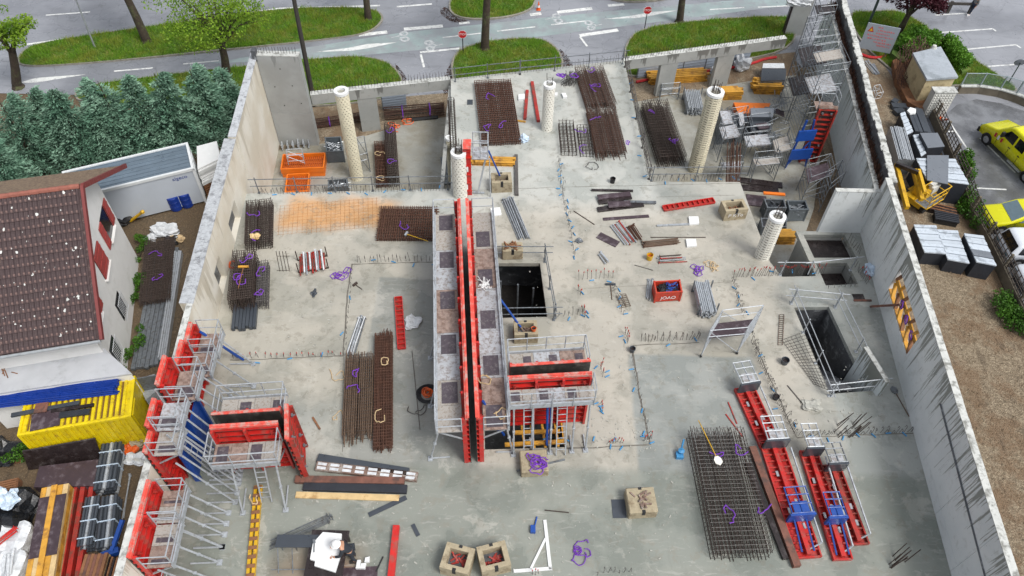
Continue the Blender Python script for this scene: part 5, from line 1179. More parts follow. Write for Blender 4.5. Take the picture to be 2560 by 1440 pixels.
# ================================================================== SCAFFOLD AND STOCK ON THE LOWER FLOOR
def tower(label, q, z, h, lifts, mat='dull galvanised', decks=(), rung=.35, group=None, wheels=False, name='scaffold_tower', r=.028):
    P = [G(*p, z) for p in q]; O = P[0]; t = thing(name, label, 'scaffold', O, 0, group); U = Vector((0, 0, 1)); P = [p-O for p in P]
    for p in P:
        m = MB(); m.tube(p+U*(.12 if wheels else 0), p+U*h, r, 5); part(t, 'standard', m, mat)
    if wheels:
        for p in P:
            m = MB(); m.tube(p+Vector((-.03, 0, .08)), p+Vector((.03, 0, .08)), .08, 10); part(t, 'castor', m, 'black rubber')
    for a, b in ((0, 3), (1, 2)):
        m = MB(); n = int(h/rung)
        for k in range(1, n+1): m.tube(P[a]+U*(h*k/n), P[b]+U*(h*k/n), r*.75, 4)
        part(t, 'end_frame', m, mat)
    for l in range(lifts):
        z0 = h*l/lifts; z1 = h*(l+1)/lifts
        for a, b in ((0, 1), (3, 2)):
            m = MB(); m.tube(P[a]+U*z1, P[b]+U*z1, r*.8, 4); m.tube(P[a]+U*(z1-.5), P[b]+U*(z1-.5), r*.8, 4)
            m.tube(P[a]+U*(z0+.1), P[b]+U*(z1-.1), r*.7, 4) if l % 2 else m.tube(P[b]+U*(z0+.1), P[a]+U*(z1-.1), r*.7, 4)
            part(t, 'brace', m, mat)
    for zz, mt_, f in decks:
        a, b, c, d = P; m = MB(); vs = [a.lerp(d, .08), b.lerp(c, .08), b.lerp(c, f), a.lerp(d, f)]
        m.prism([(v.x, v.y) for v in vs], zz, zz+.06); part(t, 'deck', m, mt_)
    return t
tower('tall scaffold stair tower in the rear right corner, the outer bay', [(1948, 252), (2000, 240), (2018, 296), (1962, 306)], ZG, 6.6, 4, decks=((2., 'dark ply', .9), (4.3, 'dark ply', .9)), rung=.45)
tower('tall scaffold stair tower in the rear right corner, the bay with the ladder', [(1966, 312), (2026, 300), (2046, 352), (1984, 362)], ZG, 6.2, 4, decks=((3.9, 'walkway plate', .9), (5.7, 'walkway dusty', .5)), rung=.3)
tower('slender scaffold frame rising against the grey end wall', [(1985, 160), (2022, 156), (2030, 186), (1992, 190)], ZG, 5.6, 3, decks=((4.8, 'dark ply', .9),), rung=.5)
tower('low scaffold frame with a brown board beside the double wall', [(1990, 476), (2044, 462), (2052, 500), (1996, 520)], ZG, 2.6, 2, decks=((1.9, 'film ply', .9),), rung=.4)
tower('lean scaffold frame next to the gravel strip', [(2040, 496), (2075, 470), (2082, 500), (2046, 530)], ZG, 2.4, 1, rung=.35)
SG = 'scaffold trestles piled on the lower floor'
TR = [('trestle with a pale deck left of the piled trestles', [(1782, 372), (1822, 364), (1834, 398), (1792, 406)], 2.6, 'walkway plate'), ('trestle with a tilted plate in the middle of the pile', [(1842, 390), (1902, 384), (1910, 414), (1850, 420)], 2.4, 'walkway plate'),
      ('trestle with rungs at the right of the pile', [(1912, 398), (1950, 386), (1960, 424), (1922, 436)], 2.3, 'walkway dusty'), ('low trestle at the deck edge left of the pile', [(1790, 440), (1840, 436), (1844, 452), (1794, 456)], 1.6, 'walkway plate'),
      ('trestle at the deck edge right of the rusty bar bundle', [(1868, 440), (1928, 434), (1934, 452), (1874, 458)], 2.0, 'walkway dusty'), ('trestle carrying a dark board at the back of the pile', [(1812, 330), (1852, 324), (1858, 350), (1818, 356)], 2.0, 'dark sheet'), ('trestle hidden behind the pale deck plates', [(1860, 340), (1908, 334), (1914, 362), (1866, 368)], 1.8, 'dark sheet')]
for lb, q, h, dm in TR: tower(lb, q, ZG, h, 1, decks=((h*.7, dm, .95),), rung=.28, group=SG, name='scaffold_trestle')
m = MB()
for k in range(16): a = G(1815+k*2.3, 460, ZG+1.9); m.tube(a, a+Vector((.5+random.uniform(-.1, .1), 3.2+random.uniform(-.3, .3), random.uniform(.2, .7))), .025, 4)
solo('bar_bundle', 'bundle of rusty bars leaning up through the piled trestles', 'rebar', m, 'rebar rust')
for i, (c, n_, sx_, sy_, lb) in enumerate((((1822, 330), 46, 1.3, 1.1, 'jumble of steel frames and tubes at the back of the trestle pile'), ((1886, 372), 60, 1.5, 1.2, 'jumble of steel frames and tubes in the middle of the trestle pile'), ((1925, 300), 30, .8, .9, 'jumble of tubes below the stair tower'))):
    t = thing('tube_pile', lb, 'tubes', G(*c, ZG)); m = MB(); rs = random.Random(90+i)
    for k in range(n_):
        a = Vector((rs.uniform(-1, 1)*sx_, rs.uniform(-1, 1)*sy_, rs.uniform(.1, 1.5))); an_ = rs.choice((0, 1.57, .3, 1.2))+rs.uniform(-.2, .2); l_ = rs.uniform(.5, 1.1); m.tube(a, a+Vector((math.cos(an_)*l_, math.sin(an_)*l_, rs.uniform(-.3, .5))), .024, 4)
    part(t, 'tubes', m, 'dull galvanised')['kind'] = 'stuff'
    for k in range(3):
        m = MB(); a = Vector((rs.uniform(-1, .6)*sx_, rs.uniform(-1, .6)*sy_, rs.uniform(.7, 1.6))); m.box(tuple(a), (rs.uniform(.5, .9), rs.uniform(.4, .6), .05), rs.uniform(-.3, .3), rs.uniform(-.4, .4)); part(t, 'deck_plate', m, ('walkway plate', 'dark sheet', 'film ply')[k])
def pbox(name, label, cat, q, zt, z0, mat, group=None, top=None, lip=.0):
    P = [G(*p, zt) for p in q]; O = sum(P, Vector())/len(P); O.z = z0; t = thing(name, label, cat, O, 0, group); L = [(p.x-O.x, p.y-O.y) for p in P]
    m = MB(); m.prism(L, 0, zt-z0-.03); part(t, 'body', m, mat); m = MB(); m.prism([(x*(1+lip), y*(1+lip)) for x, y in L], zt-z0-.03, zt-z0); part(t, 'top', m, top or mat); return t
def obin(name, label, q, zt, z0, mat, fillm=None, fill='mix', slats=0, group=None, inner=None):
    "open box given by its top rim in the photo"
    P = [G(*p, zt) for p in q]; O = sum(P, Vector())/4; O.z = z0; t = thing(name, label, 'bin', O, 0, group); P = [p-O for p in P]; H = zt-z0
    for i in range(4):
        a, b = P[i], P[(i+1) % 4]; n = Vector((0, 0, 0))-(a+b)/2; n.z = 0; n.normalize(); m = MB(); c0 = Vector((a.x, a.y, 0))+n*.03; c1 = Vector((b.x, b.y, 0))+n*.03
        m.bar(c0+Vector((0, 0, H/2+.06)), c1+Vector((0, 0, H/2+.06)), .04, H-.12)
        for z in (H, .1): m.bar(c0+Vector((0, 0, z)), c1+Vector((0, 0, z)), .07, .06)
        if slats:
            for k in range(1, slats): p = c0.lerp(c1, k/slats)-n*.03; m.bar(p+Vector((0, 0, .1)), p+Vector((0, 0, H)), .035, .035)
        part(t, 'side', m, mat)
    for p in P: m = MB(); q_ = Vector((p.x, p.y, 0))*.96; m.bar(q_, q_+Vector((0, 0, H+.04)), .08); part(t, 'corner_post', m, mat)
    m = MB(); m.prism([(p.x*.95, p.y*.95) for p in P], .08, .14); part(t, 'floor', m, inner or mat)
    if fillm:
        m = MB()
        for k in range(40):
            a = P[0].lerp(P[1], random.uniform(.08, .9)).lerp(P[3].lerp(P[2], random.uniform(.08, .9)), random.uniform(.1, .9)); a.z = H*random.uniform(.45, .85); an_ = random.uniform(0, 6.28); m.tube(a, a+Vector((math.cos(an_)*.4, math.sin(an_)*.3, random.uniform(-.1, .15))), .03, 4)
        part(t, 'contents', m, fillm)['kind'] = 'stuff'
    return t
# orange tubs with ribbed floors
def tub(label, q, zt, z0):
    P = [G(*p, zt) for p in q]; O = sum(P, Vector())/4; O.z = z0; d = P[1]-P[0]; rz = math.atan2(d.y, d.x); L = d.length; Wd = (P[3]-P[0]).length; t = thing('orange_tub', label, 'tub', O, rz); H = zt-z0
    m = MB(); m.bx(-L/2, L/2, -Wd/2, Wd/2, 0, H*.6); part(t, 'body', m, 'bin orange')
    m = MB()
    for s_ in (-1, 1): m.bx(-L/2-.03, L/2+.03, s_*Wd/2-.04, s_*Wd/2+.04, H*.5, H); m.bx(s_*L/2-.04, s_*L/2+.04, -Wd/2+.04, Wd/2-.04, H*.5, H)
    part(t, 'rim', m, 'bin orange')
    n = int(L/.13); rm = MB(); rm.bx(-.03, .03, -Wd/2+.06, Wd/2-.06, H*.6, H*.6+.09); copies(t, 'rib', rm.mesh('rib', 'bin orange dark'), [(-L/2+.12+(L-.24)*k/(n-1), 0, 0) for k in range(n)])
    m = MB()
    for k in range(1, 4): y = -Wd/2+Wd*k/4; m.bx(-L/2+.05, L/2-.05, y-.03, y+.03, H*.6+.002, H*.6+.1)
    part(t, 'cross_rib', m, 'bin orange dark')
tub('large orange plastic tub beside the tall pier', [(706, 386), (810, 382), (812, 418), (703, 422)], ZG+.75, ZG); tub('small orange plastic tub partly under the guard rail', [(718, 436), (772, 433), (768, 476), (714, 480)], ZG+.6, ZG)
pbox('orange_mesh_pallet', 'orange mesh barrier panels stacked on the lower floor behind the trestles', 'barrier', [(1834, 256), (1926, 258), (1920, 280), (1846, 284)], ZG+.7, ZG, 'bin orange dark', top='bin orange')
tower('steel trestle standing on the large orange tub', [(722, 398), (760, 396), (762, 410), (722, 412)], ZG+.8, .8, 1, rung=.3, name='scaffold_trestle', mat='galvanised')
obin('steel_bin', 'open grey steel bin holding galvanised tubes next to the tall cream column', [(812, 344), (852, 342), (858, 378), (816, 380)], ZG+.95, ZG, 'grey bin', 'galvanised'); obin('steel_bin', 'wire bin full of couplers at the deck edge below the grey bin', [(820, 450), (868, 447), (870, 466), (820, 470)], ZG+.9, ZG, 'dull galvanised', 'galvanised', slats=6)
obin('steel_bin', 'slatted grey steel bin behind the right white column', [(1910, 498), (1960, 498), (1966, 520), (1918, 520)], ZG+1., ZG, 'dull galvanised', 'dark sheet', slats=7); obin('steel_bin', 'solid grey steel bin with scrap right of the slatted bin', [(1968, 502), (2014, 502), (2022, 524), (1974, 526)], ZG+1., ZG, 'grey bin', 'dull galvanised')
obin('steel_bin', 'low rack of dark boards hidden by the right white column', [(1902, 546), (1968, 546), (1966, 568), (1905, 568)], ZG+.7, ZG, 'dull galvanised', inner='film ply')
def tube_rack(label, q, z, n, h, mat='galvanised', r=.045, posts=True, layers=4):
    f, rz, L, Wd = quad(q, z); t = thing('tube_rack', label, 'tubes', f, rz)
    for l in range(layers):
        m = MB()
        for k in range(n): y = -Wd/2+Wd*(k+.5)/n; m.tube((random.uniform(-.08, .08), y, .12+l*h/layers), (L+random.uniform(-.08, .08), y+random.uniform(-.03, .03), .12+l*h/layers), r, 6)
        part(t, 'tubes', m, mat)['kind'] = 'stuff'
    if posts:
        for x in (.25, L-.25):
            m = MB()
            m.bar((x, -Wd/2-.08, .05), (x, Wd/2+.08, .05), .08)
            for y in (-Wd/2-.08, Wd/2+.08): m.bar((x, y, 0), (x, y, h+.35), .06)
            part(t, 'rack_frame', m, 'dull galvanised')
    return t
tube_rack('rack of shiny galvanised props on the lower floor left of the tall cream column', [(1708, 246), (1744, 242), (1754, 288), (1716, 292)], ZG, 9, .7); tube_rack('rack of grey and black tubes with tall corner posts on the deck', [(1732, 722), (1766, 716), (1786, 792), (1750, 800)], 0, 8, .5)
tube_rack('crate of galvanised frames leaning at the foot of the pier', [(702, 366), (780, 364), (780, 374), (702, 377)], ZG, 6, .5, posts=False)
def beams(label, q, z, rows, layers, bw=.1, mat='timber yellow', bh=.14):
    f, rz, L, Wd = quad(q, z); t = thing('beam_stack', label, 'beams', f, rz)
    for l in range(layers):
        for k in range(rows): m = MB(); y = -Wd/2+Wd*(k+.5)/rows; a, b = random.uniform(-.2, .2), random.uniform(-.2, .2); m.bx(a, L+b, y-bw/2, y+bw/2, l*bh, l*bh+.035); m.bx(a, L+b, y-.015, y+.015, l*bh+.035, l*bh+bh-.04); m.bx(a, L+b, y-bw/2, y+bw/2, l*bh+bh-.04, l*bh+bh-.006); part(t, 'beam', m, mat)
    return t
beams('yellow formwork beams on the deck behind the column form', [(1180, 398), (1180, 414), (1282, 416), (1282, 402)], 0, 3, 2, .2); beams('yellow formwork beams stacked on the gravel under the right edge beam', [(1620, 192), (1622, 214), (1764, 204), (1760, 184)], ZG, 5, 4, .16)
beams('yellow formwork beams beside the top of the tall cream column', [(1774, 236), (1778, 252), (1848, 250), (1846, 234)], ZG, 4, 5, .18); beams('yellow formwork beams stacked under the stair tower', [(1880, 212), (1882, 236), (1946, 238), (1946, 214)], ZG, 5, 5, .18); beams('orange-brown formwork beams on the lower floor behind the right white column', [(1930, 592), (1932, 612), (1976, 612), (1974, 592)], ZG, 4, 5, .16)
def bar(name, label, cat, a, b, w, h, mat, z=0., group=None):
    A, rz, L = fr(a, b, z); m = MB(); m.bx(0, L, -w/2, w/2, .004, h); return solo(name, label, cat, m, mat, group, A, rz)
for a, b, lb in (((1846, 452), (1955, 466), 'upper black board on the lower floor by the deck corner'), ((1850, 470), (1945, 478), 'lower black board on the lower floor by the deck corner')): bar('board', lb, 'board', a, b, .5, .12, 'dark ply', ZG)
bar('ply_sheet', 'grey-violet plywood sheet on the lower floor below the black boards', 'board', (1866, 500), (1916, 506), 1.0, .06, 'film ply', ZG); bar('barrier_strip', 'orange plastic strip behind the slatted bin', 'barrier', (1908, 484), (1962, 488), .2, .1, 'bin orange', ZG+.9)
for i, (q, lb) in enumerate((([(1800, 278), (1828, 276), (1834, 308), (1806, 312)], 'pale deck plate stack left in the trestle pile'), ([(1876, 270), (1936, 270), (1932, 292), (1878, 292)], 'dark grey steel box behind the trestle pile'), ([(1846, 282), (1858, 280), (1862, 312), (1850, 314)], 'narrow pale panel standing between trestles'))):
    pbox('plate_stack', lb, 'plates', q, ZG+1.7, ZG, 'dull galvanised' if i != 1 else 'dark sheet', top='walkway plate' if i != 1 else 'mid sheet')
for c, lb in (((1900, 205), 'stack of formwork panels under the stair tower'),):
    pbox('panel_stack', lb, 'panels', [(1905, 172), (1966, 172), (1964, 200), (1902, 202)], ZG+.9, ZG, 'dull galvanised', top='dark sheet'); pbox('panel_stack', 'white and brown board pile behind the panels under the stair tower', 'panels', [(1908, 158), (1960, 158), (1962, 170), (1906, 170)], ZG+.8, ZG, 'film ply', top='plastic white')
# site fence and hose behind the edge beams
def fence(label, a, b, h, mat='fence metal', n=4):
    A, rz, L = fr(a, b, ZG); t = thing('site_fence', label, 'fence', A, rz)
    for k in range(n):
        m = MB(); m.bx(L*k/n+.015, L*(k+1)/n-.015, -.02, .02, .05, h)
        for j in range(5): m.bx(L*k/n+.03, L*(k+1)/n-.03, -.035, .035, .2+j*(h-.3)/5, .26+j*(h-.3)/5)
        part(t, 'sheet_panel', m, mat); m = MB(); m.bx(L*k/n-.03, L*k/n+.03, -.05, .05, 0, h+.05); part(t, 'post', m, 'dull galvanised')
fence('blue-grey sheet metal site fence behind the right edge beam', (1592, 196), (1870, 158), 1.5, n=5); fence('pale sheet metal fence panel under the left edge beam', (958, 276), (1018, 268), 1.3, n=1)
def hose(name, label, pts, r, mat, z=0., cat='hose'):
    P = [G(x, y, z) for x, y in pts]; q = P
    for _ in range(2): q = [q[0]]+[v for a, b in zip(q, q[1:]) for v in (a*.75+b*.25, a*.25+b*.75)]+[q[-1]]
    m = MB(); m.path([Vector((v.x, v.y, z+r+.01)) for v in q], r, 6); return solo(name, label, cat, m, mat)
hose('conduit_hose', 'thick red conduit lying behind the right edge beam', [(1590, 208), (1660, 194), (1760, 182), (1830, 172), (1880, 162), (1910, 150), (1940, 146)], .1, 'hose red', ZG); hose('conduit_hose', 'red conduit end below the white notice board', [(2150, 138), (2170, 146), (2195, 148), (2212, 142)], .1, 'hose red', ZG)
def heap(name, label, cat, c, z, size, mat, seed, n=3, sq=.7):
    rs = np.random.default_rng(seed); P = G(*c, z); t = thing(name, label, cat, P)
    bm = bmesh.new(); bmesh.ops.create_icosphere(bm, subdivisions=3, radius=1.)
    for v in bm.verts:
        k = 1+.18*math.sin(v.co.x*5+seed)+.16*math.sin(v.co.y*6+seed*2)+.12*math.sin(v.co.z*9+v.co.x*7); v.co = Vector((v.co.x*size[0]*k, v.co.y*size[1]*k, max(-.0, (v.co.z*.6+.4))*size[2]*k))
    me = bpy.data.meshes.new('body'); bm.to_mesh(me); bm.free(); me.materials.append(MATS[mat]); link('body', me, t); return t
heap('bulk_bag', 'crumpled white bulk bag beside the right-hand beam column', 'bag', (1850, 172), ZG, (.6, .5, 1.0), 'plastic white', 3); heap('bulk_bag', 'white bag lying left of the beam column behind the yellow beams', 'bag', (1790, 184), ZG, (.5, .35, .5), 'plastic white', 4)
heap('plastic_sheet', 'torn white plastic sheet on top of the grey end wall', 'sheet', (1995, 12), ZG+3.2, (.9, .4, .7), 'plastic white', 5)
m = MB(); sling(m, (0, 0, .05), .35, 26, .035, 11); sling(m, (.6, .1, .05), .3, 20, .035, 12)
solo('cable_heap', 'tangle of orange cable on the gravel under the left edge beam', 'cable', m, 'orange hose', None, G(990, 312, ZG)); hose('ground_sheet', 'black pipe lying near the orange cable tangle', [(1030, 303), (1095, 296)], .12, 'black rubber', ZG, 'pipe')
tower('scaffold frame behind the tall cream column', [(900, 392), (918, 388), (926, 430), (906, 436)], ZG, 1.6, 1, rung=.3, name='scaffold_trestle'); bar('steel_gate', 'steel grid gate leaning by the partly hidden column shell', 'gate', (1110, 395), (1122, 462), .5, .1, 'dull galvanised', ZG)
tower('guard cage at the foot of the left beam column on the gravel', [(1648, 242), (1694, 238), (1694, 250), (1648, 254)], ZG, 1.1, 1, rung=.2, name='guard_cage')
# ================================================================== LOOSE THINGS ON THE DECK
def block(label, q, h, recess=.0, notch=True, mat='block concrete', z0=0., contents=None):
    P = [G(*p, z0+h) for p in q]; O = sum(P, Vector())/4; O.z = z0; d = P[1]-P[0]; rz = math.atan2(d.y, d.x); L = ((P[1]-P[0]).length+(P[2]-P[3]).length)/2; Wd = ((P[3]-P[0]).length+(P[2]-P[1]).length)/2
    t = thing('concrete_block', label, 'concrete block', O, rz)
    if recess:
        e = min(L, Wd)*recess; m = MB(); fl = h*.42
        m.hprism([(-L/2, -Wd/2), (L/2, -Wd/2), (L/2, Wd/2), (-L/2, Wd/2)], [[(-L/2+e, -Wd/2+e), (L/2-e, -Wd/2+e), (L/2-e, Wd/2-e), (-L/2+e, Wd/2-e)]], 0, h); part(t, 'body', m, mat)
        m = MB(); m.bx(-L/2+e-.01, L/2-e+.01, -Wd/2+e-.01, Wd/2-e+.01, .02, fl); part(t, 'recess_floor', m, 'dark wet and shaded concrete')  # floor coloured dark to stand in for shade in the recess
    else:
        bm = bmesh.new(); bmesh.ops.create_cube(bm, size=1.)
        for v in bm.verts: v.co = Vector((v.co.x*L, v.co.y*Wd, (v.co.z+.5)*h))
        bmesh.ops.bevel(bm, geom=[e for e in bm.edges], offset=.035, segments=1, affect='EDGES')
        me = bpy.data.meshes.new('body'); bm.to_mesh(me); bm.free(); me.materials.append(MATS[mat]); link('body', me, t)
    if notch:
        for s_ in (-1, 1): m = MB(); m.bx(-.07, .07, s_*Wd/2-.11 if s_ > 0 else s_*Wd/2-.004, s_*Wd/2+.004 if s_ > 0 else s_*Wd/2+.11, h*.55, h+.004); part(t, 'lifting_notch', m, 'black rubber')
    if contents:
        m = MB(); z = h*.45 if recess else h+.01
        for k in range(14): a = random.uniform(0, 6.28); x, y = random.uniform(-.25, .25)*L, random.uniform(-.2, .2)*Wd; m.bar((x, y, z), (x+math.cos(a)*.3, y+math.sin(a)*.25, z+random.uniform(0, .12)), .06, .05)
        part(t, 'contents', m, contents)['kind'] = 'stuff'
    return t, L, Wd
block('tan ballast block with a round recess anchoring the blue prop behind the column', [(1228, 432), (1278, 430), (1280, 456), (1229, 458)], .75, .22, True, contents='rusty plate'); block('ballast block piled with timber beside the central walkway at the far guard rail', [(1254, 606), (1306, 604), (1308, 626), (1256, 628)], .7, .0, True, contents='old timber')
block('hollow ballast block below the square opening with the blue prop foot in it', [(1284, 802), (1342, 800), (1346, 836), (1286, 838)], .7, .2, True, contents='rusty plate'); block('ballast block carrying a heap of purple slings in front of the formwork', [(1298, 1126), (1366, 1122), (1372, 1176), (1304, 1182)], .5, 0, False)
block('solid ballast block standing alone at the lower right of the deck', [(1566, 1220), (1634, 1216), (1646, 1278), (1572, 1284)], .6, 0, True, contents='rusty plate'); block('left of two hollow ballast blocks at the bottom edge', [(1118, 1354), (1188, 1372), (1170, 1436), (1098, 1418)], .75, .2, True, contents='worn red paint'); block('right of two hollow ballast blocks at the bottom edge', [(1190, 1368), (1262, 1350), (1278, 1410), (1206, 1432)], .75, .2, True, contents='worn red paint')
t, L, Wd = block('lettered hollow ballast block near the right white column', [(1806, 502), (1862, 496), (1868, 524), (1812, 528)], .75, .2, True, contents='old timber')
o = link('lettering', text_mesh('P KTo', .34, 'sign white'), t); o.rotation_euler = (R(90), 0, 0); o.location = (.0, -Wd/2-.006, .36)
m = MB()
for s_ in range(6): sling(m, (random.uniform(-.3, .3), random.uniform(-.15, .15), .03+.02*s_), .22, 14, .022, 60+s_)
solo('sling_heap', 'heap of purple slings on the ballast block in front of the formwork', 'slings', m, 'purple sling', None, G(1340, 1152, .5)+Vector((0, 0, .01)))
bar('prop_tube', 'long steel prop poking out beside the sling-covered block', 'prop', (1292, 1178), (1412, 1150), .06, .08, 'dull galvanised')
def props(label, q, z, n, mats, r=.035, name='prop_bundle', lay=2):
    f, rz, L, Wd = quad(q, z); t = thing(name, label, 'props', f, rz)
    for k in range(n):
        y = -Wd/2+Wd*(k+.5)/n
        m = MB(); l = k % lay; a, b = random.uniform(-.12, .12), random.uniform(-.12, .12); m.tube((a, y, r+.01+l*2*r), (L+b, y+random.uniform(-.05, .05), r+.01+l*2*r), r, 6); m.box((a, y, r+.02+l*2*r), (.02, .12, .12)); part(t, 'tube', m, mats[k % len(mats)])
    return t
props('bundle of long galvanised tubes with yellow slings right of the central formwork', [(1254, 504), (1284, 498), (1324, 594), (1296, 604)], 0, 16, ['galvanised', 'dull galvanised', 'galvanised'], .03, lay=3); props('bundle of silver props beside the purple-tied bars', [(1524, 566), (1556, 560), (1592, 606), (1560, 614)], 0, 7, ['galvanised', 'galvanised', 'worn red paint'], .045)
props('bundle of silver bars above the dark rebar bundle', [(894, 800), (916, 796), (884, 884), (868, 890)], 0, 9, ['galvanised', 'plastic white', 'dull galvanised'], .03); props('loose thin grey bars lying near the trestle table', [(818, 1290), (832, 1300), (690, 1366), (660, 1362)], 0, 10, ['dull galvanised'], .014, 'bar_bundle', 1)
props('purple-strapped bundle of short brown bars', [(1566, 574), (1586, 568), (1606, 598), (1588, 606)], 0, 9, ['rebar rust'], .03, 'bar_bundle', 3); props('bundle of rusty bars by the yellow bucket', [(1612, 604), (1608, 620), (1696, 612), (1694, 598)], 0, 9, ['rebar rust', 'rebar tan'], .025, 'bar_bundle', 2)
props('jumble of red and grey props right of the yellow bucket', [(1648, 642), (1650, 660), (1712, 656), (1708, 640)], 0, 6, ['worn red paint', 'galvanised', 'rebar dark'], .03); props('props lying left of the red tool bin', [(1618, 706), (1632, 702), (1626, 748), (1616, 752)], 0, 4, ['galvanised'], .03); props('short silver prop pieces near the mobile rebar hooks', [(1496, 632), (1504, 640), (1524, 656), (1512, 660)], 0, 3, ['galvanised'], .05)
t = props('crate of red and white adjustable props on the deck', [(748, 640), (812, 634), (816, 680), (752, 686)], .12, 13, ['worn red paint', 'worn red paint', 'plastic white', 'galvanised', 'worn red paint', 'plastic white'], .045, lay=3)
m = MB()
for x in (.15, 1.0):
    m.bar((x, -.75, -.1), (x, .75, -.1), .06)
    for y in (-.75, .75): m.bar((x, y, -.12), (x, y, .6), .05)
part(t, 'crate_frame', m, 'rebar dark')
for lb, q, z in (('purple sling heap near the red and white props', (855, 688), 0), ('purple sling lying alone at the bottom of the deck', (1450, 1378), 0), ('purple sling loop near the yellow buckets and hooks', (1742, 676), 0), ('beige and purple slings tangled left of the right starter bars', (1785, 665), 0)):
    m = MB(); k = 6 if '855' in str(q) else 4
    for s_ in range(k): sling(m, (random.uniform(-.2, .2), random.uniform(-.2, .2), .02), .2, 12, .02, q[0]+s_)
    solo('sling_heap', lb, 'slings', m, 'purple sling' if 'beige' not in lb else 'rope', None, G(*q, z)+Vector((0, 0, .02)))
for lb, c in (('pale rope loops left of the dark rebar bundle', (840, 940)), ('second pale rope coil lower down beside the dark rebar bundle', (842, 1042)), ('thin rope and wire tangle right of the brown rebar bundle', (1038, 1032)), ('wavy wire lying below the rear rebar cages', (1480, 420))):
    m = MB(); sling(m, (0, 0, .02), .24, 14, .02, c[0]); solo('rope_coil', lb, 'rope', m, 'rope' if 'wire' not in lb else 'rebar grey', None, G(*c, 0)+Vector((0, 0, .02)))
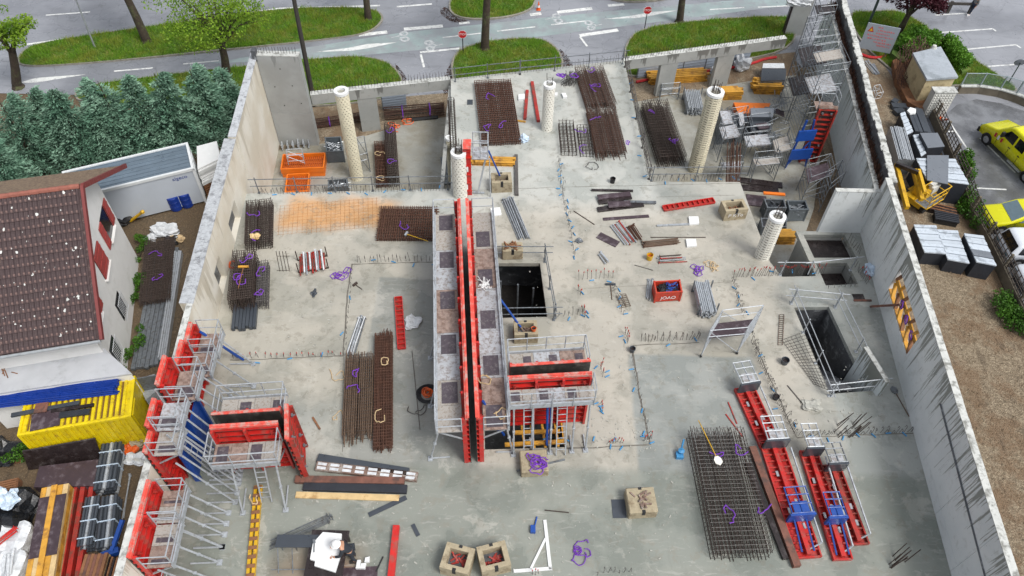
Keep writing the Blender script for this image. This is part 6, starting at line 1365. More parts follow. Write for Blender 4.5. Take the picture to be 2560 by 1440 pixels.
# lying form strips
def strip(label, a, b, w):
    A, rz, L = fr(a, b, 0); t = thing('form_strip', label, 'formwork', A, rz); m = MB(); m.bx(0, L, -w/2, w/2, .01, .03); part(t, 'face_plate', m, 'worn red paint'); m = MB()
    for y in (-w/2, w/2): m.bx(0, L, y-.02, y+.02, .03, .16)
    part(t, 'edge_rail', m, 'red paint'); n = int(L/.28); rm = MB(); rm.bx(-.025, .025, -w/2+.02, w/2-.02, .03, .14); copies(t, 'rib', rm.mesh('rib', 'red paint'), [(L*k/n, 0, 0) for k in range(n+1)])
strip('narrow red form strip lying left of the central walkway', (996, 746), (1005, 874), .36); strip('narrow red form strip lying near the lettered block', (1658, 524), (1784, 504), .36)
def loose(name, cat, label, a, b, w, h, mat, z=0.): bar(name, label, cat, a, b, w, h, mat, z)
for args in (('red_beam', 'beam', 'long bright red steel beam at the bottom edge', (992, 1318), (978, 1450), .26, .22, 'red paint'), ('red_beam', 'beam', 'short pair of dull red beams on the rear deck', (1318, 228), (1312, 300), .2, .12, 'worn red paint'), ('red_beam', 'beam', 'longer dull red beam next to the rear white column', (1330, 208), (1346, 306), .2, .16, 'worn red paint'),
             ('timber_beam', 'timber', 'black beam at the back of the timber row', (796, 1148), (1022, 1184), .36, .18, 'dark sheet'), ('timber_beam', 'timber', 'rust-brown beam in the timber row', (740, 1202), (1012, 1206), .3, .2, 'brown beam'), ('timber_beam', 'timber', 'dark blue-black beam in the timber row', (760, 1218), (1018, 1226), .36, .16, 'black side'), ('timber_beam', 'timber', 'pale new pine plank in front of the timber row', (740, 1238), (998, 1246), .27, .06, 'pine'),
             ('board', 'board', 'black board lying at an angle below the pine plank', (922, 1288), (1016, 1244), .2, .04, 'dark sheet'), ('board', 'board', 'short dark offcut right of the red steel beam', (1032, 1312), (1046, 1340), .16, .05, 'dark sheet'), ('timber_beam', 'timber', 'long weathered beam beside the large rebar cages', (1878, 1122), (1990, 1420), .3, .25, 'brown beam'), ('timber_beam', 'timber', 'black beam under the long weathered beam', (1868, 1160), (1962, 1400), .22, .16, 'dark ply'),
             ('board', 'board', 'square black plate beside the solitary ballast block', (1530, 1272), (1564, 1272), .8, .02, 'dark sheet'), ('board', 'board', 'small dark panel on the far deck left of the mesh mats', (1168, 256), (1182, 256), .5, .03, 'dark sheet'), ('ply_sheet', 'board', 'grey-violet plywood offcut left of the silver props', (1496, 588), (1544, 612), .5, .03, 'film ply'), ('board', 'board', 'long dark plank in front of the dark plank pile', (1508, 549), (1622, 541), .2, .05, 'film ply'),
             ('bar_bundle', 'tubes', 'purple-wrapped grey tubes standing beyond the tan ballast block', (1290, 390), (1292, 490), .2, .14, 'rebar grey'), ('timber_beam', 'timber', 'tan batten below the rear red beams', (1294, 303), (1314, 306), .1, .08, 'timber yellow'), ('ply_sheet', 'board', 'dark plywood sheet at the bottom edge below the worker', (852, 1437), (944, 1432), .5, .03, 'film ply'), ('board', 'board', 'brown board leaning beside the shaft openings', (2132, 742), (2160, 742), .35, .02, 'dark ply'), ('timber_beam', 'timber', 'brown stick beside the leaning board', (2134, 752), (2178, 752), .1, .06, 'brown beam'),
             ('steel_rod', 'rod', 'thin steel rod lying right of the square opening', (1434, 528), (1486, 562), .04, .04, 'rebar dark'), ('steel_rod', 'rod', 'hooked steel rod near the bottom of the deck', (1362, 1276), (1422, 1282), .035, .04, 'rebar dark'), ('steel_rod', 'rod', 'long thin rod beside the orange cable coil', (1030, 878), (1050, 1074), .025, .03, 'rebar dark'), ('steel_rod', 'rod', 'rod with a hook pointing at the mortar heap', (1968, 964), (2003, 1006), .04, .04, 'rebar grey'), ('steel_rod', 'rod', 'thin rod above the yellow bucket', (1626, 594), (1764, 594), .03, .04, 'rebar dark'), ('steel_rod', 'rod', 'short hooked rod below the yellow bucket', (1586, 663), (1632, 676), .03, .03, 'rebar grey'),
             ('prop_tube', 'prop', 'single silver prop left of the small white pad', (1642, 566), (1722, 562), .1, .09, 'galvanised'), ('timber_beam', 'timber', 'broken red-tipped stick on the deck', (782, 1044), (800, 1074), .09, .06, 'old timber'), ('steel_rod', 'rod', 'left thin red bar beside the large rebar cages', (1814, 1036), (1856, 1092), .05, .04, 'worn red paint'), ('steel_rod', 'rod', 'right thin red bar beside the large rebar cages', (1820, 1006), (1842, 1060), .05, .04, 'worn red paint'), ('steel_rod', 'rod', 'black rod beside the white foam offcuts', (940, 1430), (958, 1392), .05, .04, 'black rubber')): loose(*args)
A, rz, L = fr((792, 1168), (1044, 1196), 0); t = thing('steel_waler', 'dark beam with white openings in the timber row', 'beam', A, rz); m = MB(); m.bx(0, L, -.2, .2, .01, .18); part(t, 'beam_body', m, 'rusty plate')
for k in range(8):
    for y in (-.09, .09): m = MB(); m.bx(L*(k+.12)/8, L*(k+.82)/8, y-.06, y+.06, .182, .19); part(t, 'slot', m, 'plastic white')
# yellow lattice beam
A, rz, L = fr((648, 1218), (628, 1450), 0); t = thing('yellow_girder', 'long yellow girder with brown spacer blocks along the left of the deck', 'beam', A, rz)
for y in (-.1, .1): m = MB(); m.bx(0, L, y-.06, y+.06, .01, .2); part(t, 'flange', m, 'yellow steel')
n = int(L/.36); rm = MB(); rm.bx(-.07, .07, -.16, .16, .2, .24); copies(t, 'spacer', rm.mesh('spacer', 'old timber'), [(.1+(L-.2)*k/n, 0, random.uniform(0, .01)) for k in range(n+1)])
m = MB(); sling(m, (.5, 0, .27), .2, 9, .03, 8); part(t, 'sling', m, 'rope')
# dark plank pile
for k, (a, b, w, z) in enumerate((((1478, 477), (1582, 479), .12, 0), ((1494, 495), (1576, 487), .34, .12), ((1496, 508), (1578, 494), .3, .02), ((1494, 526), (1608, 512), .34, .02), ((1520, 514), (1576, 510), .4, .22), ((1560, 506), (1640, 508), .16, .06))):
    bar('plank', ['thin black batten at the back of', 'topmost grey plank of', 'grey-black plank inside', 'front black plank of', 'short plank across the middle of', 'pale plank sticking out of'][k]+' the dark plank pile', 'plank', a, b, w, .1, 'film ply' if k in (1, 4) else ('dull galvanised' if k == 5 else 'dark ply'), z)
# red tool bin
q = [(1634, 704), (1700, 700), (1706, 730), (1640, 734)]
t = obin('tool_bin', 'red steel bin full of blue and black fittings, name painted on its side', q, .72, 0, 'bin red')
P = [G(*p, .72) for p in q]; m = MB(); O = t.location
mbl = MB()
for k in range(110):
    u1 = random.uniform(.15, .85); w1 = random.uniform(.15, .85); a = P[0].lerp(P[1], u1).lerp(P[3].lerp(P[2], u1), w1)-O; a.z = random.uniform(.5, .72); an_ = random.random()*6.28
    (mbl if (u1 > .45 and k % 4) else m).tube(a, a+Vector((math.cos(an_)*.16, math.sin(an_)*.12, random.uniform(-.06, .1))), .035, 4)
part(t, 'black_fittings', m, 'black rubber')['kind'] = 'stuff'; part(t, 'blue_fittings', mbl, 'blue steel')['kind'] = 'stuff'
d = P[2]-P[3]; o = link('lettering', text_mesh('JOAO', .3, 'sign white'), t); o.rotation_euler = (R(90), 0, math.atan2(d.y, d.x)); c = (P[2]+P[3])/2-O; n_ = Vector((d.y, -d.x, 0)).normalized(); o.location = (c.x+n_.x*.05, c.y+n_.y*.05, .38)
# mobile scaffold
tower('wheeled aluminium scaffold with a brown board on the deck', [(1782, 842), (1880, 830), (1842, 884), (1752, 892)], 0, 2.1, 1, 'galvanised', ((1.15, 'film ply', .8),), .3, None, True, 'mobile_scaffold', .032)
# buckets
def bucket(label, c, r, h, mat, z=0., fill='dark ply'):
    t = thing('bucket', label, 'bucket', G(*c, z)); m = MB(); m.lathe([(.001, .01), (r*.8, .01), (r, h), (r-.02, h), (r*.78, .06)], 18); part(t, 'body', m, mat, smooth=False); m = MB(); m.lathe([(r*.88, h*.55), (.001, h*.55)], 14); part(t, 'contents', m, fill)
    m = MB(); m.path([(math.cos(a*.314)*r, math.sin(a*.314)*r*.9, h-.02+.03*math.sin(a*.3)) for a in range(11)], .01, 4); part(t, 'handle', m, 'dull galvanised')
bucket('black bucket near the rear dark planks', (1531, 456), .16, .32, 'black rubber'); bucket('yellow bucket among the rusty bars', (1623, 648), .18, .36, 'yellow steel', fill='bin orange dark'); bucket('black bucket left of the stairwell', (1960, 908), .19, .3, 'dark sheet'); bucket('orange bucket on the ballast block below the square opening', (1334, 826), .13, .2, 'orange hose', .72)
bucket('dark tub beside the corner starter bars', (1580, 878), .15, .25, 'dark sheet'); bucket('black pot at the foot of the right starter bars', (1938, 996), .16, .2, 'black side')
# cable coil
P = G(1070, 987, 0); t = thing('cable_coil', 'coil of black hose with orange cable inside left of the central formwork', 'cable', P); m = MB()
for k in range(7): rr = .34+.03*k; m.path([(math.cos(a*.4)*rr, math.sin(a*.4)*rr*.95, .03+.012*k+.01*math.sin(a)) for a in range(17)], .025, 5)
part(t, 'black_hose', m, 'black rubber'); m = MB()
for k in range(8): c0 = (random.uniform(-.1, .1), random.uniform(-.1, .1)); m.path([(c0[0]+math.cos(a*.5)*.18, c0[1]+math.sin(a*.5)*.18, .08+.02*k) for a in range(14)], .022, 5)
part(t, 'orange_cable', m, 'orange hose')
m = MB()
for k in range(5): m.path([(math.cos(a*.5)*.18+random.uniform(-.04, .04), math.sin(a*.5)*.22, .05+.03*k) for a in range(14)], .025, 4)
solo('cable_heap', 'small orange cable coil by the left wall opening', 'cable', m, 'orange hose', None, G(583, 665, 0))
# hand tools
def tool(name, label, a, b, z, head, hm, hl='timber yellow', z2=None):
    A = G(*a, z); B = G(*b, z2 if z2 is not None else z); t = thing(name, label, 'tool', A); d = (B-A); m = MB(); m.tube((0, 0, .03), d+Vector((0, 0, .03)), .022, 6); part(t, 'handle', m, hl); e = d.normalized(); s_ = Vector((-e.y, e.x, 0)); m = MB()
    if head == 'hammer': m.bar(d-s_*.14+Vector((0, 0, .05)), d+s_*.14+Vector((0, 0, .05)), .1, .1)
    elif head == 'bar': m.bar(d-s_*.26+Vector((0, 0, .04)), d+s_*.26+Vector((0, 0, .04)), .1, .08)
    else:
        q = [d-s_*.07, d+s_*.07, d+s_*.16+e*.12, d+s_*.16+e*.3, d+e*.42, d-s_*.16+e*.3, d-s_*.16+e*.12]; m.prism([(p.x, p.y) for p in q], .02+d.z, .05+d.z)
    part(t, 'head', m, hm)
tool('sledge_hammer', 'sledge hammer with a yellow handle lying on the rusty mats', (1070, 604), (1016, 586), .3, 'hammer', 'galvanised', 'yellow steel'); tool('broom', 'broom lying on the rebar cage by the left wall', (596, 722), (609, 668), 1.08, 'bar', 'timber yellow', 'old timber'); tool('shovel', 'shovel with a long yellow handle lying on the large rebar cages', (1746, 1052), (1790, 1142), .95, 'spade', 'white shell', 'yellow steel')
tool('shovel', 'shovel lying by the foot of the right wall', (2272, 1042), (2240, 985), 0, 'spade', 'dull galvanised', 'rebar tan'); tool('rubber_rake', 'rubber floor rake beside the short rebar ladders', (1530, 750), (1526, 712), 0, 'bar', 'dark sheet', 'rebar tan'); tool('hammer', 'small dark hammer lying near the purple sling heap', (905, 724), (888, 712), 0, 'hammer', 'rebar dark', 'rebar dark')
# white things
def slabq(name, label, cat, q, z, h, mat):
    P = [G(*p, z+h) for p in q]; O = sum(P, Vector())/len(P); O.z = z; m = MB(); m.prism([(p.x-O.x, p.y-O.y) for p in P], .003, h); return solo(name, label, cat, m, mat, None, O)
for nm, lb, q, h in (('foam_pad', 'white square pad right of the central walkway', [(1226, 520), (1250, 518), (1254, 536), (1228, 540)], .08), ('foam_pad', 'upper of two white square pads on the right of the deck', [(1722, 541), (1746, 541), (1748, 558), (1724, 560)], .12), ('foam_pad', 'lower of two white square pads on the right of the deck', [(1715, 597), (1740, 597), (1742, 614), (1718, 616)], .12),
                     ('foam_block', 'white foam block beside the rear red beams', [(1296, 236), (1312, 234), (1312, 246), (1296, 248)], .15), ('foam_block', 'white foam block right of the rear white column', [(1404, 232), (1414, 232), (1418, 242), (1408, 242)], .15), ('foam_block', 'small white foam piece touching the rear white column', [(1386, 232), (1394, 230), (1394, 237), (1386, 238)], .12),
                     ('foam_block', 'uppermost of three foam offcuts by the worker', [(913, 1394), (924, 1391), (923, 1403), (911, 1405)], .16), ('foam_block', 'left foam offcut by the worker', [(893, 1400), (902, 1399), (900, 1420), (889, 1420)], .18), ('foam_block', 'front foam offcut by the worker', [(903, 1408), (915, 1407), (912, 1421), (900, 1420)], .16)): slabq(nm, lb, 'foam', q, 0, h, 'white foam')
t = thing('set_square', 'large white timber set square lying at the bottom of the deck', 'set square', G(1380, 1424, 0)); O = t.location
for a, b in (((1362, 1300), (1376, 1424)), ((1380, 1421), (1284, 1428)), ((1364, 1346), (1326, 1424))): m = MB(); m.bar(G(*a, .03)-O, G(*b, .03)-O, .13 if a[0] != 1364 else .09, .05); part(t, 'arm', m, 'white foam')
heap('plastic_bag', 'blue and white plastic bag at the corner of the mesh mats', 'bag', (1309, 352), 0, (.3, .28, .35), 'plastic blue white', 21); heap('plastic_bag', 'pinkish plastic bag beside the narrow red strip', 'bag', (1030, 806), 0, (.38, .42, .2), 'plastic white', 22); heap('plastic_bag', 'clear plastic bag by the foot of the right wall near the shafts', 'bag', (2178, 682), 0, (.42, .35, .5), 'plastic blue white', 23); heap('mortar_heap', 'spilled grey mortar heap below the stairwell', 'mortar', (2030, 1016), 0, (.42, .3, .16), 'rubble', 24)
heap('rag', 'crumpled tan paper lying on the farther left rebar cage', 'paper', (640, 592), .62, (.25, .2, .16), 'pine', 25); heap('stone_offcut', 'small grey stone on the deck below the red and white props', 'stone', (786, 735), 0, (.14, .22, .16), 'dark sheet', 26); heap('stone_offcut', 'grey square stone near the hooked rods', 'stone', (1447, 604), 0, (.2, .16, .14), 'dull galvanised', 27)
m = MB(); m.tube((0, 0, .05), (.1, .42, .05), .03, 6); m.box((-.06, -.12, .08), (.2, .3, .16)); solo('power_tool', 'blue hand tool lying left of the set square', 'tool', m, 'blue steel', None, G(1336, 1318, 0)); m = MB(); m.tube((0, 0, .05), (.1, .4, .6), .04, 6); m.box((-.05, -.1, .1), (.3, .3, .2)); m.lathe([(.12, .2), (.14, .35), (.02, .4)], 10); solo('spray_bottle', 'blue and yellow sprayer beside the large rebar cages', 'tool', m, 'cap blue', None, G(1700, 1136, 0))
t = thing('trestle_table', 'black-topped trestle table beside the white foam sheet', 'table', G(702, 1372, 0), 0.02); m = MB(); m.bx(0, 1.6, -.25, .25, .78, .82); part(t, 'table_top', m, 'dark sheet')
for x in (.1, .65):
    for y in (-.55, .2): m = MB(); m.tube((x, y*1.2-.3, 0), (x, y*.5, .78), .022, 5); part(t, 'leg', m, 'dull galvanised')
m = MB(); m.tube((-.1, -.95, .35), (2.2, -.9, .35), .02, 5); part(t, 'stretcher', m, 'dull galvanised')
slabq('foam_sheet', 'large white insulation sheet with cut corners on the worker\'s table', 'foam', [(807, 1330), (854, 1334), (852, 1385), (838, 1430), (786, 1414), (788, 1402), (775, 1398), (782, 1358)], .84, .12, 'white foam')
t = thing('work_table', 'black work table under the white insulation sheet', 'table', G(850, 1402, 0)); m = MB(); m.bx(-1.1, .35, -.9, .9, .74, .8); part(t, 'table_top', m, 'dark ply')
for x in (-1., .25):
    for y in (-.8, .8): m = MB(); m.bx(x-.04, x+.04, y-.04, y+.04, 0, .74); part(t, 'leg', m, 'dark ply')
m = MB(); m.bar((0, 0, .02), (.05, -.35, .02), .04, .03); m.bar((0, 0, .02), (-.04, .14, .03), .1, .04); solo('hand_saw', 'hand saw with a red handle lying on the insulation sheet', 'tool', m, 'dull galvanised', None, G(786, 1358, .97))
m = MB(); a_ = G(1236, 728, 1.9); b_ = G(1302, 818, .5); m.tube((0, 0, 0), b_-a_, .055, 7); solo('raking_prop', 'long blue steel prop crossing the corner of the square opening', 'prop', m, 'blue steel', None, a_)
m = MB()
for k in range(14): m.path([(random.uniform(-.15, .15), random.uniform(-.1, .1), .03), (random.uniform(-.3, .3), random.uniform(-.35, .1), .1), (random.uniform(-.35, .35), random.uniform(-.5, .5), .04)], .02, 4)
solo('strap_heap', 'heap of white straps lying on the right central walkway', 'straps', m, 'white foam', None, G(1212, 712, 2.76)+Vector((0, 0, .02)))
for c, lb in (((1222, 946), 'coil of pale rope on the right central walkway'), ((1240, 1030), 'pale rope tangle at the near end of the right central walkway')):
    m = MB(); sling(m, (0, 0, .02), .2, 14, .025, c[0]+3); solo('rope_coil', lb, 'rope', m, 'rope', None, G(*c, 2.76)+Vector((0, 0, .02)))
# debris too small to count
m = MB()
for k in range(420):
    c = random.choice([(640, 860, 560, 900), (700, 1000, 1000, 1300), (1480, 1640, 1040, 1130), (1300, 1900, 560, 1000), (900, 1700, 1180, 1440), (1900, 2200, 900, 1100)]); p = G(random.uniform(c[0], c[1]), random.uniform(c[2], c[3]), 0); a = random.random()*3.14; s_ = random.uniform(.015, .05); m.box((p.x, p.y, s_*.3+.003), (s_*random.uniform(1, 3), s_, s_*.6), a)
o = link('debris', m.mesh('debris', 'rubble')); o['kind'] = 'stuff'; o['label'] = 'small chips and crumbs scattered on the deck'
# ================================================================== PEOPLE
def figure(name, label, loc, rz, J, rad, edges, mats, group=None):
    "one skinned body mesh; J joints, clothing as child shells"
    t = thing(name, label, 'person', loc, rz); names = list(J)
    def skin(nm, keep, scale, mat):
        idx = [n for n in names if n in keep]; me = bpy.data.meshes.new(nm); me.from_pydata([J[n] for n in idx], [(idx.index(a), idx.index(b)) for a, b in edges if a in idx and b in idx], []); o = link(nm, me, t); md = o.modifiers.new('Skin', 'SKIN'); sv = me.skin_vertices
        lay = me.skin_vertices[0] if len(me.skin_vertices) else None
        if lay is None:
            bm = bmesh.new(); bm.from_mesh(me); bm.verts.layers.skin.verify(); bm.to_mesh(me); bm.free(); lay = me.skin_vertices[0]
        for i, n in enumerate(idx): r_ = rad[n]*scale; lay.data[i].radius = (r_, r_); lay.data[i].use_root = (n == idx[0])
        o.modifiers.new('Sub', 'SUBSURF').render_levels = 2; me.materials.append(MATS[mat]); return o
    for nm, keep, sc, mt_ in mats: skin(nm, keep, sc, mt_)
    return t
ED = [('pel', 'waist'), ('waist', 'chest'), ('chest', 'neck'), ('neck', 'head'), ('head', 'crown'), ('chest', 'shL'), ('shL', 'elL'), ('elL', 'wrL'), ('wrL', 'haL'), ('chest', 'shR'), ('shR', 'elR'), ('elR', 'wrR'), ('wrR', 'haR'), ('pel', 'hiL'), ('hiL', 'knL'), ('knL', 'anL'), ('anL', 'toL'), ('pel', 'hiR'), ('hiR', 'knR'), ('knR', 'anR'), ('anR', 'toR')]
RAD = dict(pel=.15, waist=.145, chest=.17, neck=.06, head=.1, crown=.085, shL=.085, elL=.055, wrL=.042, haL=.04, shR=.085, elR=.055, wrR=.042, haR=.04, hiL=.1, knL=.07, anL=.05, toL=.045, hiR=.1, knR=.07, anR=.05, toR=.045)
# worker bent over the table, facing -x (local +y is left)
J = dict(pel=(0, 0, .92), waist=(-.06, 0, 1.05), chest=(-.2, .02, 1.3), neck=(-.32, .03, 1.45), head=(-.42, .03, 1.53), crown=(-.47, .03, 1.6), shL=(-.24, .2, 1.34), elL=(-.42, .26, 1.1), wrL=(-.6, .2, .98), haL=(-.68, .18, .97), shR=(-.24, -.18, 1.34), elR=(-.36, -.28, 1.1), wrR=(-.56, -.24, 1.0), haR=(-.64, -.22, .98), hiL=(0, .1, .86), knL=(-.03, .12, .46), anL=(.03, .13, .08), toL=(-.14, .15, .04), hiR=(0, -.1, .86), knR=(.0, -.12, .46), anR=(.08, -.13, .08), toR=(-.09, -.15, .04))
BODY = set(J)
cl_up = {'pel', 'waist', 'chest', 'shL', 'elL', 'wrL', 'shR', 'elR', 'wrR'}; cl_lo = {'pel', 'hiL', 'knL', 'anL', 'hiR', 'knR', 'anR'}
wk = figure('person', 'worker in a white helmet and dark overalls leaning over the insulation sheet', G(884, 1397, 0), .15, J, RAD, ED, [('body', BODY, 1., 'skin'), ('jacket', cl_up, 1.13, 'navy cloth'), ('trousers', cl_lo, 1.13, 'navy cloth')])
m = MB(); m.lathe([(.2, -.02), (.16, .0), (.15, .07), (.11, .14), (.001, .17)], 16, (-.45, .03, 1.6)); part(wk, 'helmet', m, 'white foam', smooth=True)
for s_, y in ((1, .19), (-1, -.23)):
    m = MB(); b_ = Vector((-.66, y, .975))
    for k in range(4): f = Vector((-.05-.012*abs(1.4-k), (k-1.5)*.024, 0)); m.path([b_+Vector((-.02, (k-1.5)*.024, 0)), b_+f, b_+f+Vector((-.035, 0, -.02)), b_+f+Vector((-.05, 0, -.045))], .011, 5)
    m.path([b_+Vector((.02, -s_*.035, 0)), b_+Vector((-.02, -s_*.075, -.01)), b_+Vector((-.055, -s_*.07, -.03))], .012, 5); part(wk, 'fingers', m, 'skin')
for y, x in ((.14, -.05), (-.14, .0)): m = MB(); m.box((x, y, .05), (.28, .11, .1)); part(wk, 'boot', m, 'shoe')
m = MB(); m.bar((-.12, -.06, 1.27), (-.02, -.06, 1.12), .05, .02); part(wk, 'reflective_strip', m, 'sign white')
J = dict(pel=(0, 0, .95), waist=(0, 0, 1.1), chest=(0, 0, 1.36), neck=(.02, 0, 1.53), head=(.04, 0, 1.64), crown=(.04, 0, 1.74), shL=(0, .19, 1.4), elL=(-.02, .27, 1.13), wrL=(.08, .26, .9), haL=(.1, .25, .82), shR=(0, -.19, 1.4), elR=(-.04, -.27, 1.13), wrR=(.04, -.26, .9), haR=(.06, -.25, .82), hiL=(0, .1, .9), knL=(.14, .11, .5), anL=(.18, .11, .08), toL=(.34, .12, .04), hiR=(0, -.1, .9), knR=(-.02, -.11, .5), anR=(-.2, -.11, .1), toR=(-.05, -.12, .04))
pd = figure('person', 'pedestrian in a grey jacket and dark jeans walking across the car park', G(2424, 36, ZG), R(200), J, RAD, ED, [('body', BODY, 1., 'skin'), ('jacket', cl_up, 1.16, 'grey jacket'), ('trousers', cl_lo, 1.14, 'jeans')])
m = MB(); m.lathe([(.105, -.06), (.115, .02), (.09, .1), (.001, .13)], 14, (.03, 0, 1.68)); part(pd, 'hair', m, 'bark', smooth=True)
for y, x in ((.115, .26), (-.115, -.1)): m = MB(); m.box((x, y, .05), (.28, .1, .09)); part(pd, 'shoe', m, 'sign white')
for y, x in ((.25, .1), (-.25, .06)):
    m = MB(); b_ = Vector((x, y, .8))
    for k in range(4): m.path([b_+Vector(((k-1.5)*.022, 0, 0)), b_+Vector(((k-1.5)*.022+.01, 0, -.06+.01*abs(k-1.5))), b_+Vector(((k-1.5)*.022+.025, 0, -.09))], .01, 5)
    m.path([b_+Vector((.045, 0, .03)), b_+Vector((.07, -.01, -.02))], .011, 5); part(pd, 'fingers', m, 'skin')
# ================================================================== YARD AT THE LOWER LEFT
t0, CLn, CWd, CHh, tp = CT
z_ = ZG+CHh
A, rz, L = fr((-20, 1003), (298, 966), z_+.02); t = thing('tube_bundle', 'bundle of long blue tubes lying on the yellow container', 'tubes', A, rz)
for l in range(3):
    for k in range(9-l): m = MB(); y = -.42+k*.095+l*.048; m.tube((random.uniform(-.1, .1), y, .05+l*.08), (L+random.uniform(-.15, .1), y, .05+l*.08), .045, 6); part(t, 'tube', m, 'blue plastic')
for k, (a, b, w, mt_) in enumerate((((30, 1040), (200, 1008), .2, 'dark sheet'), ((130, 1030), (236, 1014), .16, 'dark ply'), ((150, 1040), (226, 1030), .3, 'black side'))):
    bar('plank', ['long black plank on the container roof', 'brown-black plank beside the blue tubes on the container', 'short black plank on the container roof'][k], 'plank', a, b, w, .1, mt_, z_+.02)
bar('ply_sheet', 'violet-brown plywood sheet on the container roof', 'board', (78, 1058), (152, 1042), .9, .05, 'film ply', z_+.02); bar('ply_sheet', 'small brown board with a white label on the container roof', 'board', (88, 1022), (120, 1018), .5, .06, 'brown beam', z_+.1)
P = [G(56, 1126, ZG+1.35), G(238, 1094, ZG+1.35), G(256, 1144, ZG+.05), G(72, 1172, ZG+.05)]; O = P[3]; th_ = Vector((0, -.06, -.03)); m = MB(); m.add([p-O for p in P]+[p-O+th_ for p in P], [(0, 1, 2, 3), (7, 6, 5, 4), (0, 4, 5, 1), (1, 5, 6, 2), (2, 6, 7, 3), (3, 7, 4, 0)]); solo('ply_sheet', 'upright dark plywood board leaning on the yellow container', 'board', m, 'dark ply', None, O)
slabq('ply_sheet', 'large violet-brown plywood sheet on the ground before the container', 'board', [(98, 1166), (262, 1146), (240, 1214), (84, 1218)], ZG, .5, 'film ply')
def wrapped(label, q, z, n, h, mat='dull galvanised'):
    f, rz, L, Wd = quad(q, z); t = thing('pipe_bundle', label, 'pipes', f, rz)
    for l in range(3):
        for k in range(n): m = MB(); y = -Wd/2+Wd*(k+.5)/n; m.tube((0, y, .1+l*h/3), (L, y, .1+l*h/3), Wd/n*.48, 7); part(t, 'pipe', m, 'galvanised' if (k*3+l) % 4 == 0 else 'dark sheet')
    for x in (.2, .5, .85): m = MB(); m.bx(L*x-.02, L*x+.02, -Wd/2-.01, Wd/2+.01, .02, .1+h*2/3+Wd/n*.48+.01); part(t, 'wrap_band', m, 'plastic blue white')
wrapped('upper bundle of dark wrapped pipes in the yard', [(268, 1126), (318, 1122), (300, 1236), (246, 1240)], ZG, 5, .8); wrapped('lower bundle of dark wrapped pipes in the yard beside the wall', [(268, 1256), (308, 1254), (296, 1382), (252, 1384)], ZG, 4, .8); wrapped('bundle of frosted silver profiles in the yard', [(232, 1262), (266, 1258), (250, 1378), (208, 1384)], ZG, 5, 1.0)
# timber pack
q = [(104, 1214), (168, 1210), (132, 1444), (58, 1446)]
f, rz, L, Wd = quad(q, ZG+1.1); f.z = ZG; t = thing('timber_pack', 'strapped pack of new timber with a brown sheet on top in the yard', 'timber', f, rz)
for l in range(6):
    for k in range(5): m = MB(); y = -Wd/2+Wd*k/5; m.bx(0, L+1.0, y+.006, y+Wd/5-.006, l*.17+.01, l*.17+.165); part(t, 'plank', m, 'timber yellow' if (l+k) % 3 else 'pine')
m = MB(); m.bx(L*.12, L*.78, -Wd/2+.01, Wd/2-.01, 1.03, 1.06); part(t, 'cover_sheet', m, 'film ply'); m = MB(); m.bx(0, L+1., -.12, .12, 1.065, 1.1); part(t, 'top_plank', m, 'timber yellow')
for a, b, lb in (((196, 1228), (158, 1450), 'left red steel beam in the yard'), ((216, 1226), (180, 1450), 'middle red steel beam in the yard'), ((238, 1220), (202, 1450), 'right red steel beam in the yard beside the profiles')): bar('red_beam', lb, 'beam', a, b, .2, .4, 'worn red paint', ZG)
for k in range(4): bar('sleeper', ['uppermost', 'second', 'third', 'lowest'][k]+' dark batten under the red yard beams', 'timber', (166-k*7+4, 1266+k*46), (230-k*7, 1258+k*46), .12, .08, 'dark ply', ZG)
f, rz, L, Wd = quad([(212, 1384), (268, 1378), (250, 1450), (190, 1452)], ZG+.9); f.z = ZG; t = thing('timber_pack', 'brown timber stack at the bottom edge beside the wall', 'timber', f, rz)
for l in range(5):
    for k in range(7): m = MB(); y = -Wd/2+Wd*k/7; m.bx(random.uniform(0, .06), L+.8, y+.005, y+Wd/7-.005, l*.17, l*.17+.165); part(t, 'plank', m, ['old timber', 'timber yellow', 'brown beam', 'pine'][(k*2+l) % 4])
f, rz, L, Wd = quad([(270, 1390), (296, 1388), (280, 1450), (252, 1450)], ZG+.7); f.z = ZG; t = thing('timber_pack', 'dark battens stacked next to the brown timber stack', 'timber', f, rz)
for l in range(4):
    for k in range(4): m = MB(); y = -Wd/2+Wd*k/4; m.bx(random.uniform(0, .1), L+.6, y+.02, y+Wd/4-.02, l*.18, l*.18+.1); part(t, 'plank', m, 'old timber' if k % 2 else 'dark ply')
for q, lb in (([(0, 1196), (40, 1198), (36, 1232), (-6, 1232)], 'timber pallet at the left picture edge in the yard'),):
    f, rz, L, Wd = quad(q, ZG+.5); f.z = ZG; t = thing('pallet', lb, 'pallet', f, rz+math.pi/2)
    for k in range(6): m = MB(); m.bx(-Wd/2, Wd/2, -L+L*k/6+.02, -L+L*(k+1)/6-.02, .4, .45); part(t, 'slat', m, 'old timber')
    for k in range(3): m = MB(); m.bx(-Wd/2+k*Wd*.42, -Wd/2+k*Wd*.42+.15, -L, 0, 0, .4); part(t, 'bearer', m, 'old timber')
bar('timber_beam', 'single weathered beam on the gravel at the left picture edge', 'timber', (-10, 1164), (56, 1152), .2, .16, 'old timber', ZG)
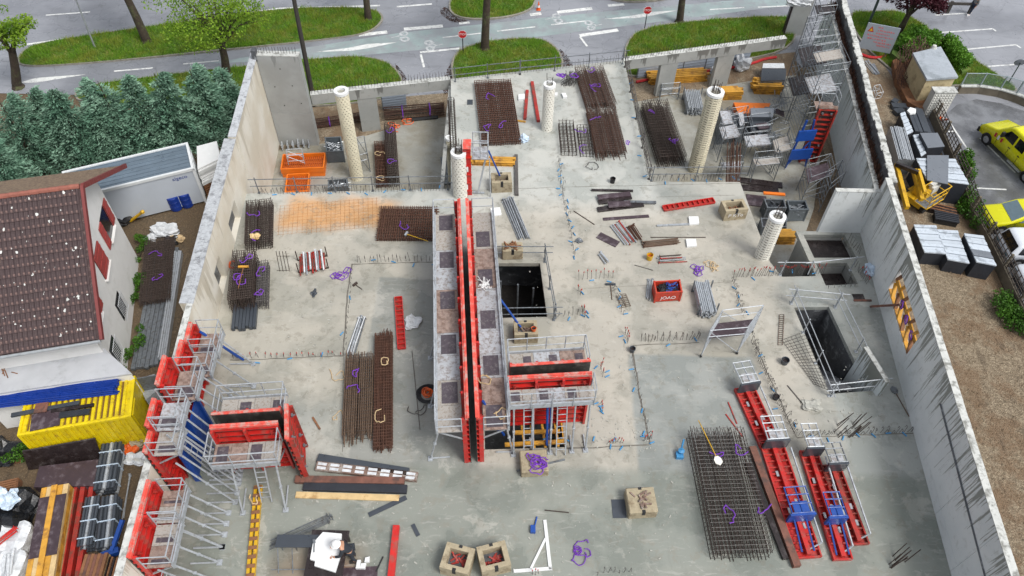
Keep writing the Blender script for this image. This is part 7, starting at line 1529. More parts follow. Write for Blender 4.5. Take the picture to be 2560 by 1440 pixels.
heap('tarpaulin_heap', 'black tarpaulin heap at the left edge of the yard', 'tarpaulin', (40, 1285), ZG, (1.2, 1.0, 1.1), 'black plastic', 31); heap('rubbish_bag', 'translucent bag lying on the black tarpaulin, the right one', 'bag', (26, 1252), ZG+1.1, (.5, .4, .35), 'plastic blue white', 32); heap('rubbish_bag', 'translucent bag lying on the black tarpaulin, the left one', 'bag', (-2, 1248), ZG+1.1, (.45, .4, .3), 'plastic blue white', 33); heap('tarpaulin_heap', 'dark heap of sheeting beside the end of the container', 'tarpaulin', (4, 1140), ZG, (.9, .8, .7), 'black plastic', 34)
for q, lb in (([(2, 1306), (70, 1312), (64, 1372), (-4, 1376)], 'white bulk bag with red poles on it in the yard'), ([(-4, 1380), (60, 1376), (54, 1450), (-10, 1450)], 'white bulk bag with white battens on it at the bottom corner')):
    P = [G(*p, ZG+.9) for p in q]; O = sum(P, Vector())/4; O.z = ZG; t = thing('bulk_bag', lb, 'bag', O); bm = bmesh.new(); bmesh.ops.create_cube(bm, size=1.); bmesh.ops.subdivide_edges(bm, edges=bm.edges[:], cuts=5, use_grid_fill=True); sx_, sy_ = (P[1]-P[0]).length, (P[3]-P[0]).length
    for v in bm.verts: k = 1+.06*math.sin(v.co.x*9)+.05*math.sin(v.co.y*11+v.co.z*7); rr = 1-.12*(abs(v.co.x)*2)**4*(abs(v.co.y)*2)**4; v.co = Vector((v.co.x*sx_*k*rr, v.co.y*sy_*k*rr, (v.co.z+.5)*.9*k))
    me = bpy.data.meshes.new('body'); bm.to_mesh(me); bm.free(); me.materials.append(MATS['plastic white']); link('body', me, t)
props('red poles lying on the upper white bulk bag', [(38, 1318), (48, 1326), (-4, 1368), (-14, 1358)], ZG+.96, 5, ['red paint'], .04); props('white battens lying on the lower white bulk bag', [(8, 1386), (42, 1384), (30, 1440), (6, 1446)], ZG+.98, 6, ['plastic white'], .04)
A = G(296, 1372, ZG); t = thing('blue_post', 'blue steel prop head standing in the yard beside the wall', 'prop', A); m = MB(); m.bar((0, -.3, .5), (.25, .9, 1.0), .16); part(t, 'tube', m, 'blue steel'); m = MB(); m.box((-.05, -.35, .4), (.7, .25, .3), .4); part(t, 'head', m, 'blue steel'); m = MB(); m.bar((0, 0, 0), (0, -.2, .5), .12); part(t, 'foot', m, 'blue steel')
props('thin galvanised tubes leaning along the wall in the yard', [(324, 1188), (330, 1186), (312, 1300), (304, 1302)], ZG, 2, ['galvanised'], .03); bar('pipe', 'pale pipe between the container and the wrapped pipes', 'pipe', (262, 1118), (314, 1112), .25, .2, 'lamp grey', ZG); heap('sack', 'orange sack by the corner of the container', 'bag', (330, 1124), ZG, (.3, .3, .3), 'orange hose', 35); heap('sack', 'tan sack by the corner of the container', 'bag', (346, 1112), ZG, (.28, .3, .35), 'block concrete', 36); heap('sack', 'dusty white sack in the yard beside the wall', 'bag', (344, 1150), ZG, (.45, .35, .3), 'plastic white', 37)
# lane beside the house
for c, lb in (((442, 520), 'left of two blue plastic barrels by the site cabin'), ((470, 512), 'right of two blue plastic barrels by the site cabin')):
    t = thing('barrel', lb, 'barrel', G(*c, ZG)); m = MB(); m.lathe([(.001, 0), (.34, 0), (.36, .05), (.36, .32), (.38, .35), (.36, .38), (.36, .66), (.38, .69), (.36, .72), (.36, .98), (.33, 1.02), (.32, .99), (.001, .99)], 20); part(t, 'body', m, 'blue plastic', smooth=False)
    for x in (-.12, .12): m = MB(); m.tube((x, 0, .97), (x, 0, 1.02), .05, 8); part(t, 'bung', m, 'hose red')
q = [(490, 366), (540, 353), (549, 396), (492, 424)]; P = [G(*p, ZG+2.2) for p in q]; O = sum(P, Vector())/4; O.z = ZG; t = thing('insulation_stack', 'stack of white insulation boards on pallets by the boundary wall', 'insulation', O)
for k in range(9): m = MB(); j = (random.uniform(-.06, .06), random.uniform(-.06, .06)); m.prism([(p.x-O.x+j[0], p.y-O.y+j[1]) for p in P], .9+k*.145, 1.03+k*.145); part(t, 'board', m, 'white foam')
for k in range(6): m = MB(); m.prism([(p.x-O.x, p.y-O.y) for p in P], k*.15, k*.15+.06); part(t, 'pallet_deck', m, 'old timber')
m = MB(); m.box((0, 0, .45), (1., 1., .85)); part(t, 'pallet_blocks', m, 'old timber')
pbox('tool_chest', 'bright red chest beside the house gable', 'chest', [(283, 492), (312, 488), (324, 520), (281, 524)], ZG+1.0, ZG, 'red paint'); heap('machine', 'dark tarred machine part beside the red chest', 'machine', (306, 556), ZG, (.5, .45, .5), 'black rubber', 41)
t = thing('yellow_post', 'yellow post lying across the lane behind the house', 'post', G(328, 556, ZG)); m = MB(); d = G(356, 530, ZG+.9)-G(328, 556, ZG); m.tube((0, 0, .12), d, .09, 8); part(t, 'shaft', m, 'yellow steel'); m = MB(); m.lathe([(.001, -.14), (.12, -.06), (.12, .06), (.001, .14)], 10, tuple(d)); part(t, 'knob', m, 'yellow steel')
bar('pipe', 'grey pipe lying at the foot of the site cabin', 'pipe', (318, 526), (400, 516), .14, .13, 'lamp grey', ZG); bar('timber_beam', 'brown batten at the foot of the site cabin', 'timber', (322, 518), (392, 510), .1, .1, 'old timber', ZG)
for c, s_, mt_, lb, k in (((414, 582), (.75, .5, .5), 'plastic white', 'heap of dirty white plastic sheeting in the lane', 42), ((432, 606), (.4, .3, .35), 'black plastic', 'black bag in the rubbish heap in the lane', 43), ((448, 600), (.4, .25, .3), 'rope', 'beige sack in the rubbish heap in the lane', 44), ((378, 602), (.35, .3, .4), 'plastic white', 'white bag at the left of the rubbish heap', 45)): heap('rubbish', lb, 'rubbish', c, ZG, s_, mt_, k)
for c, r_, lb in (((352, 640), (.35, 1.), 'shrub at the foot of the house gable near the rubbish'), ((344, 730), (.35, 1.2), 'shrub at the foot of the gable in the middle of the lane'), ((340, 880), (.4, 1.4), 'shrub at the foot of the gable near the annexe'), ((60, 1140), (.5, .5), 'patch of weeds at the corner of the container')):
    t = thing('shrub', lb, 'shrub', G(*c, ZG)); m = MB()
    for k in range(7): a = k*.9; m.tube((0, 0, 0), (math.cos(a)*r_[0]*.6, math.sin(a)*r_[1]*.6, .45), .015, 4)
    part(t, 'stems', m, 'bark').__setitem__('kind', 'stuff'); p, tn = leafcloud([(random.uniform(-1, 1)*r_[0], random.uniform(-1, 1)*r_[1], random.uniform(.15, .6)) for _ in range(10)], [.25]*10, 900, .06); leaf_mesh('foliage', p, tn, .06, 'bramble leaves', t)
slabq('sheet_gate', 'galvanised sheet panel leaning between container and wall', 'panel', [(340, 948), (386, 935), (404, 966), (364, 1000)], ZG, 1.2, 'galvanised')
# ================================================================== RIGHT OF THE BUILDING
def corr(label, q, zt, n=9, side='black side', topm='white sheet', grey=()):
    P = [G(*p, zt) for p in q]; O = sum(P, Vector())/4; O.z = ZG; t = thing('sheeted_stack', label, 'stack', O); P = [p-O for p in P]; H = zt-ZG
    m = MB(); m.prism([(p.x*.97, p.y*.97) for p in P], 0, H-.05); part(t, 'body', m, side)
    for k in range(n):
        a = P[0].lerp(P[3], k/n); b = P[1].lerp(P[2], k/n); c = P[1].lerp(P[2], (k+.86)/n); d = P[0].lerp(P[3], (k+.86)/n); m = MB(); m.prism([(v.x, v.y) for v in (a, b, c, d)], H-.05, H+(.0 if k % 2 else .03)); part(t, 'roof_sheet', m, topm if k not in grey else 'mid sheet')
    return t
corr('left sheeted stack with a white ribbed top beside the right wall', [(2284, 562), (2340, 564), (2366, 636), (2312, 632)], ZG+1.0); corr('middle sheeted stack with a white ribbed top, nearest the camera', [(2342, 574), (2394, 577), (2424, 660), (2370, 650)], ZG+1.0); corr('right sheeted stack with a grey band beside the trellis fence', [(2410, 584), (2458, 590), (2492, 666), (2442, 656)], ZG+1.25, grey=(5, 6))
corr('large sheeted stack under a grey sheet near the yellow lift', [(2290, 396), (2388, 398), (2424, 462), (2316, 448)], ZG+1.7, 8); slabq('cover_sheet', 'large grey sheet lying across the sheeted stack', 'sheet', [(2318, 388), (2372, 388), (2370, 460), (2318, 450)], ZG+1.76, .05, 'mid sheet'); pbox('sheet_box', 'grey box-topped stack above the large sheeted stack', 'stack', [(2300, 332), (2344, 332), (2362, 366), (2320, 370)], ZG+1.4, ZG, 'black side', top='mid sheet')
corr('tilted pale metal sheet pile beside the stacked battens', [(2250, 284), (2262, 280), (2284, 330), (2268, 338)], ZG+1.1, 6); corr('small pale metal sheet pile next to the grey box-topped stack', [(2282, 338), (2296, 336), (2316, 384), (2304, 392)], ZG+1.1, 6)
def battens(label, q, z, n, h, mat): 
    f, rz, L, Wd = quad(q, z+h); f.z = z; t = thing('batten_stack', label, 'stack', f, rz)
    for k in range(n): m = MB(); y = -Wd/2+Wd*k/n; m.bx(0, L, y+.01, y+Wd/n-.02, 0, h*random.uniform(.9, 1.)); part(t, 'batten', m, mat)
    return t
battens('stack of galvanised fence frames on edge behind the right wall', [(2228, 318), (2262, 312), (2284, 394), (2252, 400)], ZG, 12, 1.3, 'galvanised'); battens('upper pile of dark grey channels behind the right wall', [(2266, 268), (2308, 268), (2328, 326), (2292, 330)], ZG, 4, .9, 'dark sheet')
for k, (a, b) in enumerate((((2228, 256), (2240, 262)), ((2226, 270), (2262, 272)), ((2234, 286), (2256, 282)))): bar('channel', ['uppermost', 'middle', 'lowest'][k]+' loose dark channel piece behind the double wall', 'channel', a, b, .5, .3, 'dark sheet', ZG)
slabq('white_lid', 'white cushion-like lid lying on the dark channels', 'lid', [(2268, 276), (2276, 268), (2290, 272), (2290, 282), (2276, 284)], ZG+.9, .12, 'white foam'); props('loose galvanised frames lying behind the double wall', [(2158, 156), (2172, 154), (2196, 180), (2180, 186)], ZG, 5, ['galvanised'], .03, 'frame_pile'); slabq('board', 'grey board lying behind the double wall', 'board', [(2174, 160), (2186, 158), (2200, 184), (2188, 186)], ZG, .06, 'mid sheet'); tower('low white steel frame standing behind the double wall', [(2180, 228), (2194, 226), (2202, 244), (2186, 248)], ZG, .5, 1, 'plastic white', rung=.25, name='scaffold_trestle')
# articulated boom lift
A = G(2300, 500, ZG); t = thing('boom_lift', 'yellow articulated boom lift with its basket lowered behind the right wall', 'lift', A, R(35))
m = MB(); m.prism([(-1.1, -.7), (.9, -.7), (1.2, -.3), (1.2, .5), (.9, .8), (-1.1, .8)], .25, .62); part(t, 'chassis', m, 'yellow steel')
for x in (-.8, .8):
    for y in (-.75, .75): m = MB(); m.tube((x, y-.12, .35), (x, y+.12, .35), .35, 14); part(t, 'wheel', m, 'tyre')
m = MB(); m.bx(-.7, .5, -.45, .45, .65, 1.3); part(t, 'turret', m, 'yellow steel'); m = MB(); m.bx(-.3, .4, -.5, -.2, 1.0, 1.5); part(t, 'engine_cover', m, 'cabinet grey')
Bq = lambda px, py, z: Matrix.Rotation(-R(35), 3, 'Z') @ (G(px, py, z)-A)
for a, b, w, mt_ in ((Bq(2240, 412, ZG+1.4), Bq(2268, 520, ZG+.9), .24, 'yellow steel'), (Bq(2285, 425, ZG+1.7), Bq(2304, 500, ZG+1.3), .24, 'yellow steel'), (Bq(2296, 425, ZG+1.9), Bq(2312, 482, ZG+1.8), .18, 'yellow steel'), (Bq(2240, 410, ZG+1.6), Bq(2296, 432, ZG+1.9), .2, 'dark ply')): m = MB(); m.bar(a, b, w, w*1.2); part(t, 'boom', m, mt_)
c = Bq(2322, 500, ZG+.7); m = MB(); bx_, by_ = .85, .45
for z, sc in ((.0, 1.), (.55, 1.), (1.05, 1.05)):
    q = [Vector((c.x+x*sc, c.y+y*sc, c.z+z)) for x, y in ((-bx_, -by_), (bx_, -by_), (bx_, by_), (-bx_, by_), (-bx_, -by_))]; m.path(q, .03, 6)
for x in (-bx_, -.3, .3, bx_):
    for y in (-by_, by_): m.tube((c.x+x, c.y+y, c.z), (c.x+x, c.y+y, c.z+1.05), .025, 5)
part(t, 'basket_rail', m, 'yellow steel'); m = MB(); m.bx(c.x-bx_, c.x+bx_, c.y-by_, c.y+by_, c.z-.03, c.z+.02); part(t, 'basket_floor', m, 'dull galvanised'); m = MB(); m.box((c.x+.3, c.y+.35, c.z+.95), (.6, .25, .2)); part(t, 'control_box', m, 'cabinet grey')
f, rz, L, Wd = quad([(2334, 518), (2372, 522), (2374, 540), (2332, 540)], ZG); t = thing('timber_pack', 'weathered timber planks stacked below the boom lift basket', 'timber', f, rz+math.pi/2)
for k in range(6): m = MB(); m.bx(-.8, .8, -L+L*k/6+.02, -L+L*(k+1)/6-.02, 0, .3); part(t, 'plank', m, 'old timber' if k % 2 else 'dark ply')
f, rz, L, Wd = quad([(2340, 542), (2376, 544), (2378, 566), (2344, 564)], ZG); t = thing('pallet', 'dark plastic pallets stacked beside the sheeted stacks', 'pallet', f, rz+math.pi/2)
for k in range(5): m = MB(); m.bx(-.7, .7, -L+L*k/5+.03, -L+L*(k+1)/5-.03, .35, .45); part(t, 'slat', m, 'black side')
m = MB(); m.bx(-.65, .65, -L+.05, -.05, 0, .3); part(t, 'bearer', m, 'black rubber')
# trellis fence with its posts
TF = [(2312, 264), (2350, 352), (2398, 468), (2420, 540), (2457, 604), (2497, 684), (2535, 768), (2580, 860)]; FP = [G(*p, ZG) for p in TF]
t = thing('trellis_fence', 'dark lattice fence on a low wall between the gravel and the car park', 'fence', FP[0]); O = FP[0]
for a, b in zip(FP, FP[1:]):
    L = (b-a).length; n = max(1, round(L/1.9)); e = (b-a).normalized()
    m = MB(); m.bar(a-O+Vector((0, 0, .35)), b-O+Vector((0, 0, .35)), .18, .7); part(t, 'low_wall', m, 'fence wood concrete')
    for k in range(n):
        p0 = a.lerp(b, k/n)-O; p1 = a.lerp(b, (k+1)/n)-O; m = MB(); w = (p1-p0).length
        for j in range(6): q = p0.lerp(p1, (j+.5)/6); m.bar(q+Vector((0, 0, .7)), q+Vector((0, 0, 1.55)), .04, .035)
        for j in range(4): m.bar(p0+Vector((0, 0, .75+j*.26)), p1+Vector((0, 0, .75+j*.26)), .035, .04)
        part(t, 'lattice_panel', m, 'trellis'); m = MB(); m.bar(p0, p0+Vector((0, 0, 1.65)), .12); part(t, 'post', m, 'fence wood concrete')
for lb, pts, dens in (('ivy and brambles along the trellis fence by the boom lift', [(2388, 470), (2420, 462), (2440, 520), (2470, 590), (2440, 590), (2400, 540), (2376, 520)], 60), ('bramble patch on the gravel near the trellis fence', [(2452, 732), (2500, 740), (2530, 770), (2560, 830), (2560, 860), (2490, 800)], 60), ('leafy climber at the corner of the large sheeted stack', [(2392, 395), (2410, 392), (2430, 455), (2414, 462)], 60)):
    pl = [Vector((p.x, p.y)) for p in world(pts, ZG)]; c = sum(pl, Vector((0, 0)))/len(pl); t = thing('bramble', lb, 'shrub', (c.x, c.y, ZG)); m = MB(); cs = []
    for k in range(26):
        a, b = random.choice(pl), random.choice(pl); p = c*.3+(a*.5+b*.5)*.7-c; cs.append((p.x, p.y, random.uniform(.2, .7))); m.tube((p.x, p.y, 0), (p.x+random.uniform(-.3, .3), p.y+random.uniform(-.3, .3), .5), .015, 4)
    part(t, 'stems', m, 'bark').__setitem__('kind', 'stuff'); p, tn = leafcloud(cs, [.4]*len(cs), 2600, .07); leaf_mesh('foliage', p, tn, .07, 'bramble leaves', t)
# transformer hut, ivy, cabinet
q = [(2282, 132), (2352, 116), (2396, 192), (2318, 198)]; P = [G(*p, ZG+2.4) for p in q]; O = sum(P, Vector())/4; O.z = ZG; t = thing('utility_hut', 'small pale masonry hut with a wet flat roof on the bank', 'hut', O)
L_ = [((p.x-O.x), (p.y-O.y)) for p in P]; m = MB(); m.prism([(x*.93, y*.93) for x, y in L_], 0, 2.25); part(t, 'wall', m, 'pale stone'); m = MB(); m.prism(L_, 2.25, 2.4); part(t, 'flat_roof', m, 'flat roof wet'); m = MB(); m.lathe([(.001, 0), (.2, 0), (.14, .2), (.001, .24)], 10, (L_[1][0]*.5, L_[1][1]*.9, 2.4)); part(t, 'roof_vent', m, 'cabinet grey')
pl = world([(2225, 165), (2262, 150), (2286, 128), (2300, 190), (2325, 205), (2300, 290), (2262, 268), (2236, 215)], ZG); t = thing('dead_vine', 'tangle of dead brown creeper hanging down the bank beside the hut', 'shrub', (sum(p.x for p in pl)/8, sum(p.y for p in pl)/8, ZG)); m = MB(); cs = []
for k in range(420):
    a, b, c = random.choice(pl), random.choice(pl), random.choice(pl); w = [random.random() for _ in range(3)]; s_ = sum(w); p = (a*w[0]+b*w[1]+c*w[2])/s_-t.location; h_ = 1.7*max(0, min(1, (p.y+2.2)/3.4)); m.path([(p.x, p.y, h_), (p.x+random.uniform(-.3, .3), p.y-.3, h_*.75+.25), (p.x+random.uniform(-.4, .4), p.y-.7, h_*.35+.1)], .016, 3)
part(t, 'twigs', m, 'fallen leaves')
m = MB(); m.prism([(p.x-t.location.x, p.y-t.location.y) for p in pl], 0, .5); part(t, 'earth_bank', m, 'old timber')
for lb, pts, hh in (('dense bright ivy mound between the tree and the hut', [(2222, 150), (2232, 112), (2262, 96), (2300, 96), (2345, 104), (2352, 118), (2290, 124), (2284, 150), (2250, 172)], 1.3), ('ivy on the bank behind the hut roof', [(2345, 104), (2372, 118), (2400, 150), (2420, 185), (2400, 192), (2370, 140)], .9)):
    pl = [Vector((p.x, p.y)) for p in world(pts, ZG)]; c = sum(pl, Vector((0, 0)))/len(pl); t = thing('ivy_mound', lb, 'shrub', (c.x, c.y, ZG)); cs = []
    for k in range(60): a, b = random.choice(pl), random.choice(pl); f_ = random.random(); p = (c*.35+(a*f_+b*(1-f_))*.65)-c; cs.append((p.x, p.y, random.uniform(.3, 1.)*hh))
    m = MB(); m.prism([(p.x-c.x, p.y-c.y) for p in pl], 0, hh*.45); part(t, 'mound', m, 'grass ground'); p, tn = leafcloud(cs, [.5]*60, 7000, .08); leaf_mesh('foliage', p, tn, .09, 'ivy leaves', t)
q = [(2336, 216), (2386, 220), (2392, 232), (2334, 230)]; P = [G(*p, ZG+2.1) for p in q]; O = sum(P, Vector())/4; O.z = ZG; t = thing('street_cabinet', 'pale grey cabinet with a studded door beside the hut', 'cabinet', O, 0.05); m = MB(); m.bx(-.75, .75, -.3, .3, 0, 2.06); part(t, 'body', m, 'cabinet grey'); m = MB(); m.bx(-.8, .8, -.34, .34, 2.06, 2.12); part(t, 'lid', m, 'wall top')
rm = MB()
rm.add([(-.07, 0, -.07), (.07, 0, -.07), (.07, 0, .07), (-.07, 0, .07), (0, -.05, 0)], [(0, 1, 4), (1, 2, 4), (2, 3, 4), (3, 0, 4)]); copies(t, 'stud', rm.mesh('stud', 'cabinet grey'), [(-.6+.2*i, -.302, .25+.2*j) for i in range(7) for j in range(9)])
# curved railing on its low wall
cv = [(2392, 232), (2440, 232), (2490, 240), (2530, 252), (2580, 272)]; CP = [G(*p, ZG) for p in cv]; t = thing('curved_railing', 'galvanised mesh railing curving above the car park ramp', 'railing', CP[0]); O = CP[0]
for a, b in zip(CP, CP[1:]):
    m = MB(); m.bar(a-O+Vector((0, 0, .3)), b-O+Vector((0, 0, .3)), .25, .6); part(t, 'low_wall', m, 'fence wood concrete'); m = MB(); m.bar(a-O+Vector((0, 0, .62)), b-O+Vector((0, 0, .62)), .3, .08); part(t, 'coping', m, 'wall top')
    m = MB(); m.tube(a-O+Vector((0, 0, 1.65)), b-O+Vector((0, 0, 1.65)), .03, 6); part(t, 'top_rail', m, 'wire'); m = MB(); n = 14
    for j in range(9): z = .75+j*.1; m.tube(a-O+Vector((0, 0, z)), b-O+Vector((0, 0, z)), .008, 3)
    for j in range(n): p = a.lerp(b, j/n)-O; m.tube(p+Vector((0, 0, .7)), p+Vector((0, 0, 1.62)), .008, 3)
    part(t, 'mesh_infill', m, 'wire'); m = MB(); m.bar(a-O+Vector((0, 0, .6)), a-O+Vector((0, 0, 1.68)), .08); part(t, 'post', m, 'wire')
t = thing('traffic_mirror', 'round traffic mirror seen from behind on a tilted post', 'mirror', G(2518, 212, ZG)); m = MB(); m.tube((0, 0, 0), (0, 0, 2.0), .04, 8); part(t, 'post', m, 'pole green'); m = MB(); m.tube((0, -.03, 1.9), (0, .06, 1.95), .42, 20); part(t, 'mirror_back', m, 'mid sheet')
# notice board
A = G(2178, 142, ZG); t = thing('notice_board', 'tilted pale notice board with faded red writing beside the double wall', 'sign', A, R(-18)); bd = MB(); bd.box((0, 0, 1.6), (2.3, .06, 2.1)); o = part(t, 'board', bd, 'sign grey')
for x in (-.9, .9): m = MB(); m.bar((x, .08, 0), (x, .08, 2.6), .08); part(t, 'post', m, 'dull galvanised')
rs = random.Random(4); m = MB()
for r_, (x0, x1) in enumerate(((-.35, .0), (-.3, .8), (-.35, .6), (-.9, .9), (-.8, .5), (-.3, .9), (.0, .9))):
    x = x0
    while x < x1: w = rs.uniform(.05, .12); m.box((x+w/2, -.034, 2.45-r_*.24+rs.uniform(-.02, .02)), (w, .006, rs.uniform(.06, .13))); x += w+rs.uniform(.03, .08)
part(t, 'faded_writing', m, 'faint red')['kind'] = 'stuff'
m = MB(); m.add([(-1.0, -.036, 2.0), (-.55, -.036, 2.0), (-.775, -.036, 2.45)], [(0, 1, 2)]); part(t, 'warning_triangle', m, 'hose red'); m = MB(); m.add([(-.9, -.038, 2.06), (-.65, -.038, 2.06), (-.775, -.038, 2.32)], [(0, 1, 2)]); part(t, 'triangle_centre', m, 'yellow steel')
# street furniture
for b, c, lb in (((1158, 137), (1157, 85), 'nearer octagonal red stop sign at the edge of the round grass island'), ((1611, 74), (1620, 25), 'farther octagonal red stop sign at the edge of the right verge')):
    P = G(*b, ZG); h_ = HT(b, c, ZG); t = thing('stop_sign', lb, 'sign', P, .05); m = MB(); m.tube((0, 0, 0), (0, 0, h_+.2), .035, 8); part(t, 'post', m, 'black rubber'); r_ = .32
    m = MB(); n = 8; m.add([(math.cos(R(22.5+45*k))*r_*1.08, -.05, h_+math.sin(R(22.5+45*k))*r_*1.08) for k in range(8)], [tuple(range(8))]); part(t, 'rim', m, 'sign white'); m = MB(); m.add([(math.cos(R(22.5+45*k))*r_, y, h_+math.sin(R(22.5+45*k))*r_) for y in (-.055, -.04) for k in range(8)], [tuple(range(8)), tuple(range(15, 7, -1))]+[(k, 8+k, 8+(k+1) % 8, (k+1) % 8) for k in range(8)]); part(t, 'plate', m, 'sign red')
    o = link('lettering', text_mesh('STOP', .24, 'sign white'), t); o.rotation_euler = (R(90), 0, 0); o.location = (0, -.06, h_)
def pole(label, b, c, r, mat, ext=3., name='lamp_post'):
    P = G(*b, ZG); h_ = HT(b, c, ZG); d = fw*FPX+rt*(c[0]-1280)-up*(c[1]-720); T = Vector((0, 0, HC))+d*(P.y/d.y); e = Vector((T.x-P.x, 0, h_)); t = thing(name, label, 'post', P); m = MB(); m.tube((0, 0, 0), e*(1+ext/h_), r*1.2, 8, r*.8); part(t, 'shaft', m, mat); m = MB(); m.tube((0, 0, 0), (0, 0, .12), r*2, 10); part(t, 'base_plate', m, mat); m = MB(); m.box(tuple(e*(1+ext/h_)), (.5, .2, .12)); part(t, 'head', m, mat)
pole('thin pale lamp post in the long grass island', (238, 120), (190, 0), .055, 'lamp grey', 4.); pole('dark timber pole rising behind the concrete pier', (786, 262), (735, 0), .15, 'pole brown', 3., 'utility_pole'); pole('dark green post on the bank left of the purple tree', (2168, 70), (2196, 0), .1, 'pole green', 3.)
def cone(label, c, lean=0): t = thing('traffic_cone', label, 'cone', G(*c, ZG)); t.rotation_euler = (lean, lean*.5, 0); m = MB(); m.box((0, 0, .02), (.34, .34, .04)); part(t, 'base', m, 'orange hose'); m = MB(); m.lathe([(.14, .04), (.03, .7), (.001, .7)], 14); part(t, 'cone_body', m, 'orange hose'); m = MB(); m.lathe([(.115, .22), (.085, .4)], 14); part(t, 'white_band', m, 'sign white')
cone('orange traffic cone beside the far grass island', (1346, 24)); cone('orange traffic cone lying by the lattice fence', (2352, 298), .9)
t = thing('timber_barrier', 'dark timber rail barrier at the top of the car park', 'barrier', G(2368, 32, ZG), .0)
for x in (0, 1.75): m = MB(); m.bx(x-.1, x+.1, -.1, .1, 0, 1.0); part(t, 'post', m, 'pole brown')
m = MB(); m.bx(-1.2, 2.0, -.12, .0, .75, .95); part(t, 'rail', m, 'pole brown')
# ================================================================== VEHICLES
def vehicle(name, label, cat, front, rear, z, W_, prof, glass, paint, wheels, extra=None, gm='glass dark'):
    "side profile swept across the width; x runs front to rear"
    A = G(*front, z); B = G(*rear, z); d = B-A; rz = math.atan2(d.y, d.x); t = thing(name, label, cat, A, rz)
    n = len(prof); zs = [p[1] for p in prof]; zm = max(zs); vs = []; secs = (-1., -.96, -.8, .8, .96, 1.)
    for s_ in secs:
        for x, zz in prof:
            tum = 1-.12*max(0, (zz-.95)/(zm-.95+1e-6)) if zm > 1. else 1; dz = -.05*zm*(abs(s_) > .99)*(zz > .6) - .015*(abs(s_) > .9)*(zz > .6)
            vs.append((x, s_*W_/2*tum, zz+dz))
    fs = []
    for k in range(len(secs)-1):
        for i in range(n): fs.append((k*n+i, k*n+(i+1) % n, (k+1)*n+(i+1) % n, (k+1)*n+i))
    fs += [tuple(range(n-1, -1, -1)), tuple(range((len(secs)-1)*n, len(secs)*n))]
    m = MB(); m.add(vs, fs); bm = bmesh.new(); me = m.mesh('body', paint, True); bm.from_mesh(me); bmesh.ops.recalc_face_normals(bm, faces=bm.faces[:]); bm.to_mesh(me); bm.free(); bo = link('body', me, t)
    tw = lambda zz: (1-.12*max(0, (zz-.95)/(zm-.95)))*W_/2
    for nm, poly in glass:
        if nm == 'side':
            for s_ in (-1, 1): m = MB(); m.add([(x, s_*(tw(zz)+.008), zz-.03) for x, zz in poly], [tuple(range(len(poly))) if s_ < 0 else tuple(range(len(poly)-1, -1, -1))]); part(t, 'side_window', m, gm)
        else:
            (x0, z0), (x1, z1) = poly; w0, w1 = tw(z0)*.88, tw(z1)*.86; nx = Vector((z1-z0, 0, x0-x1)).normalized()*(.012 if (z1-z0)*1 > 0 else .012); nx = nx if nx.z > 0 else -nx; m = MB(); m.add([Vector((x0, -w0, z0))+nx, Vector((x0, w0, z0))+nx, Vector((x1, w1, z1))+nx, Vector((x1, -w1, z1))+nx], [(0, 1, 2, 3)]); part(t, nm, m, gm if nm != 'windscreen' else gm)
    xs_ = [p[0] for n_, po in glass if n_ == 'side' for p in po]
    for x in sorted({min(xs_)-.12, (min(xs_)+max(xs_))/2, max(xs_)-.1}) if xs_ else ():
        for s_ in (-1, 1): m = MB(); m.bar((x, s_*(W_/2+.001), .45), (x, s_*(tw(1.)+.004), 1.0), .016, .012); part(t, 'door_seam', m, 'black rubber')
    for s_ in (-1, 1): m = MB(); m.bx(prof[1][0]-.015, prof[1][0]+.1, s_*W_*.34-.16, s_*W_*.34+.16, prof[1][1]-.2, prof[1][1]-.03); part(t, 'lamp', m, 'glass pale')
    for x, r_ in wheels:
        for s_ in (-1, 1):
            m = MB(); y = s_*(W_/2-.1); m.tube((x, y-.11, r_), (x, y+.11, r_), r_, 20); w = part(t, 'wheel', m, 'tyre'); m = MB(); m.tube((x, y+s_*.1, r_), (x, y+s_*.118, r_), r_*.6, 16); part(w, 'rim', m, 'rim')
            m = MB(); m.tube((x, s_*(W_/2-.03), r_+.02), (x, s_*(W_/2+.006), r_+.02), r_*1.16, 20); part(t, 'wheel_arch', m, 'black rubber')
    return t, tw
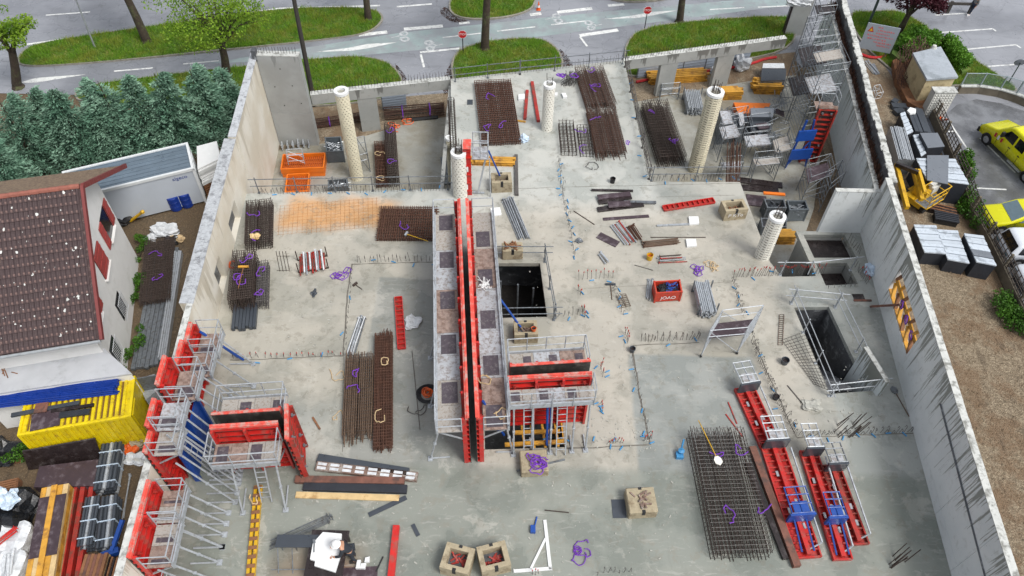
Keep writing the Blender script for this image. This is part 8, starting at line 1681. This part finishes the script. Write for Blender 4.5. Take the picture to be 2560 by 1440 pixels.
# crew-cab truck
P1 = G(2464, 352, ZG); P2 = G(2564, 450, ZG)
prof = [(0, .45), (.05, .95), (.25, 1.15), (1.15, 1.4), (1.35, 1.5), (2.05, 2.2), (2.3, 2.3), (3.9, 2.32), (4.0, 1.2), (6.1, 1.2), (6.1, .55)]
tk, tw = vehicle('truck', 'bright yellow crew-cab works truck parked at the right edge', 'truck', (2466, 332), (2618, 480), ZG, 1.9, prof, [('windscreen', ((1.38, 1.52), (2.03, 2.18))), ('side', [(1.75, 1.45), (2.2, 2.05), (2.85, 2.08), (2.85, 1.4)]), ('side', [(3.0, 1.4), (3.0, 2.08), (3.75, 2.08), (3.75, 1.4)])], 'signal yellow', [(.95, .38), (4.9, .38)])
for s_ in (-1, 1):
    m = MB(); m.bx(-.02, .06, s_*.7-.2, s_*.7+.2, .75, .95); part(tk, 'headlight', m, 'glass pale'); m = MB(); m.bx(1.9, 2.05, s_*1.12-.1, s_*1.12+.1, 1.45, 1.8); part(tk, 'door_mirror', m, 'black rubber')
    for k in range(3): m = MB(); m.bx(1.35+k*.3, 1.5+k*.3, s_*1.006-.004, s_*1.006+.004, 1.0, 1.3); part(tk, 'warning_stripe', m, 'sign red' if k % 2 == 0 else 'sign white')
    for x in (2.7, 3.6): m = MB(); m.bx(x, x+.18, s_*1.012-.006, s_*1.012+.006, 1.1, 1.17); part(tk, 'door_handle', m, 'black rubber')
    m = MB(); m.bar((3.2, s_*1.05, .45), (4.4, s_*1.05, .45), .1); part(tk, 'side_step', m, 'chrome plate')
m = MB(); m.bx(-.06, .1, -.98, .98, .4, .72); part(tk, 'bumper', m, 'black rubber'); m = MB(); m.bx(2.9, 3.2, -.5, .5, 2.33, 2.42); part(tk, 'light_bar', m, 'amber'); m = MB(); m.bx(4.1, 6.1, -.98, .98, 1.2, 1.6); part(tk, 'load_bed', m, 'signal yellow')
cp = [(0, .4), (.03, .7), (.2, .85), (1.1, 1.0), (1.85, 1.48), (2.6, 1.55), (3.3, 1.5), (3.85, 1.05), (4.0, .95), (4.02, .42)]
vehicle('car', 'bright yellow hatchback parked at the right edge', 'car', (2450, 560), (2650, 564), ZG, 1.75, cp, [('windscreen', ((1.14, 1.03), (1.82, 1.46))), ('side', [(1.5, 1.05), (2.0, 1.42), (2.6, 1.46), (2.6, 1.02)]), ('side', [(2.68, 1.02), (2.68, 1.46), (3.2, 1.42), (3.6, 1.05)]), ('rear_window', ((3.82, 1.08), (3.34, 1.47)))], 'signal yellow', [(.75, .31), (3.2, .31)], gm='glass pale')
sp = [(0, .45), (.0, .95), (.12, 1.1), (.35, 1.62), (.6, 1.7), (2.5, 1.72), (3.2, 1.15), (4.2, 1.0), (4.3, .75), (4.3, .42)]
vehicle('car', 'silver-white estate car seen from its dark rear window', 'car', (2486, 640), (2700, 646), ZG, 1.8, sp, [('rear_window', ((.14, 1.12), (.34, 1.6))), ('side', [(.5, 1.1), (.6, 1.58), (1.6, 1.6), (1.6, 1.05)]), ('side', [(1.68, 1.05), (1.68, 1.6), (2.45, 1.6), (2.9, 1.1)])], 'car white', [(.85, .33), (3.4, .33)])
vehicle('car', 'white car below the silver estate, only its corner in view', 'car', (2536, 712), (2740, 716), ZG, 1.75, cp, [('windscreen', ((1.14, 1.03), (1.82, 1.46))), ('side', [(1.5, 1.05), (2.0, 1.42), (2.6, 1.46), (2.6, 1.02)])], 'car white', [(.75, .31), (3.2, .31)])
# stones scattered on the gravel
n = 14000; pl = [G(*p, ZG) for p in [(2300, 660), (2480, 700), (2570, 860), (2570, 1460), (2520, 1460), (2380, 900)]]
xs = rng.uniform(16, 34, n*5); ys = rng.uniform(6, 32, n*5); k = inside(pl, xs, ys); xs, ys = xs[k][:n], ys[k][:n]; n = len(xs); s_ = rng.uniform(.015, .055, n)*(1+1.8*(rng.uniform(0, 1, n) > .97)); a = rng.uniform(0, 6.28, n)
tet = np.array([[1, 0, -.3], [-.5, .87, -.3], [-.5, -.87, -.3], [.1, .05, .8]]); ca, sa = np.cos(a), np.sin(a)
v = np.empty((n, 4, 3)); v[:, :, 0] = xs[:, None]+s_[:, None]*(tet[None, :, 0]*ca[:, None]-tet[None, :, 1]*sa[:, None]); v[:, :, 1] = ys[:, None]+s_[:, None]*(tet[None, :, 0]*sa[:, None]+tet[None, :, 1]*ca[:, None]); v[:, :, 2] = ZG+.012+s_[:, None]*tet[None, :, 2]
f = (np.arange(n)[:, None, None]*4+np.array([[0, 1, 3], [1, 2, 3], [2, 0, 3]])[None]).reshape(-1, 3)
o = numesh('stones', v.reshape(-1, 3), f, 'gravel'); o['kind'] = 'stuff'; o['label'] = 'loose stones scattered over the gravel beside the right wall'
